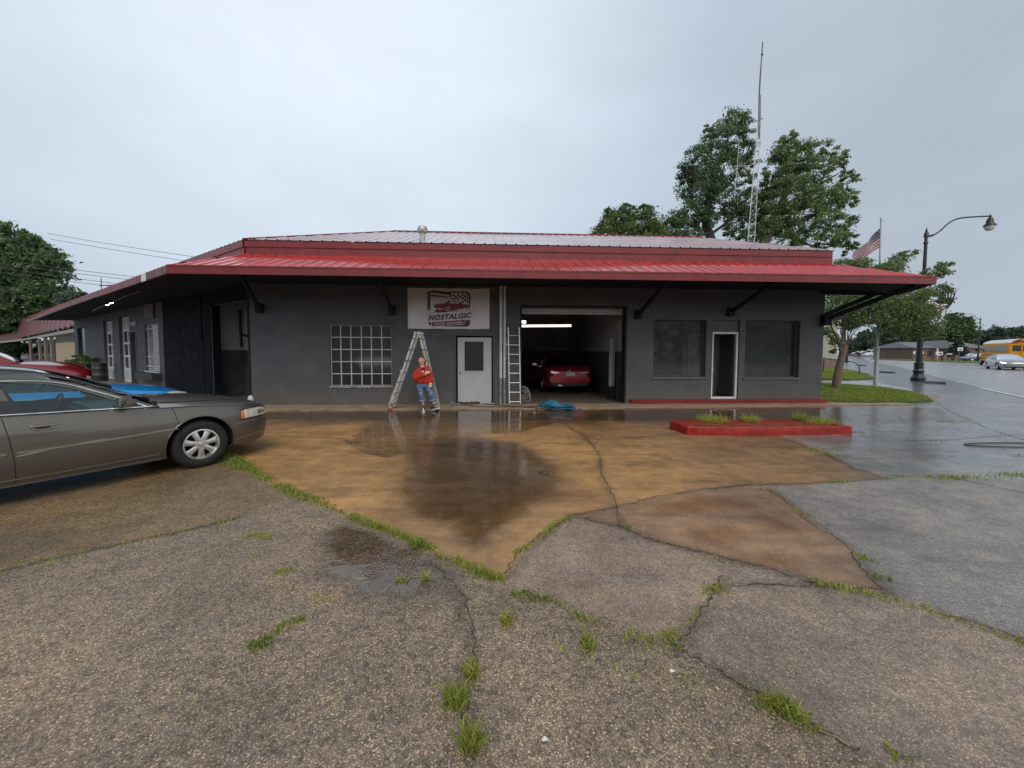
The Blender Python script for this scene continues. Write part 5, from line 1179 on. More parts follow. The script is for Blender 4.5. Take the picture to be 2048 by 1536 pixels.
bantext('AUTO GARAGE', 695, 1270, 885, 930, 45, M_VIN, 'lettering', bold=.03, spacing=1.25)
k = MB()
for u, v in ((190, 195), (1000, 187), (1810, 200), (185, 990), (1815, 990)): p = bu(u, v, .012); k.lathe([(.014, 0), (.014, .004), (.006, .004)], 10, p, Matrix.Rotation(R(90), 3, 'X'))
k.build('grommets', M_GALV, ban); ban.children[0].children if False else None
k = MB(); k.tube([bu(1605, 300, .02), bu(1605, 60, .02)], .003, 4); k.build('hanging_string', mat('string_white', (.4, .4, .42), .8), ban)

# --- folding ladder standing as an A
M_ALU = mat('ladder_aluminium', (.46, .46, .45), .42, metal=.35, var=.2, scale=14, rvar=.1)
YL = G(845, 822).y
top = atY(835, 666, YL+.05); fl_ = G(780, 821); fr = G(884, 814)
lad = thing('folding_ladder', G(835, 818), 0, 'aluminium folding ladder set up as an A-frame behind the woman in red', 'ladder')
def rail_pts(a, b, dy): return a+Vector((0, dy, 0)), b+Vector((0, dy, 0))
for (foot, sx) in ((fl_, -1), (fr, 1)):
    tp = Vector((top.x+sx*.05, YL+.05, top.z)); foot = Vector((foot.x, YL+.05, .03))
    for dy in (0, .34):
        a, b = rail_pts(tp, foot, dy+(.0)); k = MB(); k.bar(a, b, .058, .03, up=(0, 1, 0)); nh = 7
        ro = k.build('ladder_rail', M_ALU, lad, world=True)
        if sx < 0:
            a2, b2 = a.lerp(b, .48), b; k = MB(); k.bar(a2+Vector((0, -.02, 0)), b2+Vector((0, -.02, .12)), .074, .012, up=(0, 1, 0)); k.build('outer_rail', M_ALU, ro, world=True)
            k = MB(); k.lathe([(.05, -.02), (.05, .03), (0, .03)], 14, a.lerp(b, .50)+Vector((0, -.04, 0)), Matrix.Rotation(R(90), 3, 'X')); k.build('lock_hub', M_ALU, ro, world=True)
        k = MB(); k.lathe([(.04, -.02), (.04, .025), (0, .025)], 14, a+Vector((0, -.03, 0)), Matrix.Rotation(R(90), 3, 'X')); k.build('top_hinge', M_ALU, ro, world=True)
        k = MB()
        for i in range(nh): p = a.lerp(b, (i+.5)/nh); k.lathe([(.018, 0), (.018, .022), (0, .022)], 10, p+Vector((0, -.028 if dy == 0 else 0, 0)), Matrix.Rotation(R(90), 3, 'X'))
        k.build('rung_end', M_SEAM, ro, world=True)
        k = MB(); k.bevbox(b+Vector((0, 0, 0)), (.07, .06, .06), .01); k.build('rubber_foot', mat('red_rubber', (.35, .03, .02), .6) if sx < 0 else M_BLACKP, ro, world=True)
    for i in range(nh):
        p = tp.lerp(foot, (i+.5)/nh); k = MB(); k.tube([p, p+Vector((0, .34, 0))], .015, 8); k.build('rung', M_ALU, lad, world=True)
k = MB(); p = tp.lerp(foot, .22); k.bar(tp.lerp(foot, .2)+Vector((0, -.02, 0)), tp.lerp(foot, .36)+Vector((0, -.02, 0)), .003, .07, up=(0, 1, 0)); k.build('warning_sticker', mat('sticker_yellow', (.5, .48, .2), .5, var=.2, scale=30), lad, world=True)

# --- straight ladder leaning at the bay
lb = thing('straight_ladder', G(1029, 812), BA, 'white straight ladder leaning upright beside the open bay', 'ladder')
b0, b1 = G(1019, 812), G(1041, 812); t0, t1 = onplane(1016.5, 655, BL+BN*.1, BN), onplane(1038.5, 655, BL+BN*.1, BN)
M_LADW = mat('pale_ladder', (.60, .60, .60), .4, metal=.3, var=.12, scale=10)
for a, b in ((b0, t0), (b1, t1)):
    k = MB(); k.bar(a, b, .03, .06, up=(0, 1, 0)); ro = k.build('ladder_rail', M_LADW, lb, world=True)
    k = MB(); k.bevbox(a+Vector((0, 0, .03)), (.045, .09, .06), .01); k.build('rubber_foot', M_BLACKP, ro, world=True)
for i in range(8):
    f = (i+.45)/8.3; k = MB(); k.tube([b0.lerp(t0, f), b1.lerp(t1, f)], .014, 8); k.build('rung', M_LADW, lb, world=True)

# --- fan behind the ladder, hose pile, cable
fp = G(1045, 803); fan = thing('floor_fan', fp, 0, 'round white floor fan standing behind the straight ladder', 'fan')
M_FAN = mat('fan_plastic', (.35, .36, .37), .45, var=.1); k = MB(); C0 = Vector((0, 0, .27)); Rf = Matrix.Rotation(R(90), 3, 'X')
k.lathe([(.20, -.05), (.22, -.035), (.22, .035), (.20, .05)], 32, C0, Rf, closed=False, cap=False); k.build('shroud', M_FAN, fan, smooth=40)
k = MB()
for r_ in (.05, .09, .13, .17): k.tube([C0+Vector((r_*math.cos(a), -.06, r_*math.sin(a))) for a in [2*math.pi*i/24 for i in range(24)]], .004, 4, closed=True)
for i in range(16): a = 2*math.pi*i/16; k.bar(C0+Vector((.05*math.cos(a), -.065, .05*math.sin(a))), C0+Vector((.205*math.cos(a), -.045, .205*math.sin(a))), .005)
k.build('grille', M_FAN, fan)
k = MB()
for i in range(3):
    a = 2*math.pi*i/3+.5; u = Vector((math.cos(a), 0, math.sin(a))); v = Vector((-math.sin(a), 0, math.cos(a))); k.add([C0+u*.05-v*.03, C0+u*.18-v*.075+Vector((0, .03, 0)), C0+u*.18+v*.07-Vector((0, .03, 0)), C0+u*.05+v*.03], [(0, 1, 2, 3)])
k.build('blades', mat('fan_blade', (.25, .26, .28), .4), fan); k = MB(); k.bar((-.235, 0, .03), (-.235, 0, .28), .025); k.bar((.235, 0, .03), (.235, 0, .28), .025); k.bar((-.25, 0, .02), (.25, 0, .02), .22, .025); k.build('stand', M_FAN, fan)

M_HOSE = mat('blue_hose_rubber', (.012, .13, .24), .4, var=.15); hp_ = G(1117, 819)
hp = thing('hose_pile', hp_, 0, 'blue air hose and tarp heaped on the apron before the bay', 'hose')
rh = random.Random(3); k = MB()
k_pts = []
for lp in range(9):
    rx, ry = rh.uniform(.16, .40), rh.uniform(.12, .24); cx, cy = rh.uniform(-.08, .14), rh.uniform(-.22, .02)
    for i in range(16): a = 2*math.pi*i/16; k_pts.append(Vector((cx+rx*math.cos(a), cy+ry*math.sin(a), .02+lp*.014+rh.uniform(0, .03))))
k_pts += [Vector((.45, -.1, .02)), Vector((.62, -.05, .02)), Vector((.55, .12, .02)), Vector((.3, .2, .02))]
k.tube(catmull(k_pts, 3), .0115, 6); k.build('coiled_hose', M_HOSE, hp, smooth=60)
k = MB(); rows = []
for j in range(8):
    rows.append([Vector((-.42+.085*i-.02*j, .12+.055*j, .05+.06*math.sin(i*.9+j)*.5+.16*math.exp(-((i-4)/3)**2)*math.exp(-((j-4)/3)**2))) for i in range(11)])
k.grid(rows); k.build('folded_tarp', mat('teal_tarp', (.015, .13, .19), .55, var=.3, scale=8, bump=.5, bscale=25), hp, smooth=60)
k = MB(); q = [G(965, 811), G(990, 812), G(1020, 815), G(1060, 817), G(1085, 813), G(1110, 808)]; k.tube([p+Vector((0, 0, .048)) for p in catmull(q, 6)], .009, 5)
q = [G(915, 812), G(935, 814), G(975, 817), G(1030, 817), G(1080, 820), G(1100, 824), G(1140, 828)]; k.tube([p+Vector((0, 0, .048)) for p in catmull(q, 6)], .009, 5); o = k.build('extension_cord', mat('dark_cord', (.02, .018, .018), .5), None, smooth=60)
tag(o, 'dark power cords trailing along the apron between the door and the hose heap', 'cord')
cq = G(938, 810); co = thing('cord_coil', cq, 0, 'tangle of black cord lying just below the grey door', 'cord'); k = MB(); pts = []
for i in range(120): a = i*.55; r_ = .10+.06*math.sin(i*.37); pts.append(Vector((r_*2.3*math.cos(a), r_*.8*math.sin(a), .05+.04*(i/120)+.015*math.sin(i))))
k.tube(pts, .008, 5); k.build('coil', mat('dark_cord', (.02, .018, .018), .5), co, smooth=60)
cn = G(905, 812); co = thing('work_tool', cn, 0, 'small grey power tool set down left of the grey door', 'tool'); k = MB(); k.bevbox((0, 0, .09), (.12, .1, .1), .02); k.bevbox((.09, 0, .06), (.12, .05, .05), .012); k.bevbox((-.06, 0, .05), (.05, .09, .07), .012); k.build('tool_body', mat('tool_grey', (.15, .15, .15), .5, var=.2), co)

# --- raised red kerb island
isl = thing('raised_kerb_island', G(1530, 870), 0, 'low red-painted concrete island with weeds on top, in the forecourt', 'kerb island')
fr0, fr1, bk1, bk0 = G(1378, 869), G(1703, 862), G(1668, 846, .0), G(1400, 838, .0)
Hh = .165
def islpoly(inset):
    pts = [G(1395, 871), G(1530, 871), G(1704, 868.5), G(1704, 868.5)+Vector((-.02, .35, 0)), G(1704, 868.5)+Vector((-.35, .78, 0)), G(1395, 870.5)+Vector((.3, .80, 0)), G(1395, 870.5)+Vector((-.10, .74, 0)), G(1362, 866)+Vector((-.05, .42, 0)), G(1362, 866)+Vector((0, .12, 0)), G(1374, 869.5)]
    c = sum(pts, Vector())/len(pts); return [c+(p-c)*(1-inset) for p in pts]
o1 = islpoly(0); o2 = islpoly(.025); n = len(o1); org = isl.location
base_ = Vector(org)
for nm, half, m_ in (('front', 0, 0), ):
    k = MB(); k.grid([[p-base_ for p in o1+[o1[0]]], [p-base_+Vector((0, 0, Hh-.02)) for p in o1+[o1[0]]], [p-base_+Vector((0, 0, Hh)) for p in o2+[o2[0]]]]); 
    inner = islpoly(.10); k.sheet([[(p.x, p.y) for p in o2], [(p.x, p.y) for p in inner]], lambda x, y: Vector((x, y, Hh))-base_); k.grid([[p-base_+Vector((0, 0, Hh)) for p in inner+[inner[0]]], [p-base_+Vector((0, 0, Hh-.03)) for p in inner+[inner[0]]]])
    k.build('kerb', mat('worn_red_kerb', (.27, .016, .010), .35, var=.28, scale=5, bump=.5, bscale=35, rvar=.18), isl, smooth=35)
k = MB(); k.sheet([[(p.x, p.y) for p in islpoly(.09)]], lambda x, y: Vector((x, y, Hh-.025))-base_); k.build('island_fill', mat('red_brown_fill', (.20, .035, .02), .5, var=.5, scale=8, bump=.5, bscale=40), isl)
k = MB()
for px in (1442, 1531): p = G(px, 870)-base_; k.bar(p+Vector((0, -.004, 0)), p+Vector((0, -.004, Hh-.01)), .012, .01)
k.build('joint', M_SEAM, isl)

# --- inside the bay: lights, stool, lift post, small ladder
def inW(px, py, depth): p = onplane(px, py, BL-BN*depth, BN); return p
a, b = inW(1042, 652, .9), inW(1142, 651.5, .9)
tl = thing('tube_light', (a+b)/2, BA, 'lit fluorescent tube hanging inside the open bay', 'ceiling light')
k = MB(); k.tube([a, b], .034, 10); tb = k.build('tube', lampmat('tube_glow', (1, .93, .80), 2.2), tl, world=True); k = MB(); k.bar(a+Vector((0, 0, .05)), b+Vector((0, 0, .05)), .12, .03); k.bar(a.lerp(b, .1)+Vector((0, 0, .05)), a.lerp(b, .1)+Vector((0, 0, .6)), .01); k.bar(a.lerp(b, .9)+Vector((0, 0, .05)), a.lerp(b, .9)+Vector((0, 0, .6)), .01); k.build('fixture', mat('fixture_red', (.12, .02, .02), .5), tl, world=True)
a, b = inW(1041, 643.5, 3.0), inW(1052, 644, 3.0); t2 = thing('lamp', (a+b)/2, BA, 'small lit lamp above the tube light in the bay', 'ceiling light'); k = MB(); k.tube([a, b], .05, 10); k.build('bulb', lampmat('bulb_glow', (1, .97, .93), 3), t2, world=True); k = MB(); k.bar(a+Vector((0, 0, .08)), b+Vector((0, 0, .08)), .1, .04); k.bar((a+b)/2+Vector((0, 0, .08)), (a+b)/2+Vector((0, 0, .6)), .01); k.build('fixture', M_STEEL, t2, world=True)
k0 = inW(1221, 768, 1.0); po = thing('lift_post', Vector((k0.x, k0.y, .03)), BA, 'tall pale metal post standing inside the right of the bay', 'post')
pz0, pz1 = 0.45, inW(1221, 678, 1.0).z; k = MB(); k.bevbox((0, 0, (pz0+pz1)/2-.03), (.12, .09, pz1-pz0), .01); k.bevbox((.10, 0, (pz0+pz1)/2-.06), (.035, .05, pz1-pz0-.08), .008); k.build('post_panel', mat('post_grey', (.30, .31, .33), .5, var=.15), po); k = MB(); k.bbox((-.05, -.04, 0), (.13, .04, pz0-.03)); k.bevbox((.04, 0, .01), (.3, .25, .02), .004); k.build('post_base', M_STEEL, po)
k0 = inW(1241, 799, .55); st = thing('step_stool', Vector((k0.x, k0.y, .03)), BA, 'dark folding step stool inside the bay by its right jamb', 'step stool'); k = MB()
for x, y0, y1 in ((-.17, -.2, 0), (.17, -.2, 0), (-.16, .2, 0.02), (.16, .2, .02)): k.bar((x, y0, 0), (x*.8, y1, .95 if y0 < 0 else .8), .03)
k.build('stool_frame', M_STEEL, st)
for z in (.25, .48, .71): k = MB(); k.bevbox((0, -.16+z*.18, z), (.32, .12, .03), .008); k.build('step', M_BLACKP, st)
k0 = inW(1244, 765, 1.6); st = thing('storage_rack', Vector((k0.x, k0.y, .03)), BA, 'shelf with a pale box behind the stool in the bay', 'shelf'); k = MB(); k.bbox((-.25, .0, .95), (.25, .3, .98)); [k.bar((x, y, 0), (x, y, .95), .03) for x in (-.23, .23) for y in (.02, .28)]; k.build('shelf_frame', M_STEEL, st)
bx_ = thing('cardboard_box', Vector((k0.x, k0.y, 1.01)), BA, 'pale box standing on the shelf inside the bay', 'box'); k = MB(); k.bevbox((0, .15, .3), (.36, .24, .6), .01); k.build('box_body', mat('pale_card', (.28, .27, .24), .7, var=.15), bx_); k = MB(); k.bbox((-.012, .02, .0), (.012, .03, .61)); k.bbox((-.182, .0265, .3), (.182, .0295, .33)); k.build('strap', M_BLACKP, bx_)
# little pale post by the building corner
pq = G(502, 816); mp_ = thing('marker_post', pq, 0, 'short pale rounded post at the corner behind the taupe sedan hood', 'post'); k = MB(); k.lathe([(.075, 0), (.075, .26), (.066, .31), (.04, .345), (0, .355)], 16); k.build('post_body', mat('pale_blue_plastic', (.46, .53, .60), .35, var=.05), mp_, smooth=60)
k = MB(); k.lathe([(.095, 0), (.095, .02), (.078, .03)], 16); k.build('post_foot', M_STEEL, mp_)
# low dark beam lying in the open side bay
q = sideP(1.3, 2.2, 0); q = WB @ q; lo = thing('floor_beam', Vector((q.x, q.y, .03)), SA, 'dark timber lying on the floor inside the open side bay', 'beam'); k = MB(); k.bevbox((0, 0, .06), (1.3, .12, .11), .01, Matrix.Rotation(R(6), 3, 'Z')); k.bevbox((.5, .1, .14), (.35, .2, .1), .02); k.build('beam', M_STEEL, lo)
# barrel and shrub by the side wall
q = onplane(200, 750, BL+SN*.45, SN); brl = thing('barrel', (q.x, q.y, 0), 0, 'dark barrel against the side wall beside the white glazed bay door', 'barrel'); k = MB(); k.lathe([(.27, 0), (.28, .02), (.28, .3), (.295, .32), (.28, .34), (.28, .6), (.295, .62), (.28, .64), (.28, .9), (.29, .92), (.26, .9), (0, .9)], 24); k.build('drum', mat('dark_drum', (.03, .035, .04), .45, var=.25), brl, smooth=40)
k = MB(); k.lathe([(.297, .315), (.297, .325)], 24, cap=False); k.lathe([(.293, .915), (.293, .925)], 24, cap=False); k.build('rim_band', M_GALV, brl)
# ------------------------------------------------------------------ vegetation
def leafmat(name, lo, hi):
    if name in MATS: return MATS[name]
    m, N, L = newmat(name); MATS[name] = m
    out = N.new('ShaderNodeOutputMaterial'); at = N.new('ShaderNodeAttribute'); at.attribute_name = 'tint'
    mx = N.new('ShaderNodeMix'); mx.data_type = 'RGBA'; mx.inputs[6].default_value = (*lo, 1); mx.inputs[7].default_value = (*hi, 1); L.new(at.outputs['Fac'], mx.inputs[0])
    b = N.new('ShaderNodeBsdfPrincipled'); b.inputs['Roughness'].default_value = .45; L.new(mx.outputs[2], b.inputs['Base Color'])
    t = N.new('ShaderNodeBsdfTranslucent'); L.new(mx.outputs[2], t.inputs[0]); ms = N.new('ShaderNodeMixShader'); ms.inputs[0].default_value = .5
    L.new(b.outputs[0], ms.inputs[1]); L.new(t.outputs[0], ms.inputs[2]); L.new(ms.outputs[0], out.inputs[0]); return m
def leaves_mesh(name, cen, size, m, parent, tint, droop=.3, flat=0.0, rng=RNG, aspect=.42, world=True):
    """cen: (n,3) leaf positions; one pointed four-cornered leaf each"""
    n = len(cen)
    if parent is not None and world:
        W = np.array(rootmat(parent).inverted()); cen = cen @ W[:3, :3].T+W[:3, 3]
    d = rng.normal(size=(n, 3)); d[:, 2] -= droop; d /= np.linalg.norm(d, axis=1)[:, None]
    r = rng.normal(size=(n, 3)); r[:, 2] *= (1-flat); s = np.cross(d, r); s /= np.linalg.norm(s, axis=1)[:, None]+1e-9
    L = size*rng.uniform(.6, 1.3, n)[:, None]; w = L*aspect
    nn = np.cross(d, s); up = nn*L*.12
    v = np.stack([cen-d*L/2, cen+s*w/2-d*L*.05+up, cen+d*L/2, cen-s*w/2-d*L*.05+up], 1).reshape(-1, 3)
    me = bpy.data.meshes.new(name); me.vertices.add(4*n); me.vertices.foreach_set('co', v.astype(np.float32).ravel())
    me.loops.add(4*n); me.loops.foreach_set('vertex_index', np.arange(4*n, dtype=np.int32)); me.polygons.add(n)
    me.polygons.foreach_set('loop_start', (np.arange(n)*4).astype(np.int32)); me.polygons.foreach_set('loop_total', np.full(n, 4, np.int32)); me.update(calc_edges=True)
    at = me.attributes.new('tint', 'FLOAT', 'POINT'); at.data.foreach_set('value', np.repeat(np.clip(tint, 0, 1), 4).astype(np.float32))
    me.materials.append(m); o = bpy.data.objects.new(name, me); COL.objects.link(o); o.parent = parent; return o
M_BARK = mat('bark', (.075, .058, .042), .85, var=.35, scale=9, bump=.8, bscale=30, stretch=(1, 1, .3))
M_BARKD = mat('dark_bark', (.04, .034, .028), .85, var=.35, scale=9, bump=.8, bscale=30, stretch=(1, 1, .3))
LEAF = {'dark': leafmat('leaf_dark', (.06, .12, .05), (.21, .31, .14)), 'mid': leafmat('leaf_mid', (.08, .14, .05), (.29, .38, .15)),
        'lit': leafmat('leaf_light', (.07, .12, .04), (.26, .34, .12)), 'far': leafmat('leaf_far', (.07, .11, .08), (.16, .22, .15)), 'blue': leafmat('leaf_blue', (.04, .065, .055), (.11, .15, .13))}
def crown_points(blobs, Y, n, per, depth, rng, spread=1.0, hollow=.35):
    """blobs: photo ellipses (cx, cy, rx, ry) standing at distance Y; returns leaf positions and tints"""
    area = np.array([b[2]*b[3] for b in blobs], float); area /= area.sum(); nc = max(1, n//per); P, T = [], []
    for b, a in zip(blobs, area):
        c = atY(b[0], b[1], Y); e = atY(b[0]+b[2], b[1]-b[3], Y); rx, rz = abs(e.x-c.x), abs(e.z-c.z); ry = min(depth, max(rx, rz)); k = max(2, int(nc*a))
        u = rng.normal(size=(k, 3)); u /= np.linalg.norm(u, axis=1)[:, None]; rad = rng.uniform(hollow, 1.03, k)**.6
        cc = np.array(c)+u*rad[:, None]*np.array([rx, ry, rz]); sz = .16*min(rx, rz)*rng.uniform(.6, 1.5, k)*spread
        for q, s_ in zip(cc, sz):
            m_ = int(per*rng.uniform(.6, 1.4)); p = q+rng.normal(size=(m_, 3))*np.array([s_, s_, s_*.55]); p[:, 2] -= .3*s_*np.abs(rng.normal(size=m_))
            P.append(p); T.append(np.full(m_, rng.uniform(.05, .8))+rng.normal(size=m_)*.16)
    return np.concatenate(P), np.concatenate(T)
def tree(name, label, base, Y, trunk, limbs, blobs, n, leaf, lm, group=None, depth=3.0, per=26, bark=None, seed=1, spread=1.0, twigs=0, cat='tree', extra=None):
    rng = np.random.default_rng(seed); root = thing(name, base, 0, label, cat, group); k = MB()
    tp = catmull([atY(x, y, Y) for x, y, r in trunk], 5); rs = []
    for i in range(len(tp)): f = i/(len(tp)-1)*(len(trunk)-1); j = min(int(f), len(trunk)-2); rs.append(trunk[j][2]+(trunk[j+1][2]-trunk[j][2])*(f-j))
    tp[0] = Vector((tp[0].x, tp[0].y, min(tp[0].z, 0))); k.tube(tp, rs, 9)
    rl = random.Random(seed)
    for lb_ in limbs:
        pts = [atY(x, y, Y) for x, y in lb_[0]]; dy = rl.uniform(-1, 1)*depth*.35
        for i, p in enumerate(pts): p.y += dy*i/max(1, len(pts)-1)
        q = catmull(pts, 4); k.tube(q, [lb_[1]*(1-.75*i/(len(q)-1)) for i in range(len(q))], 6)
    P, T = crown_points(blobs, Y, n, per, depth, rng, spread)
    if twigs:
        idx = rng.integers(0, len(P), twigs); ends = [p for l_ in limbs for p in [atY(*l_[0][-1], Y)]]+[tp[-1]]
        for i in idx:
            e = Vector(P[i]); s_ = min(ends, key=lambda p: (p-e).length); mdl = s_.lerp(e, .5)+Vector((rl.uniform(-.1, .1), rl.uniform(-.1, .1), .12)); k.tube([s_, mdl, e], [.035, .02, .006], 4)
    k.build('trunk', bark or M_BARK, root, smooth=50, world=True)
    leaves_mesh('crown', P, leaf, lm, root, T, rng=rng); return root
# trees behind the garage
tree('leafy_tree', 'low light-green tree behind the roof, leftmost of the trees there', atY(1265, 700, 30).xy.to_3d(), 30, [(1262, 760, .3), (1255, 560, .22), (1248, 470, .12)], [([(1255, 560), (1215, 470), (1205, 440)], .1), ([(1252, 540), (1290, 460), (1300, 430)], .1)],
     [(1215, 470, 34, 34), (1235, 440, 30, 26), (1285, 445, 34, 30), (1305, 470, 28, 26), (1260, 475, 50, 26), (1195, 480, 20, 14), (1255, 418, 14, 10), (1290, 416, 14, 9), (1215, 424, 12, 9)], 13000, .24, LEAF['lit'], 'trees behind the garage', 2.2, seed=3, twigs=60)
tree('leafy_tree', 'tall dark tree behind the garage just left of the lattice mast', atY(1425, 700, 31).xy.to_3d(), 31, [(1440, 760, .55), (1432, 560, .45), (1422, 480, .36), (1412, 440, .30), (1430, 350, .22), (1455, 280, .12)],
     [([(1415, 450), (1380, 400), (1365, 340)], .16), ([(1425, 400), (1470, 350), (1490, 290)], .14), ([(1430, 350), (1420, 300), (1425, 250)], .10), ([(1420, 470), (1460, 440), (1480, 430)], .14), ([(1412, 440), (1360, 450), (1335, 440)], .14)],
     [(1465, 240, 26, 26), (1420, 262, 16, 16), (1445, 285, 45, 30), (1490, 255, 20, 22), (1490, 300, 22, 30), (1395, 325, 34, 32), (1440, 340, 45, 38), (1375, 350, 22, 22), (1400, 375, 44, 34), (1450, 400, 52, 30), (1375, 430, 36, 26), (1345, 455, 30, 34), (1410, 440, 30, 24), (1475, 440, 32, 30), (1370, 478, 46, 18), (1470, 480, 30, 20), (1500, 400, 20, 26), (1500, 340, 16, 30), (1515, 430, 22, 20), (1508, 470, 22, 20)], 32000, .22, LEAF['dark'], 'trees behind the garage', 3.2, seed=4, twigs=90, bark=M_BARKD, spread=.95, per=38)
tree('leafy_tree', 'broad wind-swept tree behind the garage between the mast and the flagpole', atY(1560, 700, 30).xy.to_3d(), 30, [(1510, 760, .55), (1525, 520, .42), (1540, 460, .34), (1570, 390, .22), (1600, 330, .12)],
     [([(1535, 470), (1600, 440), (1650, 420)], .17), ([(1550, 440), (1640, 370), (1690, 340)], .15), ([(1530, 470), (1530, 400), (1550, 350)], .15), ([(1540, 460), (1610, 480), (1660, 490)], .14), ([(1570, 390), (1580, 310), (1585, 275)], .08)],
     [(1583, 275, 16, 20), (1570, 305, 28, 28), (1600, 320, 34, 34), (1555, 350, 26, 40), (1640, 300, 28, 18), (1675, 318, 24, 16), (1625, 345, 44, 28), (1575, 390, 50, 34), (1640, 400, 46, 34), (1695, 355, 22, 14), (1690, 400, 24, 18), (1545, 430, 34, 34), (1610, 440, 56, 32), (1680, 445, 26, 22), (1560, 480, 40, 20), (1640, 480, 50, 22), (1690, 480, 20, 16), (1700, 500, 14, 18), (1525, 460, 20, 30), (1528, 405, 20, 26), (1535, 370, 14, 20), (1515, 485, 20, 14)], 32000, .22, LEAF['mid'], 'trees behind the garage', 3.2, seed=5, twigs=110, spread=.95, per=38)
# small tree on the lawn right of the building
tree('small_tree', 'small crooked tree on the lawn right of the garage corner', G(1672, 779), G(1672, 779).y, [(1672, 779, .17), (1676, 745, .14), (1686, 705, .125), (1690, 690, .12)],
     [([(1684, 712), (1672, 680), (1655, 655), (1650, 640)], .07), ([(1689, 695), (1696, 660), (1715, 630), (1745, 605)], .075), ([(1688, 700), (1680, 660), (1690, 620), (1700, 590)], .06), ([(1696, 660), (1740, 640), (1790, 620), (1830, 600)], .05), ([(1700, 640), (1720, 590), (1745, 560), (1775, 540)], .05), ([(1690, 620), (1690, 560), (1700, 530)], .05), ([(1700, 640), (1680, 600), (1660, 590)], .05), ([(1775, 540), (1800, 520), (1835, 505)], .02), ([(1830, 600), (1860, 550), (1890, 528)], .025), ([(1830, 600), (1870, 600), (1900, 610)], .02)],
     [(1680, 610, 34, 26), (1720, 600, 36, 26), (1765, 600, 36, 24), (1800, 620, 34, 26), (1830, 640, 30, 24), (1700, 640, 26, 16), (1740, 635, 34, 14), (1790, 650, 26, 14), (1845, 660, 26, 14), (1740, 545, 34, 14), (1775, 535, 28, 14), (1690, 530, 26, 12), (1725, 525, 14, 10), (1800, 515, 16, 8), (1820, 505, 16, 4), (1840, 590, 24, 12), (1870, 545, 24, 10), (1885, 530, 16, 5), (1880, 580, 18, 12), (1890, 600, 14, 6), (1670, 680, 10, 10), (1655, 665, 10, 10), (1665, 700, 5, 7), (1770, 560, 30, 10), (1850, 620, 20, 14)], 26000, .115, LEAF['mid'], None, 1.6, per=12, seed=8, twigs=220, spread=2.4, bark=mat('tan_bark', (.13, .095, .07), .8, var=.35, scale=9, bump=.6))
# the great dark tree on the left and its lower neighbours
Lt = atY(40, 700, 64)
tree('leafy_tree', 'huge dark tree filling the left edge above the tiled house', (Lt.x, Lt.y, 0), 64, [(20, 725, 1.2), (25, 600, .9), (30, 520, .6), (40, 480, .35)], [([(25, 600), (70, 540), (90, 500)], .4), ([(25, 600), (-20, 540), (-40, 490)], .4)],
     [(25, 475, 34, 26), (-20, 490, 50, 40), (70, 495, 30, 28), (100, 530, 30, 34), (30, 530, 60, 50), (-40, 560, 80, 60), (95, 580, 36, 34), (50, 600, 70, 44), (120, 610, 26, 24), (0, 640, 60, 40), (70, 650, 60, 26), (20, 690, 60, 24), (-70, 640, 60, 60)], 30000, .8, LEAF['dark'], 'trees left of the garage', 9.0, seed=9, twigs=60, bark=M_BARKD)
Lt2 = atY(160, 700, 50)
tree('leafy_tree', 'distant thin tree just above the far end of the side eave', (Lt2.x, Lt2.y, 0), 50, [(165, 760, .4), (165, 640, .3), (168, 600, .15)], [([(165, 640), (185, 600), (200, 590)], .1)], [(150, 600, 24, 16), (185, 594, 24, 10), (160, 622, 34, 20), (130, 640, 24, 30), (195, 606, 14, 8)], 7000, .5, LEAF['far'], 'trees left of the garage', 3.0, seed=10)
# shrub at the far end of the side wall
q = onplane(170, 742, BL+SN*1.6, SN); sh = G(168, 757)
tree('shrub', 'bushy green shrub at the far end of the side wall', (sh.x, sh.y, 0), sh.y, [(166, 757, .04), (165, 735, .03), (165, 722, .02)], [([(165, 740), (150, 722)], .02), ([(165, 740), (180, 722)], .02)], [(160, 722, 20, 14), (178, 728, 14, 16), (140, 728, 14, 10), (165, 738, 24, 12)], 3500, .13, LEAF['mid'], None, .7, seed=12, cat='shrub')
# far trees across the road
def fartree(px0, px1, ytop, ybase, Y, label, lm='far', seed=0, n=6000, group='trees across the road', cone=False, leaf=None):
    rl = random.Random(seed); cx = (px0+px1)/2; w = (px1-px0)/2; h = ybase-ytop; b = []
    if cone:
        for i in range(7): f = i/6; b.append((cx, ytop+h*(.08+.8*f), w*(.12+.75*f), h*.12))
    else:
        for i in range(13): a = rl.uniform(0, 2*math.pi); r = rl.uniform(.15, .68); b.append((cx+w*r*math.cos(a), ytop+h*.45+h*.36*r*math.sin(a)*1.1, w*rl.uniform(.22, .36), h*rl.uniform(.13, .22)))
        b.append((cx, ytop+h*.5, w*.6, h*.3))
    bp = atY(cx, 706, Y); sc = Y/100
    return tree('leafy_tree' if not cone else 'spruce_tree', label, (bp.x, bp.y, 0), Y, [(cx, 706+1247/Y, .4*sc+.15), (cx, ybase-h*.3, .3*sc+.1), (cx, ytop+h*.4, .1*sc+.05)], [], b, n, leaf or .75*sc+.12, LEAF[lm], group, 6.0*sc+1, seed=seed, bark=M_BARKD, spread=1.2)
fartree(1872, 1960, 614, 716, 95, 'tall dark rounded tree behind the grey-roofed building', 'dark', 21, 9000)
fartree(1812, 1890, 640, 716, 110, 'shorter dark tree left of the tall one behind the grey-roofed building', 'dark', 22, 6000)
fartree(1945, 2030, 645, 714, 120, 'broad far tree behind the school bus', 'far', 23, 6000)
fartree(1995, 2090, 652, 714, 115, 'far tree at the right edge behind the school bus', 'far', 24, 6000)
fartree(1700, 1775, 648, 716, 150, 'hazy far tree between the small tree trunk and the flagpole', 'far', 25, 5000)
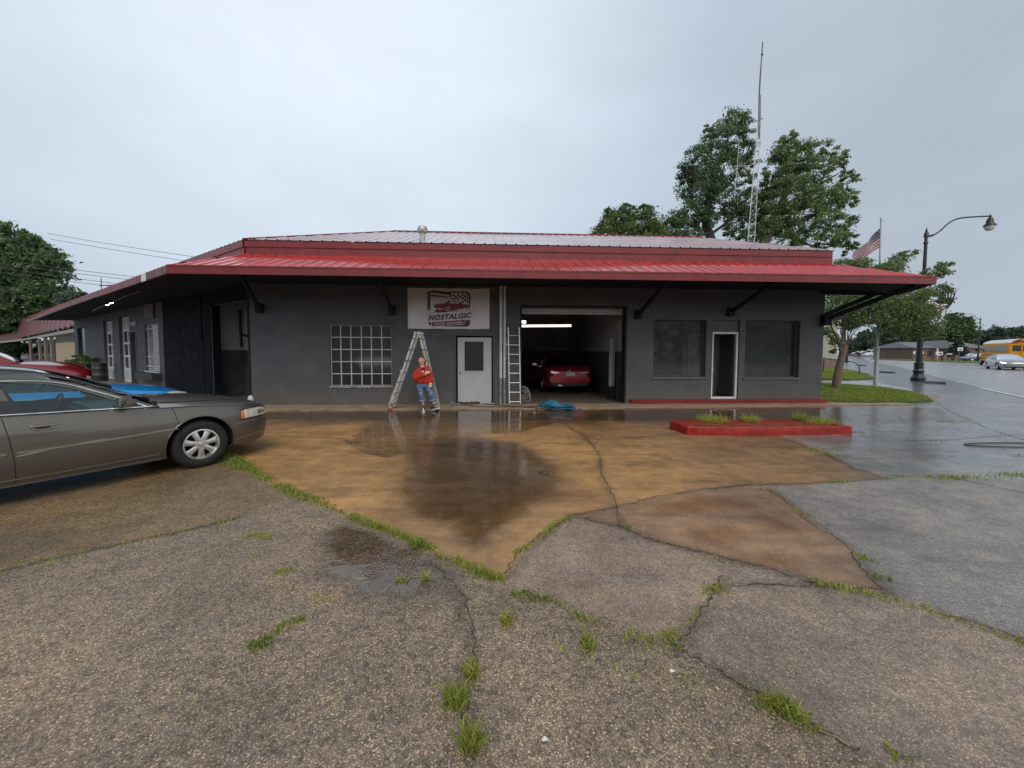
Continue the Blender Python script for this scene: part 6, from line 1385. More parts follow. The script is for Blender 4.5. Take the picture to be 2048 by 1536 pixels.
fartree(1745, 1850, 632, 716, 130, 'wide far tree behind the flagpole', 'far', 26, 8000)
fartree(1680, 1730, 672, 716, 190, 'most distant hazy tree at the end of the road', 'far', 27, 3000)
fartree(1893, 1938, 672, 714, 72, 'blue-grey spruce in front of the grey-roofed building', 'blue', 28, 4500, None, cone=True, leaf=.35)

# ------------------------------------------------------------------ street side
def sheetG(name, px, z, m, thick=None, kind='structure'):
    pts = [G(*p) if len(p) == 2 else Vector(p) for p in px]; k = MB()
    if thick: k.prism([(p.x, p.y) for p in pts], 0.001, z)
    else: k.sheet([[(p.x, p.y) for p in pts]], lambda x, y: Vector((x, y, z)))
    return tag(k.build(name, m, None), kind=kind)
M_ROAD = mat('wet_road', (.24, .245, .26), .30, var=.15, scale=.8, rvar=.08, bump=.12, bscale=3)
M_WALK = mat('wet_walk', (.32, .315, .31), .22, var=.2, scale=1.0, rvar=.12, bump=.2, bscale=8)
M_LAWN = mat('lawn_soil', (.045, .075, .02), .8, var=.35, scale=3, bump=.5, bscale=50)
M_LINE = mat('road_line', (.55, .55, .55), .3, var=.2, scale=8)
sheetG('road', [(1722, 713), (1800, 716), (1960, 721), (2600, 745), (3000, 900), (2300, 815), (2048, 797), (1960, 776), (1880, 756), (1800, 735), (1735, 722)], .006, M_ROAD)
k = MB(); 
for seg in ([(1956, 776), (2000, 786), (2048, 796), (2200, 830)], [(1735, 718), (1900, 724), (2048, 732), (2400, 755)]):
    q = catmull([G(*p) for p in seg], 6); k.grid([[p+Vector((0, 0, .012)), p+Vector((.10, -.12, .012))] for p in q])
tag(k.build('road_markings', M_LINE), kind='structure')
sheetG('sidewalk', [(1640, 762), (1730, 762), (1790, 772), (1830, 780), (1810, 786), (1740, 774), (1640, 768)], .010, M_WALK)
lawns = [[(1500, 806), (1660, 806), (1740, 808), (1830, 806), (1866, 803), (1850, 795), (1820, 786), (1760, 777), (1700, 772), (1640, 769), (1500, 769)],
         [(1560, 757), (1640, 759), (1700, 761), (1748, 758), (1738, 751), (1716, 744), (1690, 740), (1640, 739), (1560, 740)],
         [(1740, 718.6), (1800, 721), (1960, 727), (1990, 722), (1960, 717), (1820, 714.5)]]
for l_ in lawns: sheetG('lawn', l_, .06, M_LAWN, thick=True)
sheetG('path', [(1640, 738.5), (1662, 738.5), (1700, 745), (1698, 747), (1660, 742), (1640, 741)], .066, M_WALK)
# kerb pieces with drain mouths, dark
def kerb(px, w, name='kerb_edge'):
    q = catmull([G(*p) for p in px], 5); k = MB()
    for a, b in zip(q, q[1:]): k.bar(a+Vector((0, 0, .05)), b+Vector((0, 0, .05)), w, .12)
    tag(k.build(name, mat('wet_kerb', (.10, .10, .105), .3, var=.3, scale=4)), kind='structure')
kerb([(1848, 766), (1870, 767), (1892, 768)], .16); kerb([(1760, 745), (1790, 746.5)], .16); kerb([(1716, 731.5), (1732, 732)], .2)
# flagpole and flag
M_POLE = mat('pole_metal', (.40, .41, .42), .45, metal=.3, var=.12, scale=6)
fb_ = G(1750, 776); fp_ = thing('flagpole', fb_, 0, 'tall thin grey flagpole on the lawn with thicker lower section', 'flagpole')
tz = atY(1762, 442, fb_.y)
k = MB(); k.tube([fb_-fb_, Vector((.01, 0, 1.75))], .075, 14); k.lathe([(.085, 1.72), (.09, 1.75), (.085, 1.8), (.05, 1.83)], 14, cap=False); k.build('lower_sleeve', M_POLE, fp_, smooth=40)
k = MB(); tq = tz-fb_; k.tube([Vector((.01, 0, 1.75)), Vector((tq.x, 0, tq.z))], [.048, .03], 12); k.build('pole', M_POLE, fp_, smooth=40)
k = MB(); k.lathe([(0, -.02), (.05, 0), (.05, .02), (.015, .04), (.015, .07), (.045, .1), (.03, .14), (0, .15)], 12, (tq.x, 0, tq.z)); k.bar((tq.x, 0, tq.z+.01), (tq.x+.16, 0, tq.z+.01), .02); k.build('finial', M_POLE, fp_, smooth=40)
flg = thing('flag', atY(1760, 470, fb_.y), 0, 'faded stars-and-stripes flag streaming left from the tall pole', 'flag')
f0, f1 = atY(1760.5, 456, fb_.y), atY(1758.5, 495, fb_.y); f2, f3 = atY(1712, 504, fb_.y+.5), atY(1700, 532, fb_.y+.3)
FH = (f0-f1).length
def flagp(u, v):
    """u along the fly 0..1, v down the hoist 0..1"""
    a = f0.lerp(f2, u); b = f1.lerp(f3, u); p = a.lerp(b, v); return p+Vector((0, .14*math.sin(u*8+v*2)*u, .025*math.sin(u*9)*u))
Mr, Mw, Mb = mat('flag_red', (.20, .015, .025), .7, var=.1), mat('flag_white', (.42, .39, .40), .7, var=.1), mat('flag_navy', (.025, .03, .07), .7, var=.1)
for nm, m_, cols in (('red_stripes', Mr, 0), ('white_stripes', Mw, 1)):
    k = MB()
    for i in range(13):
        if i % 2 != cols: continue
        u0 = .42 if i < 7 else 0; k.grid([[flagp(u0+(1-u0)*j/14, (i+t/2)/13) for j in range(15)] for t in range(3)])
    k.build(nm, m_, flg, world=True)
k = MB(); k.grid([[flagp(.42*j/8, 7/13*t/5) for j in range(9)] for t in range(6)]); ca = k.build('canton', Mb, flg, world=True)
k = MB()
for r_ in range(9):
    for c_ in range(6 if r_ % 2 == 0 else 5):
        u = .42*((c_+.6)/6.3+(0 if r_ % 2 == 0 else .08)); v = 7/13*(r_+.7)/9.6; p = flagp(u, v)+Vector((0, -.006, 0)); k.lathe([(0, 0), (.02, .002)], 5, p, Matrix.Rotation(R(90), 3, 'X'), cap=False)
k.build('stars', Mw, ca, world=True)
# street lamps
M_LAMP = mat('lamp_black', (.012, .013, .016), .4, var=.15)
def street_lamp(base, H, reach, label, simple=False, az=0.0):
    t = thing('street_lamp', base, az, label, 'street lamp', 'black street lamps along the road'); k = MB(); s = H/8.7
    k.lathe([(.30*s, 0), (.33*s, .04*s), (.33*s, .20*s), (.26*s, .28*s), (.25*s, .34*s), (.22*s, .40*s), (.25*s, .62*s), (.19*s, .72*s), (.21*s, .80*s), (.20*s, .98*s), (.22*s, 1.0*s), (.22*s, 1.06*s), (.15*s, 1.12*s)], 8 if not simple else 6, cap=False); k.build('base', M_LAMP, t, smooth=30)
    k = MB(); k.lathe([(.15*s, 1.1*s), (.105*s, H*.5), (.075*s, H-.75*s), (.11*s, H-.72*s), (.11*s, H-.66*s), (.075*s, H-.6*s), (.075*s, H-.35*s), (.12*s, H-.33*s), (.10*s, H-.12*s), (.045*s, H-.05*s), (.06*s, H+.02*s), (.02*s, H+.12*s), (0, H+.26*s)], 12); k.build('pole', M_LAMP, t, smooth=40)
    g_ = math.copysign(1, reach); arm = catmull([(.05*g_, 0, H-.3*s), (.35*s*g_, 0, H-.25*s), (.75*s*g_, 0, H-.02*s), (1.3*s*g_, 0, H+.48*s), (2.0*s*g_, 0, H+.75*s), (reach, 0, H+.86*s)], 6); k = MB(); k.tube(arm, [.06*s]*8+[.042*s]*(len(arm)-8), 8); k.build('arm', M_LAMP, t, smooth=50)
    k = MB(); c = (reach, 0, H+.86*s-.62*s); k.lathe([(r_*.8, h_*.8) for r_, h_ in [(.0, .92*s), (.03*s, .88*s), (.05*s, .80*s), (.09*s, .76*s), (.05*s, .72*s), (.13*s, .62*s), (.18*s, .50*s), (.2*s, .28*s), (.33*s, .12*s), (.34*s, .05*s), (.28*s, .04*s)]], 20, c, cap=False); sh_ = k.build('shade', M_LAMP, t, smooth=40)
    k = MB(); k.lathe([(r_*.8, h_*.8) for r_, h_ in [(.28*s, .06*s), (.29*s, 0), (.26*s, -.12*s), (.17*s, -.24*s), (.0, -.29*s)]], 20, c, cap=False); k.build('globe', mat('frosted_globe', (.55, .56, .58), .15, var=.1, coat=1), sh_, smooth=60); return t
lb_ = G(1836, 762); lamp = street_lamp(lb_, atY(1858, 462, lb_.y).z, atY(1982, 440, lb_.y).x-lb_.x-.05, 'tall black street lamp with long curved arm at the kerb right of the flagpole')
l2 = G(1957, 721.5); l2 = Vector((atY(1957, 700, 62).x, 62, 0)); street_lamp(l2, atY(1958, 636, 62).z, -3.2, 'far black street lamp rising behind the school bus', True)
l3 = G(1693, 724.0); street_lamp(Vector((l3.x, l3.y, 0)), 6.9, -2.2, 'black street lamp just right of the small tree trunk', True)
# street banner on the lamp
bz0, bz1 = atY(1850, 632, lb_.y).z, atY(1850, 604, lb_.y).z; stb = thing('street_banner', (lb_.x+.12, lb_.y, bz0), 0, 'red and white striped street banner on the tall lamp, half hidden by leaves', 'banner')
k = MB(); k.bbox((.05, -.008, 0), (.95, .008, bz1-bz0)); k.build('cloth', mat('banner_white', (.6, .56, .56), .6, var=.06), stb)
for x in (.14, .30, .46, .82): k = MB(); k.bbox((x, -.012, .12), (x+.07, -.0085, bz1-bz0)); k.build('stripe', mat('banner_red', (.35, .02, .03), .6), stb)
k = MB(); k.tube([(-.1, 0, bz1-bz0+.03), (1.0, 0, bz1-bz0+.03)], .02, 6); k.build('rod', M_LAMP, stb)
# hand rail
hr = G(1718, 749); hrl = thing('handrail', hr, 0, 'thin dark bent handrail on the far lawn right of the small tree', 'railing'); k = MB()
a0 = atY(1640, 715, hr.y+1.5)-hr; a1 = atY(1705, 724, hr.y)-hr; k.tube(catmull([a0, atY(1672, 720, hr.y+.6)-hr, a1, Vector((-.05, 0, .60)), Vector((0, 0, .4)), Vector((0, 0, 0))], 6), .03, 6); k.build('rail', M_STEEL, hrl, smooth=60); k = MB(); k.tube([(a0.x+.3, a0.y, 0), (a0.x+.3, a0.y, a0.z)], .03, 6); k.build('rail_post', M_STEEL, hrl)
# beige building behind the small tree
bb0, bb1 = atY(1560, 735, 36), atY(1671, 735, 36); be = thing('beige_building', (bb1.x, 36, 0), 0, 'plain beige flat-walled building behind the small tree', 'building'); hb_ = atY(1660, 640, 36).z
k = MB(); k.bbox((bb0.x-bb1.x, 0, .9), (0, 12, hb_)); k.build('wall', mat('beige_wall', (.34, .34, .26), .7, var=.08, scale=1), be); k = MB(); k.bbox((bb0.x-bb1.x-.05, -.1, 0), (.05, 12.1, .9)); k.build('plinth', mat('brown_plinth', (.16, .12, .09), .7, var=.2), be); k = MB(); k.bbox((bb0.x-bb1.x-.1, -.15, hb_), (.1, 12.1, hb_+.2)); k.build('roof', M_STEEL, be)
# grey-roofed low building across the road
gb0, gb1 = atY(1826, 715, 78), atY(1975, 715, 78); gr_ = thing('low_building', (gb0.x, 78, 0), 0, 'long low brick building with grey shingle roof across the road', 'building'); Wd = gb1.x-gb0.x
k = MB(); k.bbox((.4, .3, 0), (Wd, 9, 2.5)); k.build('wall', mat('far_brick', (.16, .11, .085), .8, var=.3, scale=2), gr_)
k = MB(); zt = atY(1900, 684.5, 82).z; k.add([(0, 0, 2.4), (Wd+1, 0, 2.4), (Wd+.2, 4.5, zt), (.9, 4.5, zt), (0, 9.4, 2.4), (Wd+1, 9.4, 2.4)], [(0, 1, 2, 3), (3, 2, 5, 4), (0, 3, 4), (1, 5, 2)]); k.add([(4.3, -.6, 2.3), (7.6, -.6, 2.3), (5.95, -.6, 3.9), (5.95, 3.6, 3.9), (4.3, 1, 2.4), (7.6, 1, 2.4)], [(0, 1, 2), (0, 2, 3, 4), (2, 1, 5, 3)]); k.build('roof', mat('grey_shingles', (.13, .135, .15), .7, var=.2, scale=3), gr_)
for x in (1.6, 3.2, 9.5): k = MB(); k.bbox((x, .22, .8), (x+.9, .3, 2.0)); k.build('window', mat('black_glass', (.02, .022, .03), .2), gr_)
for x in (4.4, 7.4): k = MB(); k.bbox((x-.12, -.5, 0), (x+.12, -.26, 2.3)); k.build('porch_post', M_WHITEP, gr_)
def sign(px, py0, py1, w, Y, label, fm, detail=None, posts=True):
    a = atY(px, py0, Y); b = atY(px, py1, Y); h = a.z-b.z; s = thing('sign', (a.x, Y, 0), 0, label, 'sign'); k = MB(); k.bevbox((0, 0, b.z+h/2), (w, .12, h), .02); f = k.build('panel', fm, s)
    if posts:
        for x in ((-w/2+.08, w/2-.08) if w > 1 else (0,)): k = MB(); k.bar((x, .12, 0), (x, .12, b.z+h*.8), .12 if w > 1 else .06); k.build('post', mat('sign_post', (.14, .11, .09), .7), s)
    if detail: detail(s, f, b.z, h)
    return s
def strip(m_, z0, z1, x0, x1):
    def fn(s, f, b, h): k = MB(); k.bbox((x0, -.075, b+h*z0), (x1, -.062, b+h*z1)); k.build('sign_marking', m_, f)
    return fn
sign(1813.5, 706, 713, 1.6*1.9, 88, 'white and blue sign board on the verge left of the tall lamp', M_WHITEP, strip(mat('sign_blue', (.12, .40, .62), .5, var=.2), .25, .85, -1.3, .5))
sign(1837, 703, 708, 1.9, 70, 'dark lettered sign with white ends directly behind the tall lamp', M_WHITEP, strip(M_STEEL, .1, .9, -.6, .6))
sign(1878.5, 703.5, 711.5, 1.15, 66, 'white sign between brick piers across the road', M_WHITEP, strip(M_STEEL, .45, .75, -.1, .4))
sign(1898, 704, 713, 1.5, 66, 'dark rounded sign beside the white one across the road', M_STEEL, strip(M_WHITEP, .45, .65, -.5, .5))
sign(1920.5, 695, 702, .75, 58, 'small white road sign on a single post left of the bus', M_WHITEP, strip(M_STEEL, .2, .5, -.2, .2))
sign(1741, 698, 702, 2.2, 140, 'tiny far white sign among the distant trees', M_WHITEP)
for px in (1869.5, 1887, 1910): p = atY(px, 712, 65.5); t = thing('brick_pier', (p.x, p.y, 0), 0, {1869.5: 'low brick pier left of the white sign', 1887: 'low brick pier between the two signs', 1910: 'low brick pier right of the dark rounded sign'}[px], 'pier', 'brick piers across the road'); k = MB(); k.bevbox((0, 0, .5), (.5, .5, 1.0), .03); k.build('pier_body', mat('pier_brick', (.20, .13, .10), .8, var=.25, scale=6), t); k = MB(); k.bevbox((0, 0, 1.04), (.6, .6, .08), .02); k.build('cap', M_CONC, t)
# distant parked cars
far_cars = [(1925, 717, 70, 'dark', 'dark parked car left of the violet one, far across the road'), (1937, 717.5, 66, 'violet', 'violet-grey parked car just left of the school bus'), (1733, 713, 125, 'white', 'white vehicle parked far off just left of the flagpole'), (1706, 712, 150, 'red', 'tiny dark red car in the far row, leftmost'), (1722, 712.3, 150, 'grey', 'tiny grey car in the far row between red and white vehicles'), (1770, 714, 110, 'grey', 'grey car half hidden behind the flagpole far off'), (1795, 714.5, 105, 'white', 'pale car parked far off right of the flagpole')]
fc = {'dark': (.03, .03, .04), 'violet': (.14, .13, .24), 'white': (.6, .6, .6), 'red': (.15, .03, .03), 'grey': (.2, .2, .22)}
proto = {}
for px, py, Y, col, lab in far_cars:
    p = atY(px, py, Y); pos = Vector((p.x, Y, 0))
    o, _ = simple_car('parked_car', pos, R(200 if col != 'violet' else 160), paint('far_'+col, fc[col], .3, .3), lab, group='cars parked far across the road', res=.16, detail=False)
# school bus
def bus():
    h = Vector((.62, .785, 0)).normalized(); rear = Vector((atY(2019, 700, 42).x, 42, 0))   # rear left corner, heading away
    root = thing('school_bus', rear, math.atan2(h.y, h.x), 'yellow school bus with white roof driving away on the road behind the silver sedan', 'bus')
    Y_ = mat('bus_yellow', (.62, .27, .012), .65, var=.06, spec=.25); K = mat('bus_black', (.015, .015, .016), .4); Wh = mat('bus_white', (.66, .68, .70), .35, var=.05)
    L_, Wd_ = 10.6, 2.4     # local x forward, left side at y=0, body towards -y
    def sec(x, top=3.1): return [Vector((x, 0, .55)), Vector((x, 0, 2.35)), Vector((x, -.06, 2.62)), Vector((x, -.3, 2.9)), Vector((x, -.75, top-.04)), Vector((x, -Wd_/2, top)), Vector((x, -Wd_+.75, top-.04)), Vector((x, -Wd_+.3, 2.9)), Vector((x, -Wd_+.06, 2.62)), Vector((x, -Wd_, 2.35)), Vector((x, -Wd_, .55))]
    k = MB(); a, b = sec(0), sec(9.0); k.grid([a[:3], b[:3]]); k.grid([a[8:], b[8:]]); k.add(a, [list(range(11))[::-1]]); k.add(b, [list(range(11))]); k.build('body', Y_, root, smooth=40)
    k = MB(); k.grid([a[2:9], b[2:9]]); k.build('roof', Wh, root, smooth=40)
    k = MB(); k.bevbox((9.75, -Wd_/2, 1.0), (1.5, 2.0, .95), .15); k.build('hood', Y_, root, smooth=50)
    for i in range(11): x = .75+i*.74; k = MB(); k.bbox((x, -.01, 1.72), (x+.62, .012, 2.30)); k.build('side_window', mat('bus_glass', (.05, .055, .05), .15, var=.2), root)
    for z in (.85, 1.28, 1.62): k = MB(); k.bbox((-.01, .0, z), (9.0, .022, z+.05)); k.build('black_rail', K, root)
    k = MB(); k.bbox((-.02, -.75, 1.72), (-.008, -.2, 2.35)); k.build('rear_window', MATS['bus_glass'], root); k = MB(); k.bbox((-.02, -2.2, 1.72), (-.008, -1.65, 2.35)); k.build('rear_window', MATS['bus_glass'], root)
    k = MB(); k.bbox((-.04, -1.6, .7), (-.006, -.8, 2.5)); do = k.build('emergency_door', Y_, root); k = MB(); k.bbox((-.052, -1.5, 1.72), (-.042, -.9, 2.35)); k.build('door_window', MATS['bus_glass'], do)
    vs, fs = text_mb('SCHOOL BUS', .26, bold=.012, ext=.004); k = MB(); k.add([Vector((-.016, -Wd_/2-v.x, 2.72+v.y)) for v in vs], fs); k.build('lettering', K, root)
    k = MB(); k.add([Vector((x_, y_, z_)) for x_, y_, z_ in ((-.012, -.08, 2.55), (-.012, -.3, 2.84), (-.012, -.75, 2.98), (-.012, -.75, 2.86), (-.012, -.36, 2.74), (-.012, -.16, 2.5))], [(0, 1, 2, 3, 4, 5)]); k.build('rear_band', K, root)
    for y in (-.42, -1.98):
        k = MB(); k.lathe([(.11, 0), (.09, .02), (0, .03)], 14, (-.01, y, 2.62), Matrix.Rotation(R(-90), 3, 'Y')); k.build('warning_light', M_TAIL, root)
        k = MB(); k.lathe([(.1, 0), (.08, .02), (0, .03)], 14, (-.01, y+(.12 if y > -1 else -.12), 1.15), Matrix.Rotation(R(-90), 3, 'Y')); k.build('tail_light', M_TAIL, root)
    k = MB(); k.bevbox((-.08, -Wd_/2, .6), (.16, 2.3, .25), .03); k.build('rear_bumper', K, root)
    for x in (2.6, 9.6):
        for sg, y in ((1, -.17), (-1, -Wd_+.17)): wheel(root, x, y, .48, .25, .28, sg, 8, simple=True)
    k = MB(); k.bar((9.4, .05, 1.9), (9.7, .3, 2.0), .03); k.bevbox((9.7, .3, 1.85), (.06, .2, .35), .02); k.build('mirror', K, root)
bus()
# manhole ring and kerb scraps on the wet pavement right
k = MB(); c = G(2040, 891); pts = [c+Vector((.95*math.cos(a), .16*math.sin(a), .012)) for a in [2*math.pi*i/40 for i in range(40)]]; k.tube(pts, .010, 5, closed=True); o = k.build('hose_loop', mat('black_hose', (.03, .03, .03), .4)); tag(o, 'thin dark hose loop lying on the wet pavement at the right edge', 'hose')
# ------------------------------------------------------------------ house on the left
def house():
    Y = 33; a = atY(-60, 660, Y); b = atY(160, 660, 30); root = thing('tiled_house', (a.x, Y, 0), 0, 'low house with red tile roof and tan stone wall left of the garage', 'house')
    o = Vector(root.location)
    ea, eb = G(44, 678, 3.09), G(165, 654.5, 3.09); eb = ea.lerp(eb, 1.0)
    def online(px, A=ea, B=eb, off=0.0):
        d = ray(px, 700); d = Vector((d.x, d.y)); e = (B-A).xy; n_ = Vector((-e.y, e.x)).normalized(); n_ = n_ if n_.y > 0 else -n_
        A2 = A.xy+n_*off; n2 = Vector((-e.y, e.x)); t = A2.dot(n2)/d.dot(n2); return Vector((d.x*t, d.y*t, 0))
    e0, e1 = ea, eb; r0, r1 = atY(40, 640, ea.y+6), atY(172, 645.5, eb.y+6); rt = mat('roof_tiles_red', (.17, .055, .06), .45, var=.3, scale=6, bump=.3, rvar=.15)
    k = MB(); nc = 17; rows = []; nr = 10
    for j in range(nr*2+1):
        f = j/(nr*2); row = []
        for i in range(nc*4+1):
            u = i/(nc*4); p = e0.lerp(e1, u).lerp(r0.lerp(r1, u), f); bump = .22*abs(math.sin(u*nc*math.pi))+(.10 if j % 2 == 0 else 0.0); row.append(p+Vector((0, 0, bump))-o)
        rows.append(row)
    k.grid(rows); ro = k.build('roof', rt, root)
    k = MB(); l0 = atY(-60, 690, ea.y); k.add([p-o for p in (e0, r0, atY(20, 650, ea.y+10), l0)], [(0, 1, 2, 3)]); k.build('roof_hip', mat('roof_old', (.10, .055, .05), .7, var=.3), root)
    k = MB(); k.bar(e1-o+Vector((0, -.1, -.14)), e0-o+Vector((0, -.1, -.14)), .06, .24); k.bar(e0-o+Vector((0, -.1, -.14)), l0-o+Vector((0, -.1, -.1)), .06, .24); k.build('fascia', mat('fascia_grey', (.26, .25, .23), .6, var=.2), root)
    def wl(pa, pb, z0, z1, m_, nm, off, t=.3):
        k = MB(); p = online(pa, off=off)-o; q = online(pb, off=off)-o; k.bar((p.x, p.y, (z0+z1)/2), (q.x, q.y, (z0+z1)/2), t, z1-z0); return k.build(nm, m_, root)
    wl(-20, 119, 0, 2.95, mat('brown_wall', (.085, .065, .052), .8, var=.2, scale=2), 'porch_wall', 2.4); wl(118, 170, 0, 2.2, mat('tan_stone', (.36, .29, .19), .8, var=.35, scale=5, bump=.9, bscale=7, stretch=(1, 1, 2.5)), 'stone_wall', .6, .4); wl(118, 170, 2.203, 2.95, mat('soffit_brown', (.10, .09, .08), .8), 'gable_board', .6, .38)
    for px in (62, 80, 92, 104):
        p = online(px, off=.5)-o; k = MB(); k.bar((p.x, p.y, 0), (p.x, p.y, 2.9), .22); k.build('porch_post', mat('post_tan', (.17, .14, .11), .7, var=.2), root)
    for x0, x1 in ((66, 76), (84, 90), (96, 102)): wl(x0, x1, .6, 2.5, mat('black_glass', (.02, .022, .03), .2), 'window', 2.0, .1)
house()
# power lines across the upper left
for i, (x0, y0, x1, y1, ya, yb, sag) in enumerate([(95, 467, 470, 525, 38, 30, 3), (100, 478, 470, 536, 38, 30, 3), (-60, 512, 330, 560, 30, 34, 3), (-60, 519, 330, 567, 30, 34, 3), (-60, 527, 300, 575, 30, 34, 3), (-60, 536, 300, 581, 30, 34, 3), (-60, 574, 155, 589, 26, 34, 2)]):
    q = []
    for j in range(13): t = j/12; Y = ya+(yb-ya)*t; q.append(atY(x0+(x1-x0)*t, y0+(y1-y0)*t+sag*4*t*(1-t)*.6, Y))
    k = MB(); k.tube(q, .018, 4); o = k.build('power_line', mat('cable', (.06, .065, .07), .6)); lab = ['topmost power line running to the roof from the big tree', 'second power line below the topmost one', 'upper of four parallel wires crossing the big left tree', 'second of four parallel wires crossing the big left tree', 'third of four parallel wires crossing the big left tree', 'lowest of four parallel wires crossing the big left tree', 'single lower wire ending at the far eave']
    tag(o, lab[i], 'power line', 'power lines above the left side')
# lattice mast with whip antenna
def mast():
    Y = 26; b = atY(1499, 497, Y); t = atY(1518, 240, Y); w_t = atY(1525.5, 84, Y); root = thing('antenna_mast', (b.x, Y, 0), 0, 'tall thin lattice mast with long whip aerial behind the roof', 'mast')
    o = Vector(root.location); B0_ = Vector((b.x-.35, Y, 0)); legs = []
    for a in (90, 210, 330):
        d = Vector((math.cos(R(a)), math.sin(R(a)), 0)); legs.append((B0_+d*.42, t+d*.11))
    M_ = mat('mast_paint', (.52, .52, .52), .45, metal=.2, var=.2, scale=10)
    for p, q in legs: k = MB(); k.tube([p-o, q-o], .024, 6); k.build('leg', M_, root)
    k = MB(); n = 30
    for i in range(n):
        f0, f1 = i/n, (i+1)/n
        for j in range(3):
            p, q = legs[j], legs[(j+1) % 3]; k.bar(p[0].lerp(p[1], f0)-o, q[0].lerp(q[1], f1)-o, .014); k.bar(p[0].lerp(p[1], f0)-o, q[0].lerp(q[1], f0)-o, .014)
    k.build('lattice', M_, root)
    k = MB(); tt = t-o; ww = w_t-o; c1 = tt.lerp(ww, .35)+Vector((-.06, 0, 0)); k.tube(catmull([tt-Vector((-.05, 0, 1.2)), c1, ww], 6), [.05]*4+[.045]*5+[.035]*4, 8); k.lathe([(.05, 0), (.08, .05), (.05, .1)], 8, tt.lerp(ww, .83)); k.build('whip_aerial', mat('aerial_dark', (.08, .085, .09), .5), root, smooth=50)
    k = MB(); p = atY(1507, 240, Y)-o; k.tube([tt+Vector((.12, 0, -1.8)), tt+Vector((.12, 0, -.6)), tt+Vector((.05, 0, 1.6))], .02, 5); k.bar(tt+Vector((-.3, 0, -.1)), tt+Vector((.25, 0, .1)), .05); k.build('side_feed', mat('aerial_dark', (.08, .085, .09), .5), root)
    k = MB(); p0, p1, p2 = atY(1478, 280, Y)-o, atY(1475, 330, Y)-o, atY(1470, 380, Y)-o; k.tube([p0, p1], .015, 5); k.tube([p1, p2], .02, 5); k.tube([atY(1468, 333, Y)-o, atY(1502, 331, Y)-o], .02, 5); k.tube([atY(1473, 338, Y)-o, atY(1480, 362, Y)-o], .02, 5); k.build('folded_dipole', M_, root)
mast()

# wood added out of view behind the viewer, to darken reflections in the panes
rngw = np.random.default_rng(5); nw = 14000; P = np.stack([rngw.uniform(-70, 70, nw), -34+rngw.normal(size=nw)*2.5, 8*rngw.random(nw)**.8], 1); P[:, 2] *= .8+.25*vnoise(P[:, :1].repeat(2, 1), .12, 3)
tag(leaves_mesh('far_wood', P, 1.3, LEAF['dark'], None, .2+.4*rngw.random(nw), rng=rngw, world=False), 'added unseen wood behind the viewer that darkens reflections', 'wood', kind='stuff')
# ------------------------------------------------------------------ grass
GRS = leafmat('grass_blade', (.11, .20, .03), (.50, .50, .11))
def blades(name, base, h, tint, parent=None, rng=RNG, lean=.55, width=.0045):
    """tapered bent blades: base (n,3), height (n,)"""
    n = len(base); a = rng.uniform(0, 2*np.pi, n); l = rng.uniform(.1, 1, n)*lean
    d = np.stack([np.cos(a)*l, np.sin(a)*l, np.ones(n)], 1); d /= np.linalg.norm(d, axis=1)[:, None]
    b2 = rng.uniform(0, 2*np.pi, n); s = np.stack([np.cos(b2), np.sin(b2), np.zeros(n)], 1)*(width*rng.uniform(.6, 1.3, n))[:, None]
    H = h[:, None]; mid = base+d*H*.55; tip = base+d*H*.95+np.stack([np.cos(a)*l, np.sin(a)*l, -l*.5], 1)*H*.5
    v = np.stack([base-s, base+s, mid+s*.8, mid-s*.8, tip], 1).reshape(-1, 3)
    me = bpy.data.meshes.new(name); me.vertices.add(5*n); me.vertices.foreach_set('co', v.astype(np.float32).ravel())
    k = np.arange(n)*5; loops = np.stack([k, k+1, k+2, k+3, k+3, k+2, k+4], 1); me.loops.add(7*n); me.loops.foreach_set('vertex_index', loops.astype(np.int32).ravel())
    me.polygons.add(2*n); st = np.stack([np.arange(n)*7, np.arange(n)*7+4], 1).ravel(); tt = np.tile([4, 3], n)
    me.polygons.foreach_set('loop_start', st.astype(np.int32)); me.polygons.foreach_set('loop_total', tt.astype(np.int32)); me.update(calc_edges=True)
    at = me.attributes.new('tint', 'FLOAT', 'POINT'); at.data.foreach_set('value', np.repeat(np.clip(tint, 0, 1), 5).astype(np.float32))
    me.materials.append(GRS); o = bpy.data.objects.new(name, me); COL.objects.link(o); o.parent = parent; return o
rg = np.random.default_rng(77)
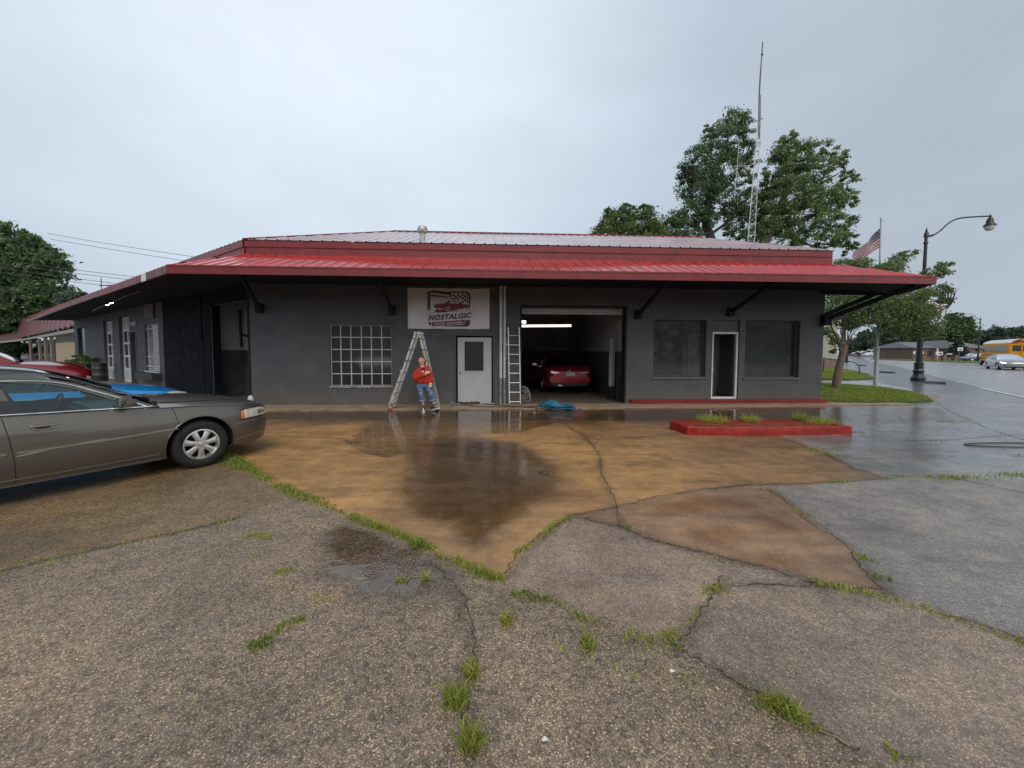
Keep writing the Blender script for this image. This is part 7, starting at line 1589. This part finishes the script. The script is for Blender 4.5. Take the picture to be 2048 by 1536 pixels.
# strips of grass growing in the cracks: (photo line, blades per metre, half width, height, tint)
strips = [([(445,905),(470,925),(500,940)],900,.12,.10,.35), ([(470,918),(500,938),(560,975),(610,995),(655,1010)],650,.09,.08,.40), ([(655,1012),(690,1028)],700,.05,.06,.2), ([(700,1032),(740,1050),(780,1062),(830,1085),(870,1100)],520,.05,.09,.45), ([(870,1108),(900,1120)],250,.03,.05,.5),
  ([(910,1120),(950,1140),(985,1155),(1010,1160)],650,.05,.09,.45), ([(1020,1185),(1050,1190),(1085,1198),(1125,1210)],520,.05,.045,.15), ([(1140,1225),(1180,1240),(1225,1255)],420,.05,.08,.5), ([(1250,1275),(1290,1285),(1330,1290),(1355,1270)],520,.07,.08,.5), ([(1350,1262),(1385,1240),(1400,1215)],200,.02,.05,.55),
  ([(1395,1190),(1430,1180),(1450,1172)],420,.07,.05,.65), ([(1405,1110),(1435,1125),(1460,1140)],420,.09,.05,.75), ([(1030,1110),(1060,1090),(1085,1072),(1110,1050),(1145,1032)],380,.04,.07,.5), ([(1300,1078),(1360,1090)],80,.02,.04,.5), ([(1245,1052),(1270,1058)],420,.03,.06,.45),
  ([(1620,1162),(1700,1180),(1770,1195),(1830,1215),(1870,1222)],380,.05,.05,.6), ([(1870,1222),(1930,1245),(2048,1285),(2200,1330)],300,.06,.05,.45), ([(1745,1150),(1790,1165)],500,.05,.05,.15), ([(1710,1105),(1750,1130)],260,.05,.05,.55), ([(1520,978),(1550,985)],420,.05,.07,.3), ([(1560,995),(1600,1025),(1612,1035)],160,.04,.05,.5),
  ([(1660,966),(1700,960)],160,.06,.06,.35), ([(1775,953),(1840,955),(1930,955),(2048,950),(2200,948)],200,.10,.07,.45), ([(1610,895),(1640,903),(1672,913)],300,.10,.06,.5), ([(1700,925),(1750,943)],80,.05,.05,.5), ([(1690,862),(1730,866)],120,.1,.06,.3), ([(1800,878),(1850,880),(1900,882)],90,.08,.06,.3), ([(1870,843),(1930,842)],120,.08,.07,.4), ([(2010,908),(2048,914)],160,.1,.06,.4), ([(1995,864),(2020,868)],100,.08,.06,.3),
  ([(0,1140),(60,1128),(130,1115),(180,1102)],260,.14,.03,.6), ([(180,1100),(260,1083),(330,1068),(380,1060)],200,.05,.03,.6), ([(430,1045),(465,1040)],500,.06,.05,.75), ([(380,1035),(520,1010)],40,.25,.03,.8),
  ([(480,1075),(510,1068),(540,1080)],420,.05,.035,.75), ([(545,1145),(590,1140)],320,.04,.045,.6), ([(500,1120),(520,1110)],100,.05,.03,.5), ([(500,1300),(545,1275)],900,.05,.045,.18), ([(545,1268),(580,1245),(610,1238)],700,.045,.045,.35), ([(620,1190),(680,1200)],260,.04,.03,.9), ([(790,1160),(815,1163)],420,.03,.05,.7), ([(560,1165),(590,1180)],80,.05,.03,.6),
  ([(1510,1405),(1560,1420),(1630,1450)],420,.06,.06,.5), ([(1590,1440),(1650,1465)],200,.1,.04,.4), ([(1770,1500),(1830,1525)],260,.05,.05,.4), ([(1480,1380),(1520,1400)],160,.06,.04,.4), ([(1310,1345),(1380,1365),(1410,1385)],110,.08,.035,.6), ([(930,1185),(945,1240),(960,1260)],120,.05,.035,.7), ([(1110,1300),(1170,1310),(1190,1320)],200,.08,.04,.65), ([(1200,1335),(1250,1340),(1300,1330)],60,.1,.035,.6), ([(610,1200),(700,1240)],30,.1,.03,.8), ([(925,1340),(950,1325)],420,.04,.05,.6)]
B, H, T = [], [], []
for line, dens, hw, h, t in strips:
    q = [G(*p) for p in line]; L_ = [(b-a).length for a, b in zip(q, q[1:])]
    for a, b, l in zip(q, q[1:], L_):
        n = max(3, int(dens*l*1.7)); u = rg.random(n); pt = np.array(a)[None]*(1-u[:, None])+np.array(b)[None]*u[:, None]; nn = np.array([-(b-a).y, (b-a).x, 0])/max(l, 1e-6)
        clump = np.clip(-.2+1.7*vnoise(pt[:, :2], 5, 5), .06, 1); keep = rg.random(n) < clump; w = rg.normal(size=n)*hw*.55; pt = pt+nn*w[:, None]; sc = np.exp(-(w/hw)**2)
        pt = pt[keep]; B.append(pt); H.append((h*.56*rg.uniform(.3, 1.35, n)*(.5+.6*sc))[keep]); T.append((t+.1+rg.normal(size=n)*.25)[keep])
B = np.concatenate(B); B[:, 2] = 0; H = np.concatenate(H); T = np.concatenate(T); print('crack blades', len(B))
tag(blades('crack_grass', B, H, T, lean=.9), 'grass and weeds growing in strips along the pavement cracks', 'grass', kind='stuff')
# stray dead stems and litter
def tuft(px, py, n, r, h, t, label, group='single grass tufts in the foreground', z=0.0, name='grass_tuft', lean=1.1):
    c = G(px, py, z); n = int(n*.6) if z == 0 else n; root = thing(name, c, 0, label, 'grass tuft', group); a = rg.uniform(0, 2*np.pi, n); rr_ = r*np.sqrt(rg.random(n))*.5
    b = np.stack([np.cos(a)*rr_, np.sin(a)*rr_, np.zeros(n)], 1); o = blades('blades', b, h*.8*rg.uniform(.45, 1.3, n), t+rg.normal(size=n)*.2, root, lean=lean, width=.0038); return root
for a in [(835, 1092, 260, .10, .12, .5, 'largest bright tuft at the lower edge of the rusty slab'), (850, 1160, 90, .04, .09, .85, 'yellow upright tuft standing in the small puddle'), (1012, 1245, 130, .06, .10, .7, 'spiky yellow-green tuft alone on the pebbly paving'), (910, 1405, 260, .10, .12, .45, 'wide tuft in the row running down the bottom middle'), (942, 1350, 150, .07, .09, .6, 'upper yellowish tuft of the row down the bottom middle'),
          (940, 1490, 260, .09, .10, .5, 'lowest tuft of the row near the bottom edge'), (1175, 1290, 180, .08, .09, .55, 'bushy tuft below the crack right of centre'), (1575, 1425, 220, .10, .10, .5, 'tuft in the dark seam at the lower right'), (1545, 1410, 140, .07, .08, .7, 'small yellow tuft just left of the one in the lower right seam'), (870, 1035, 0, 0, 0, 0, '')]:
    if a[2]: tuft(*a)
isz = .15
for a in [(1425, 842, 420, .6, .24, .8, 'pale drooping weeds at the left end of the red island'), (1500, 842, 240, .35, .24, .8, 'small pale weeds at the middle of the red island'), (1600, 840, 200, .22, .28, .6, 'green upright weed near the right of the red island'), (1640, 845, 420, .6, .20, .65, 'low grass patch at the right end of the red island')]: tuft(*a, group='weeds on the red island', z=isz, name='weed_tuft', lean=1.4)
# lawns
def lawn_blades(px, n, z, h=.06, w=.012, nm='lawn_grass', lab=''):
    P = poly_g(px); lo, hi = P.min(0), P.max(0); q = rg.uniform(lo, hi, (n*6, 2)); q = q[sdf(q, P) < -.02]; q = q[:n]
    b = np.concatenate([q, np.full((len(q), 1), z)], 1); t = .35+.6*(fbm(q, .5, 61)-.4)+rg.normal(size=len(q))*.15; tag(blades(nm, b, h*rg.uniform(.5, 1.3, len(q)), t, width=w), lab, 'grass', kind='stuff')
lawn_blades(lawns[0], 26000, .055, .07, .014, lab='mown grass around the small tree and flagpole'); lawn_blades(lawns[1], 14000, .055, .08, .02, lab='mown grass strip beyond the wet path'); lawn_blades(lawns[2], 16000, .055, .10, .05, lab='rough grass verge across the road')
# litter on the paving
for px, py, lab in ((1090, 1482, 'small white scrap on the pebbly paving near the bottom'), (1345, 1345, 'tiny white scrap right of the grass in the middle')):
    c = G(px, py); t = thing('litter_scrap', c, 0, lab, 'litter'); k = MB(); k.add([(-.012, -.006, .004), (.01, -.008, .012), (.014, .006, .006), (-.002, .01, .014), (-.013, .007, .004)], [(0, 1, 2, 3, 4)]); k.build('scrap', mat('white_scrap', (.7, .7, .7), .5), t)
k = MB(); rl = random.Random(9)
for px, py in [(640, 1215), (730, 1300), (710, 1160), (870, 1215), (1060, 1340), (645, 1320), (1110, 1440), (1180, 1480), (600, 1370), (990, 1300), (1340, 1500), (1700, 1495), (1250, 1420), (690, 1390), (530, 1320), (820, 1390), (1420, 1510), (760, 1190)]:
    c = G(px, py)+Vector((0, 0, .006)); a = rl.uniform(0, 6.28); l = rl.uniform(.04, .12); u = Vector((math.cos(a), math.sin(a), 0)); k.tube([c, c+u*l*.5+Vector((.01, 0, .004)), c+u*l], .0012, 4)
tag(k.build('dead_stems', mat('straw', (.45, .38, .22), .7, var=.2)), 'scattered dead grass stems lying on the paving', 'grass', kind='stuff')
# ------------------------------------------------------------------ the woman in the red hoodie
def fused(mb, name, m, parent, voxel=.01, smooth=4, world=False):
    """closed overlapping volumes fused into one continuous skin"""
    o = mb.build(name, m, parent, world=world); r = o.modifiers.new('r', 'REMESH'); r.mode = 'VOXEL'; r.voxel_size = voxel
    s = o.modifiers.new('s', 'SMOOTH'); s.factor = .5; s.iterations = smooth
    dg = bpy.context.evaluated_depsgraph_get(); dg.update(); me = bpy.data.meshes.new_from_object(o.evaluated_get(dg)); o.modifiers.clear(); old = o.data; o.data = me; bpy.data.meshes.remove(old); me.name = name
    me.materials.clear(); me.materials.append(m); me.shade_smooth(); return o
def loft(mb, rings, n=20):
    """rings: (cx, cy, z, rx, ry) closed at both ends"""
    vs = []; fs = []
    for cx, cy, z, rx, ry in rings:
        for k in range(n): a = 2*math.pi*k/n; vs.append((cx+rx*math.cos(a), cy+ry*math.sin(a), z))
    m = len(rings)
    for i in range(m-1):
        for k in range(n): fs.append((i*n+k, i*n+(k+1) % n, (i+1)*n+(k+1) % n, (i+1)*n+k))
    fs.append(list(range(n))[::-1]); fs.append([(m-1)*n+k for k in range(n)]); mb.add(vs, fs)
def person():
    base = G(850, 822.5); Y = base.y; root = thing('person', base, 0, 'woman in red zip hoodie, ripped cropped jeans and canvas shoes leaning by the folding ladder', 'person')
    def q(px, py, y=0.0):
        p = atY(px, py, Y); return Vector((p.x-base.x, y, p.z))
    SK = mat('skin', (.62, .38, .29), .5, var=.08, scale=12); RED = mat('red_hoodie_cloth', (.38, .028, .014), .85, var=.2, scale=7, bump=.5, bscale=22); JN = mat('blue_denim', (.08, .15, .30), .85, var=.45, scale=9, bump=.3, bscale=60, tint=(.15, .23, .38))
    HAIR = mat('auburn_hair', (.10, .04, .022), .5, var=.3, scale=30, stretch=(1, 1, .3)); head = q(843.5, 720.5, -.03)
    # joints
    shR, elR, haR = q(833, 741, .0), q(832.5, 757, -.06), q(861, 743, -.20)      # her right arm folds across
    wrR = q(854, 748, -.20)
    shL, elL, wrL, haL = q(857, 741, .0), q(862, 754, -.03), q(861, 764, -.09), q(862, 769, -.11)
    hipR, knR, anR = q(841.5, 766, 0), q(843.5, 787, -.05), q(846.5, 810, .0)
    hipL, knL, anL = q(855.5, 766, 0), q(862, 787, -.03), q(867, 808, .03)
    b = MB(); w = .0
    b.tube([head+Vector((0, 0, -.06)), q(845, 736, 0)], [.055, .062], 14)
    hz = head.z
    loft(b, [(head.x+.005, head.y-.015, hz-.118, .028, .028), (head.x+.003, head.y-.012, hz-.10, .050, .055), (head.x, head.y-.004, hz-.06, .068, .078), (head.x, head.y, hz-.01, .076, .092), (head.x, head.y+.004, hz+.04, .077, .095), (head.x, head.y+.008, hz+.08, .066, .082), (head.x, head.y+.01, hz+.108, .042, .054), (head.x, head.y+.01, hz+.118, .015, .02)])
    b.tube([head+Vector((.014, -.088, .015)), head+Vector((.018, -.108, -.022)), head+Vector((.016, -.090, -.034))], [.008, .014, .010], 8)      # nose
    for s in (-1, 1): b.tube([head+Vector((s*.074, .0, .012)), head+Vector((s*.084, .008, -.01)), head+Vector((s*.076, .0, -.03))], [.011, .014, .008], 8)
    loft(b, [(q(846, 740).x, 0, q(846, 745).z, .10, .07), (q(846, 740).x, 0, q(846, 738).z, .08, .06)])
    loft(b, [(hipR.x+.10, .0, hipR.z-.02, .17, .12), (q(847, 750).x, 0, q(847, 750).z, .17, .12), (q(846, 740).x, 0, q(846, 741).z, .15, .09)])
    for a, c, d in ((shR, elR, wrR), (shL, elL, wrL)): b.tube([a, c, d], [.05, .04, .026], 12)
    for a, c, d in ((hipR, knR, anR), (hipL, knL, anL)): b.tube(catmull([a, c, c.lerp(d, .4)+Vector((0, .02, 0)), d], 3), [.09, .08, .075, .065, .062, .06, .056, .046, .036, .034], 12)
    def hand(wr, tipd, side, curl, flip=1):
        d = tipd.normalized(); s = d.cross(Vector((0, -1, 0)).cross(d)).normalized() if False else d.cross(side).normalized(); n_ = side.normalized(); palm = wr+d*.045
        b.tube([wr-d*.02, wr+d*.02, palm, wr+d*.085], [.026, .032, .037, .030], 10)
        for i, L_ in enumerate((.068, .078, .074, .058)):
            r0 = wr+d*.075+s*(-.030+.020*i); r1 = r0+d*L_*.5+n_*curl*.3*L_; r2 = r1+d*L_*.38*(1-curl*.5)+n_*curl*.7*L_; b.tube([r0-d*.02, r0, r1, r2], [.010, .0098, .009, .0075], 8)
        t0 = wr+d*.02-s*.028*flip; b.tube([t0, t0+d*.03-s*.028*flip+n_*.01, t0+d*.062-s*.030*flip+n_*.02], [.013, .011, .009], 8)
    hand(wrR, (haR-wrR), Vector((0, 1, 0)), .8, -1); hand(wrL, (haL-wrL), Vector((0, -1, .0)), .35, 1)
    body = fused(b, 'body', SK, root, .007, 3)
    # face
    k = MB()
    for s in (-1, 1): k.lathe([(.0, .0), (.010, .002), (.0, .009)], 10, head+Vector((s*.028+.006, -.084, .018)), Matrix.Rotation(R(90), 3, 'X'))
    k.build('eyes', mat('eye_dark', (.03, .025, .02), .3), body)
    k = MB(); k.tube([head+Vector((-.014, -.083, -.058)), head+Vector((.008, -.090, -.063)), head+Vector((.030, -.083, -.056))], [.002, .006, .002], 6); k.build('lips', mat('lips', (.35, .09, .08), .5), body)
    k = MB()
    for s in (-1, 1): k.tube([head+Vector((s*.045+.004, -.080, .036)), head+Vector((s*.016+.004, -.092, .040))], .003, 5)
    k.build('eyebrows', HAIR, body)
    # hair pulled back with side strands
    h = MB(); loft(h, [(head.x-.004, head.y+.03, hz-.03, .080, .078), (head.x-.003, head.y+.024, hz+.02, .087, .092), (head.x-.002, head.y+.014, hz+.062, .084, .098), (head.x, head.y+.010, hz+.098, .066, .082), (head.x, head.y+.010, hz+.124, .036, .048), (head.x, head.y+.01, hz+.133, .01, .01)])
    h.tube([head+Vector((-.07, .03, .02)), head+Vector((-.088, .02, -.05)), head+Vector((-.082, .0, -.12))], [.03, .026, .012], 8); h.tube([head+Vector((.07, .03, .02)), head+Vector((.078, .03, -.03))], [.025, .012], 8); h.tube([head+Vector((0, .09, .02)), head+Vector((-.02, .12, -.06)), head+Vector((-.03, .10, -.14))], [.04, .035, .015], 8)
    fused(h, 'hair', HAIR, body, .008, 3)
    # hoodie
    c = MB(); zt, zb_ = q(846, 736).z, q(848, 767).z; cx = q(846.5, 750).x
    loft(c, [(cx+.03, .0, zb_, .225, .165), (cx+.03, -.005, zb_+.05, .245, .18), (cx+.02, -.01, zb_+.14, .24, .185), (cx+.01, -.01, zb_+.24, .225, .175), (cx, 0, zt-.10, .215, .15), (cx, .005, zt-.03, .18, .12), (cx-.005, .01, zt+.012, .11, .095), (cx-.01, .015, zt+.025, .08, .08)], 28)
    c.tube(catmull([shR+Vector((.02, 0, .0)), elR, wrR.lerp(elR, .5)+Vector((0, -.02, 0)), wrR], 4), [.085, .088, .09, .086, .080, .078, .075, .072, .068, .064, .058, .054, .05], 14)
    c.tube(catmull([shL+Vector((-.02, 0, .0)), elL, wrL], 5), [.085, .085, .084, .080, .076, .072, .068, .063, .058, .052, .048], 14)
    c.tube([Vector((cx-.13, .03, zt+.0)), Vector((cx-.10, .09, zt+.02)), Vector((cx, .12, zt+.03)), Vector((cx+.10, .09, zt+.02)), Vector((cx+.12, .03, zt+.0))], [.03, .05, .055, .05, .03], 10)
    hd = fused(c, 'hoodie', RED, body, .009, 3)
    k = MB(); yv = -.20; k.add([Vector((cx-.035, -.118, zt+.0)), Vector((cx+.075, -.118, zt+.0)), Vector((cx+.03, -.176, zt-.15))], [(0, 2, 1)]); k.add([Vector((cx-.035, -.118, zt+.0)), Vector((cx+.075, -.118, zt+.0)), Vector((cx+.02, -.07, zt+.03))], [(0, 1, 2)]); ts = k.build('black_tshirt', mat('black_cotton', (.015, .014, .016), .8), hd)
    k = MB(); k.add([Vector((cx+.005, -.170, zt-.06)), Vector((cx+.05, -.165, zt-.055)), Vector((cx+.045, -.180, zt-.105)), Vector((cx+.03, -.186, zt-.125)), Vector((cx+.012, -.180, zt-.10))], [(0, 4, 3, 2, 1)]); k.build('shirt_print', mat('print_cream', (.6, .55, .5), .7), ts)
    k = MB(); k.tube([Vector((cx+.035, -.185, zt-.15)), Vector((cx+.045, -.205, zb_+.16)), Vector((cx+.04, -.20, zb_+.02))], .005, 5); k.build('zip', mat('dark_zip', (.10, .012, .01), .6), hd)
    # jeans
    j = MB(); loft(j, [(cx+.03, .0, zb_-.10, .19, .15), (cx+.03, 0, zb_-.02, .205, .16), (cx+.03, 0, zb_+.06, .20, .15)])
    zc_ = q(845, 797).z
    for a, kn, an in ((hipR, knR, anR), (hipL, knL, anL)):
        cu = kn.lerp(an, .55); j.tube(catmull([a, a.lerp(kn, .5)+Vector((0, -.01, 0)), kn, cu], 4), [.115, .118, .116, .110, .105, .100, .094, .088, .085, .083, .082, .082, .082], 16)
    jn = fused(j, 'jeans', JN, body, .009, 3)
    for kn, an in ((knR, anR), (knL, anL)):
        a_, b_ = kn.lerp(an, .50), kn.lerp(an, .60); k = MB(); k.tube([a_, b_], [.083, .086], 16); k.build('rolled_cuff', mat('denim_pale', (.24, .32, .42), .85, var=.2, bump=.3), jn, smooth=60)
        k = MB(); p = kn+Vector((.005, -.096, .03)); k.add([p+Vector((-.03, .01, .02)), p+Vector((.03, .01, .035)), p+Vector((.035, .008, .01)), p+Vector((-.025, .008, -.01))], [(0, 3, 2, 1)]); k.add([p+Vector((-.02, .01, -.04)), p+Vector((.025, .01, -.03)), p+Vector((.02, .01, -.05)), p+Vector((-.025, .012, -.06))], [(0, 3, 2, 1)]); k.build('knee_rip', mat('rip_white', (.42, .42, .44), .8), jn)
    # shoes
    def shoe(an, d, pitch):
        d = d.normalized(); s = Vector((-d.y, d.x, 0)).normalized(); up = s.cross(d)*-1 if s.cross(d).z < 0 else s.cross(d); heel = an-up*0.0
        def P(l, w_, z): return heel+d*l+s*w_+up*z
        z0 = 0.0; k = MB(); rows = []
        for l, hw, ht in ((-.06, .028, .075), (-.045, .036, .10), (0, .040, .105), (.05, .040, .075), (.10, .044, .056), (.14, .042, .045), (.17, .030, .034), (.185, .012, .022)):
            rows.append([P(l, -hw, .018), P(l, -hw*.95, .018+(ht-.018)*.55), P(l, -hw*.5, ht), P(l, hw*.5, ht), P(l, hw*.95, .018+(ht-.018)*.55), P(l, hw, .018)])
        k.grid(rows); k.add(rows[0], [list(range(6))[::-1]]); u = k.build('shoe', mat('shoe_black', (.02, .02, .028), .7), body, smooth=50)
        k = MB(); r2 = []
        for l, hw in ((-.066, .026), (-.05, .040), (0, .044), (.05, .044), (.10, .048), (.15, .045), (.18, .032), (.196, .012)): r2.append([P(l, -hw, 0), P(l, -hw, .024), P(l, hw, .024), P(l, hw, 0), P(l, -hw, 0)])
        k.grid(r2); k.add(r2[0][:4], [(0, 1, 2, 3)]); k.add(r2[-1][:4], [(3, 2, 1, 0)]); k.build('white_sole', mat('sole_white', (.65, .65, .65), .6), u, smooth=40)
        k = MB(); k.grid([[P(.13, -.034, .052), P(.13, .034, .052)], [P(.165, -.028, .040), P(.165, .028, .040)], [P(.19, -.010, .026), P(.19, .010, .026)]]); k.grid([[P(.03, -.014, .092), P(.03, .014, .092)], [P(.07, -.014, .072), P(.07, .014, .072)], [P(.11, -.014, .060), P(.11, .014, .060)]]); k.build('laces', MATS['sole_white'], u)
    a1 = Vector((anR.x, anR.y, .0)); shoe(a1, Vector((.25, -1, 0)), 0)
    a2 = Vector((anL.x, anL.y, .03)); shoe(a2, Vector((.93, -.35, .28)), 0)
person()
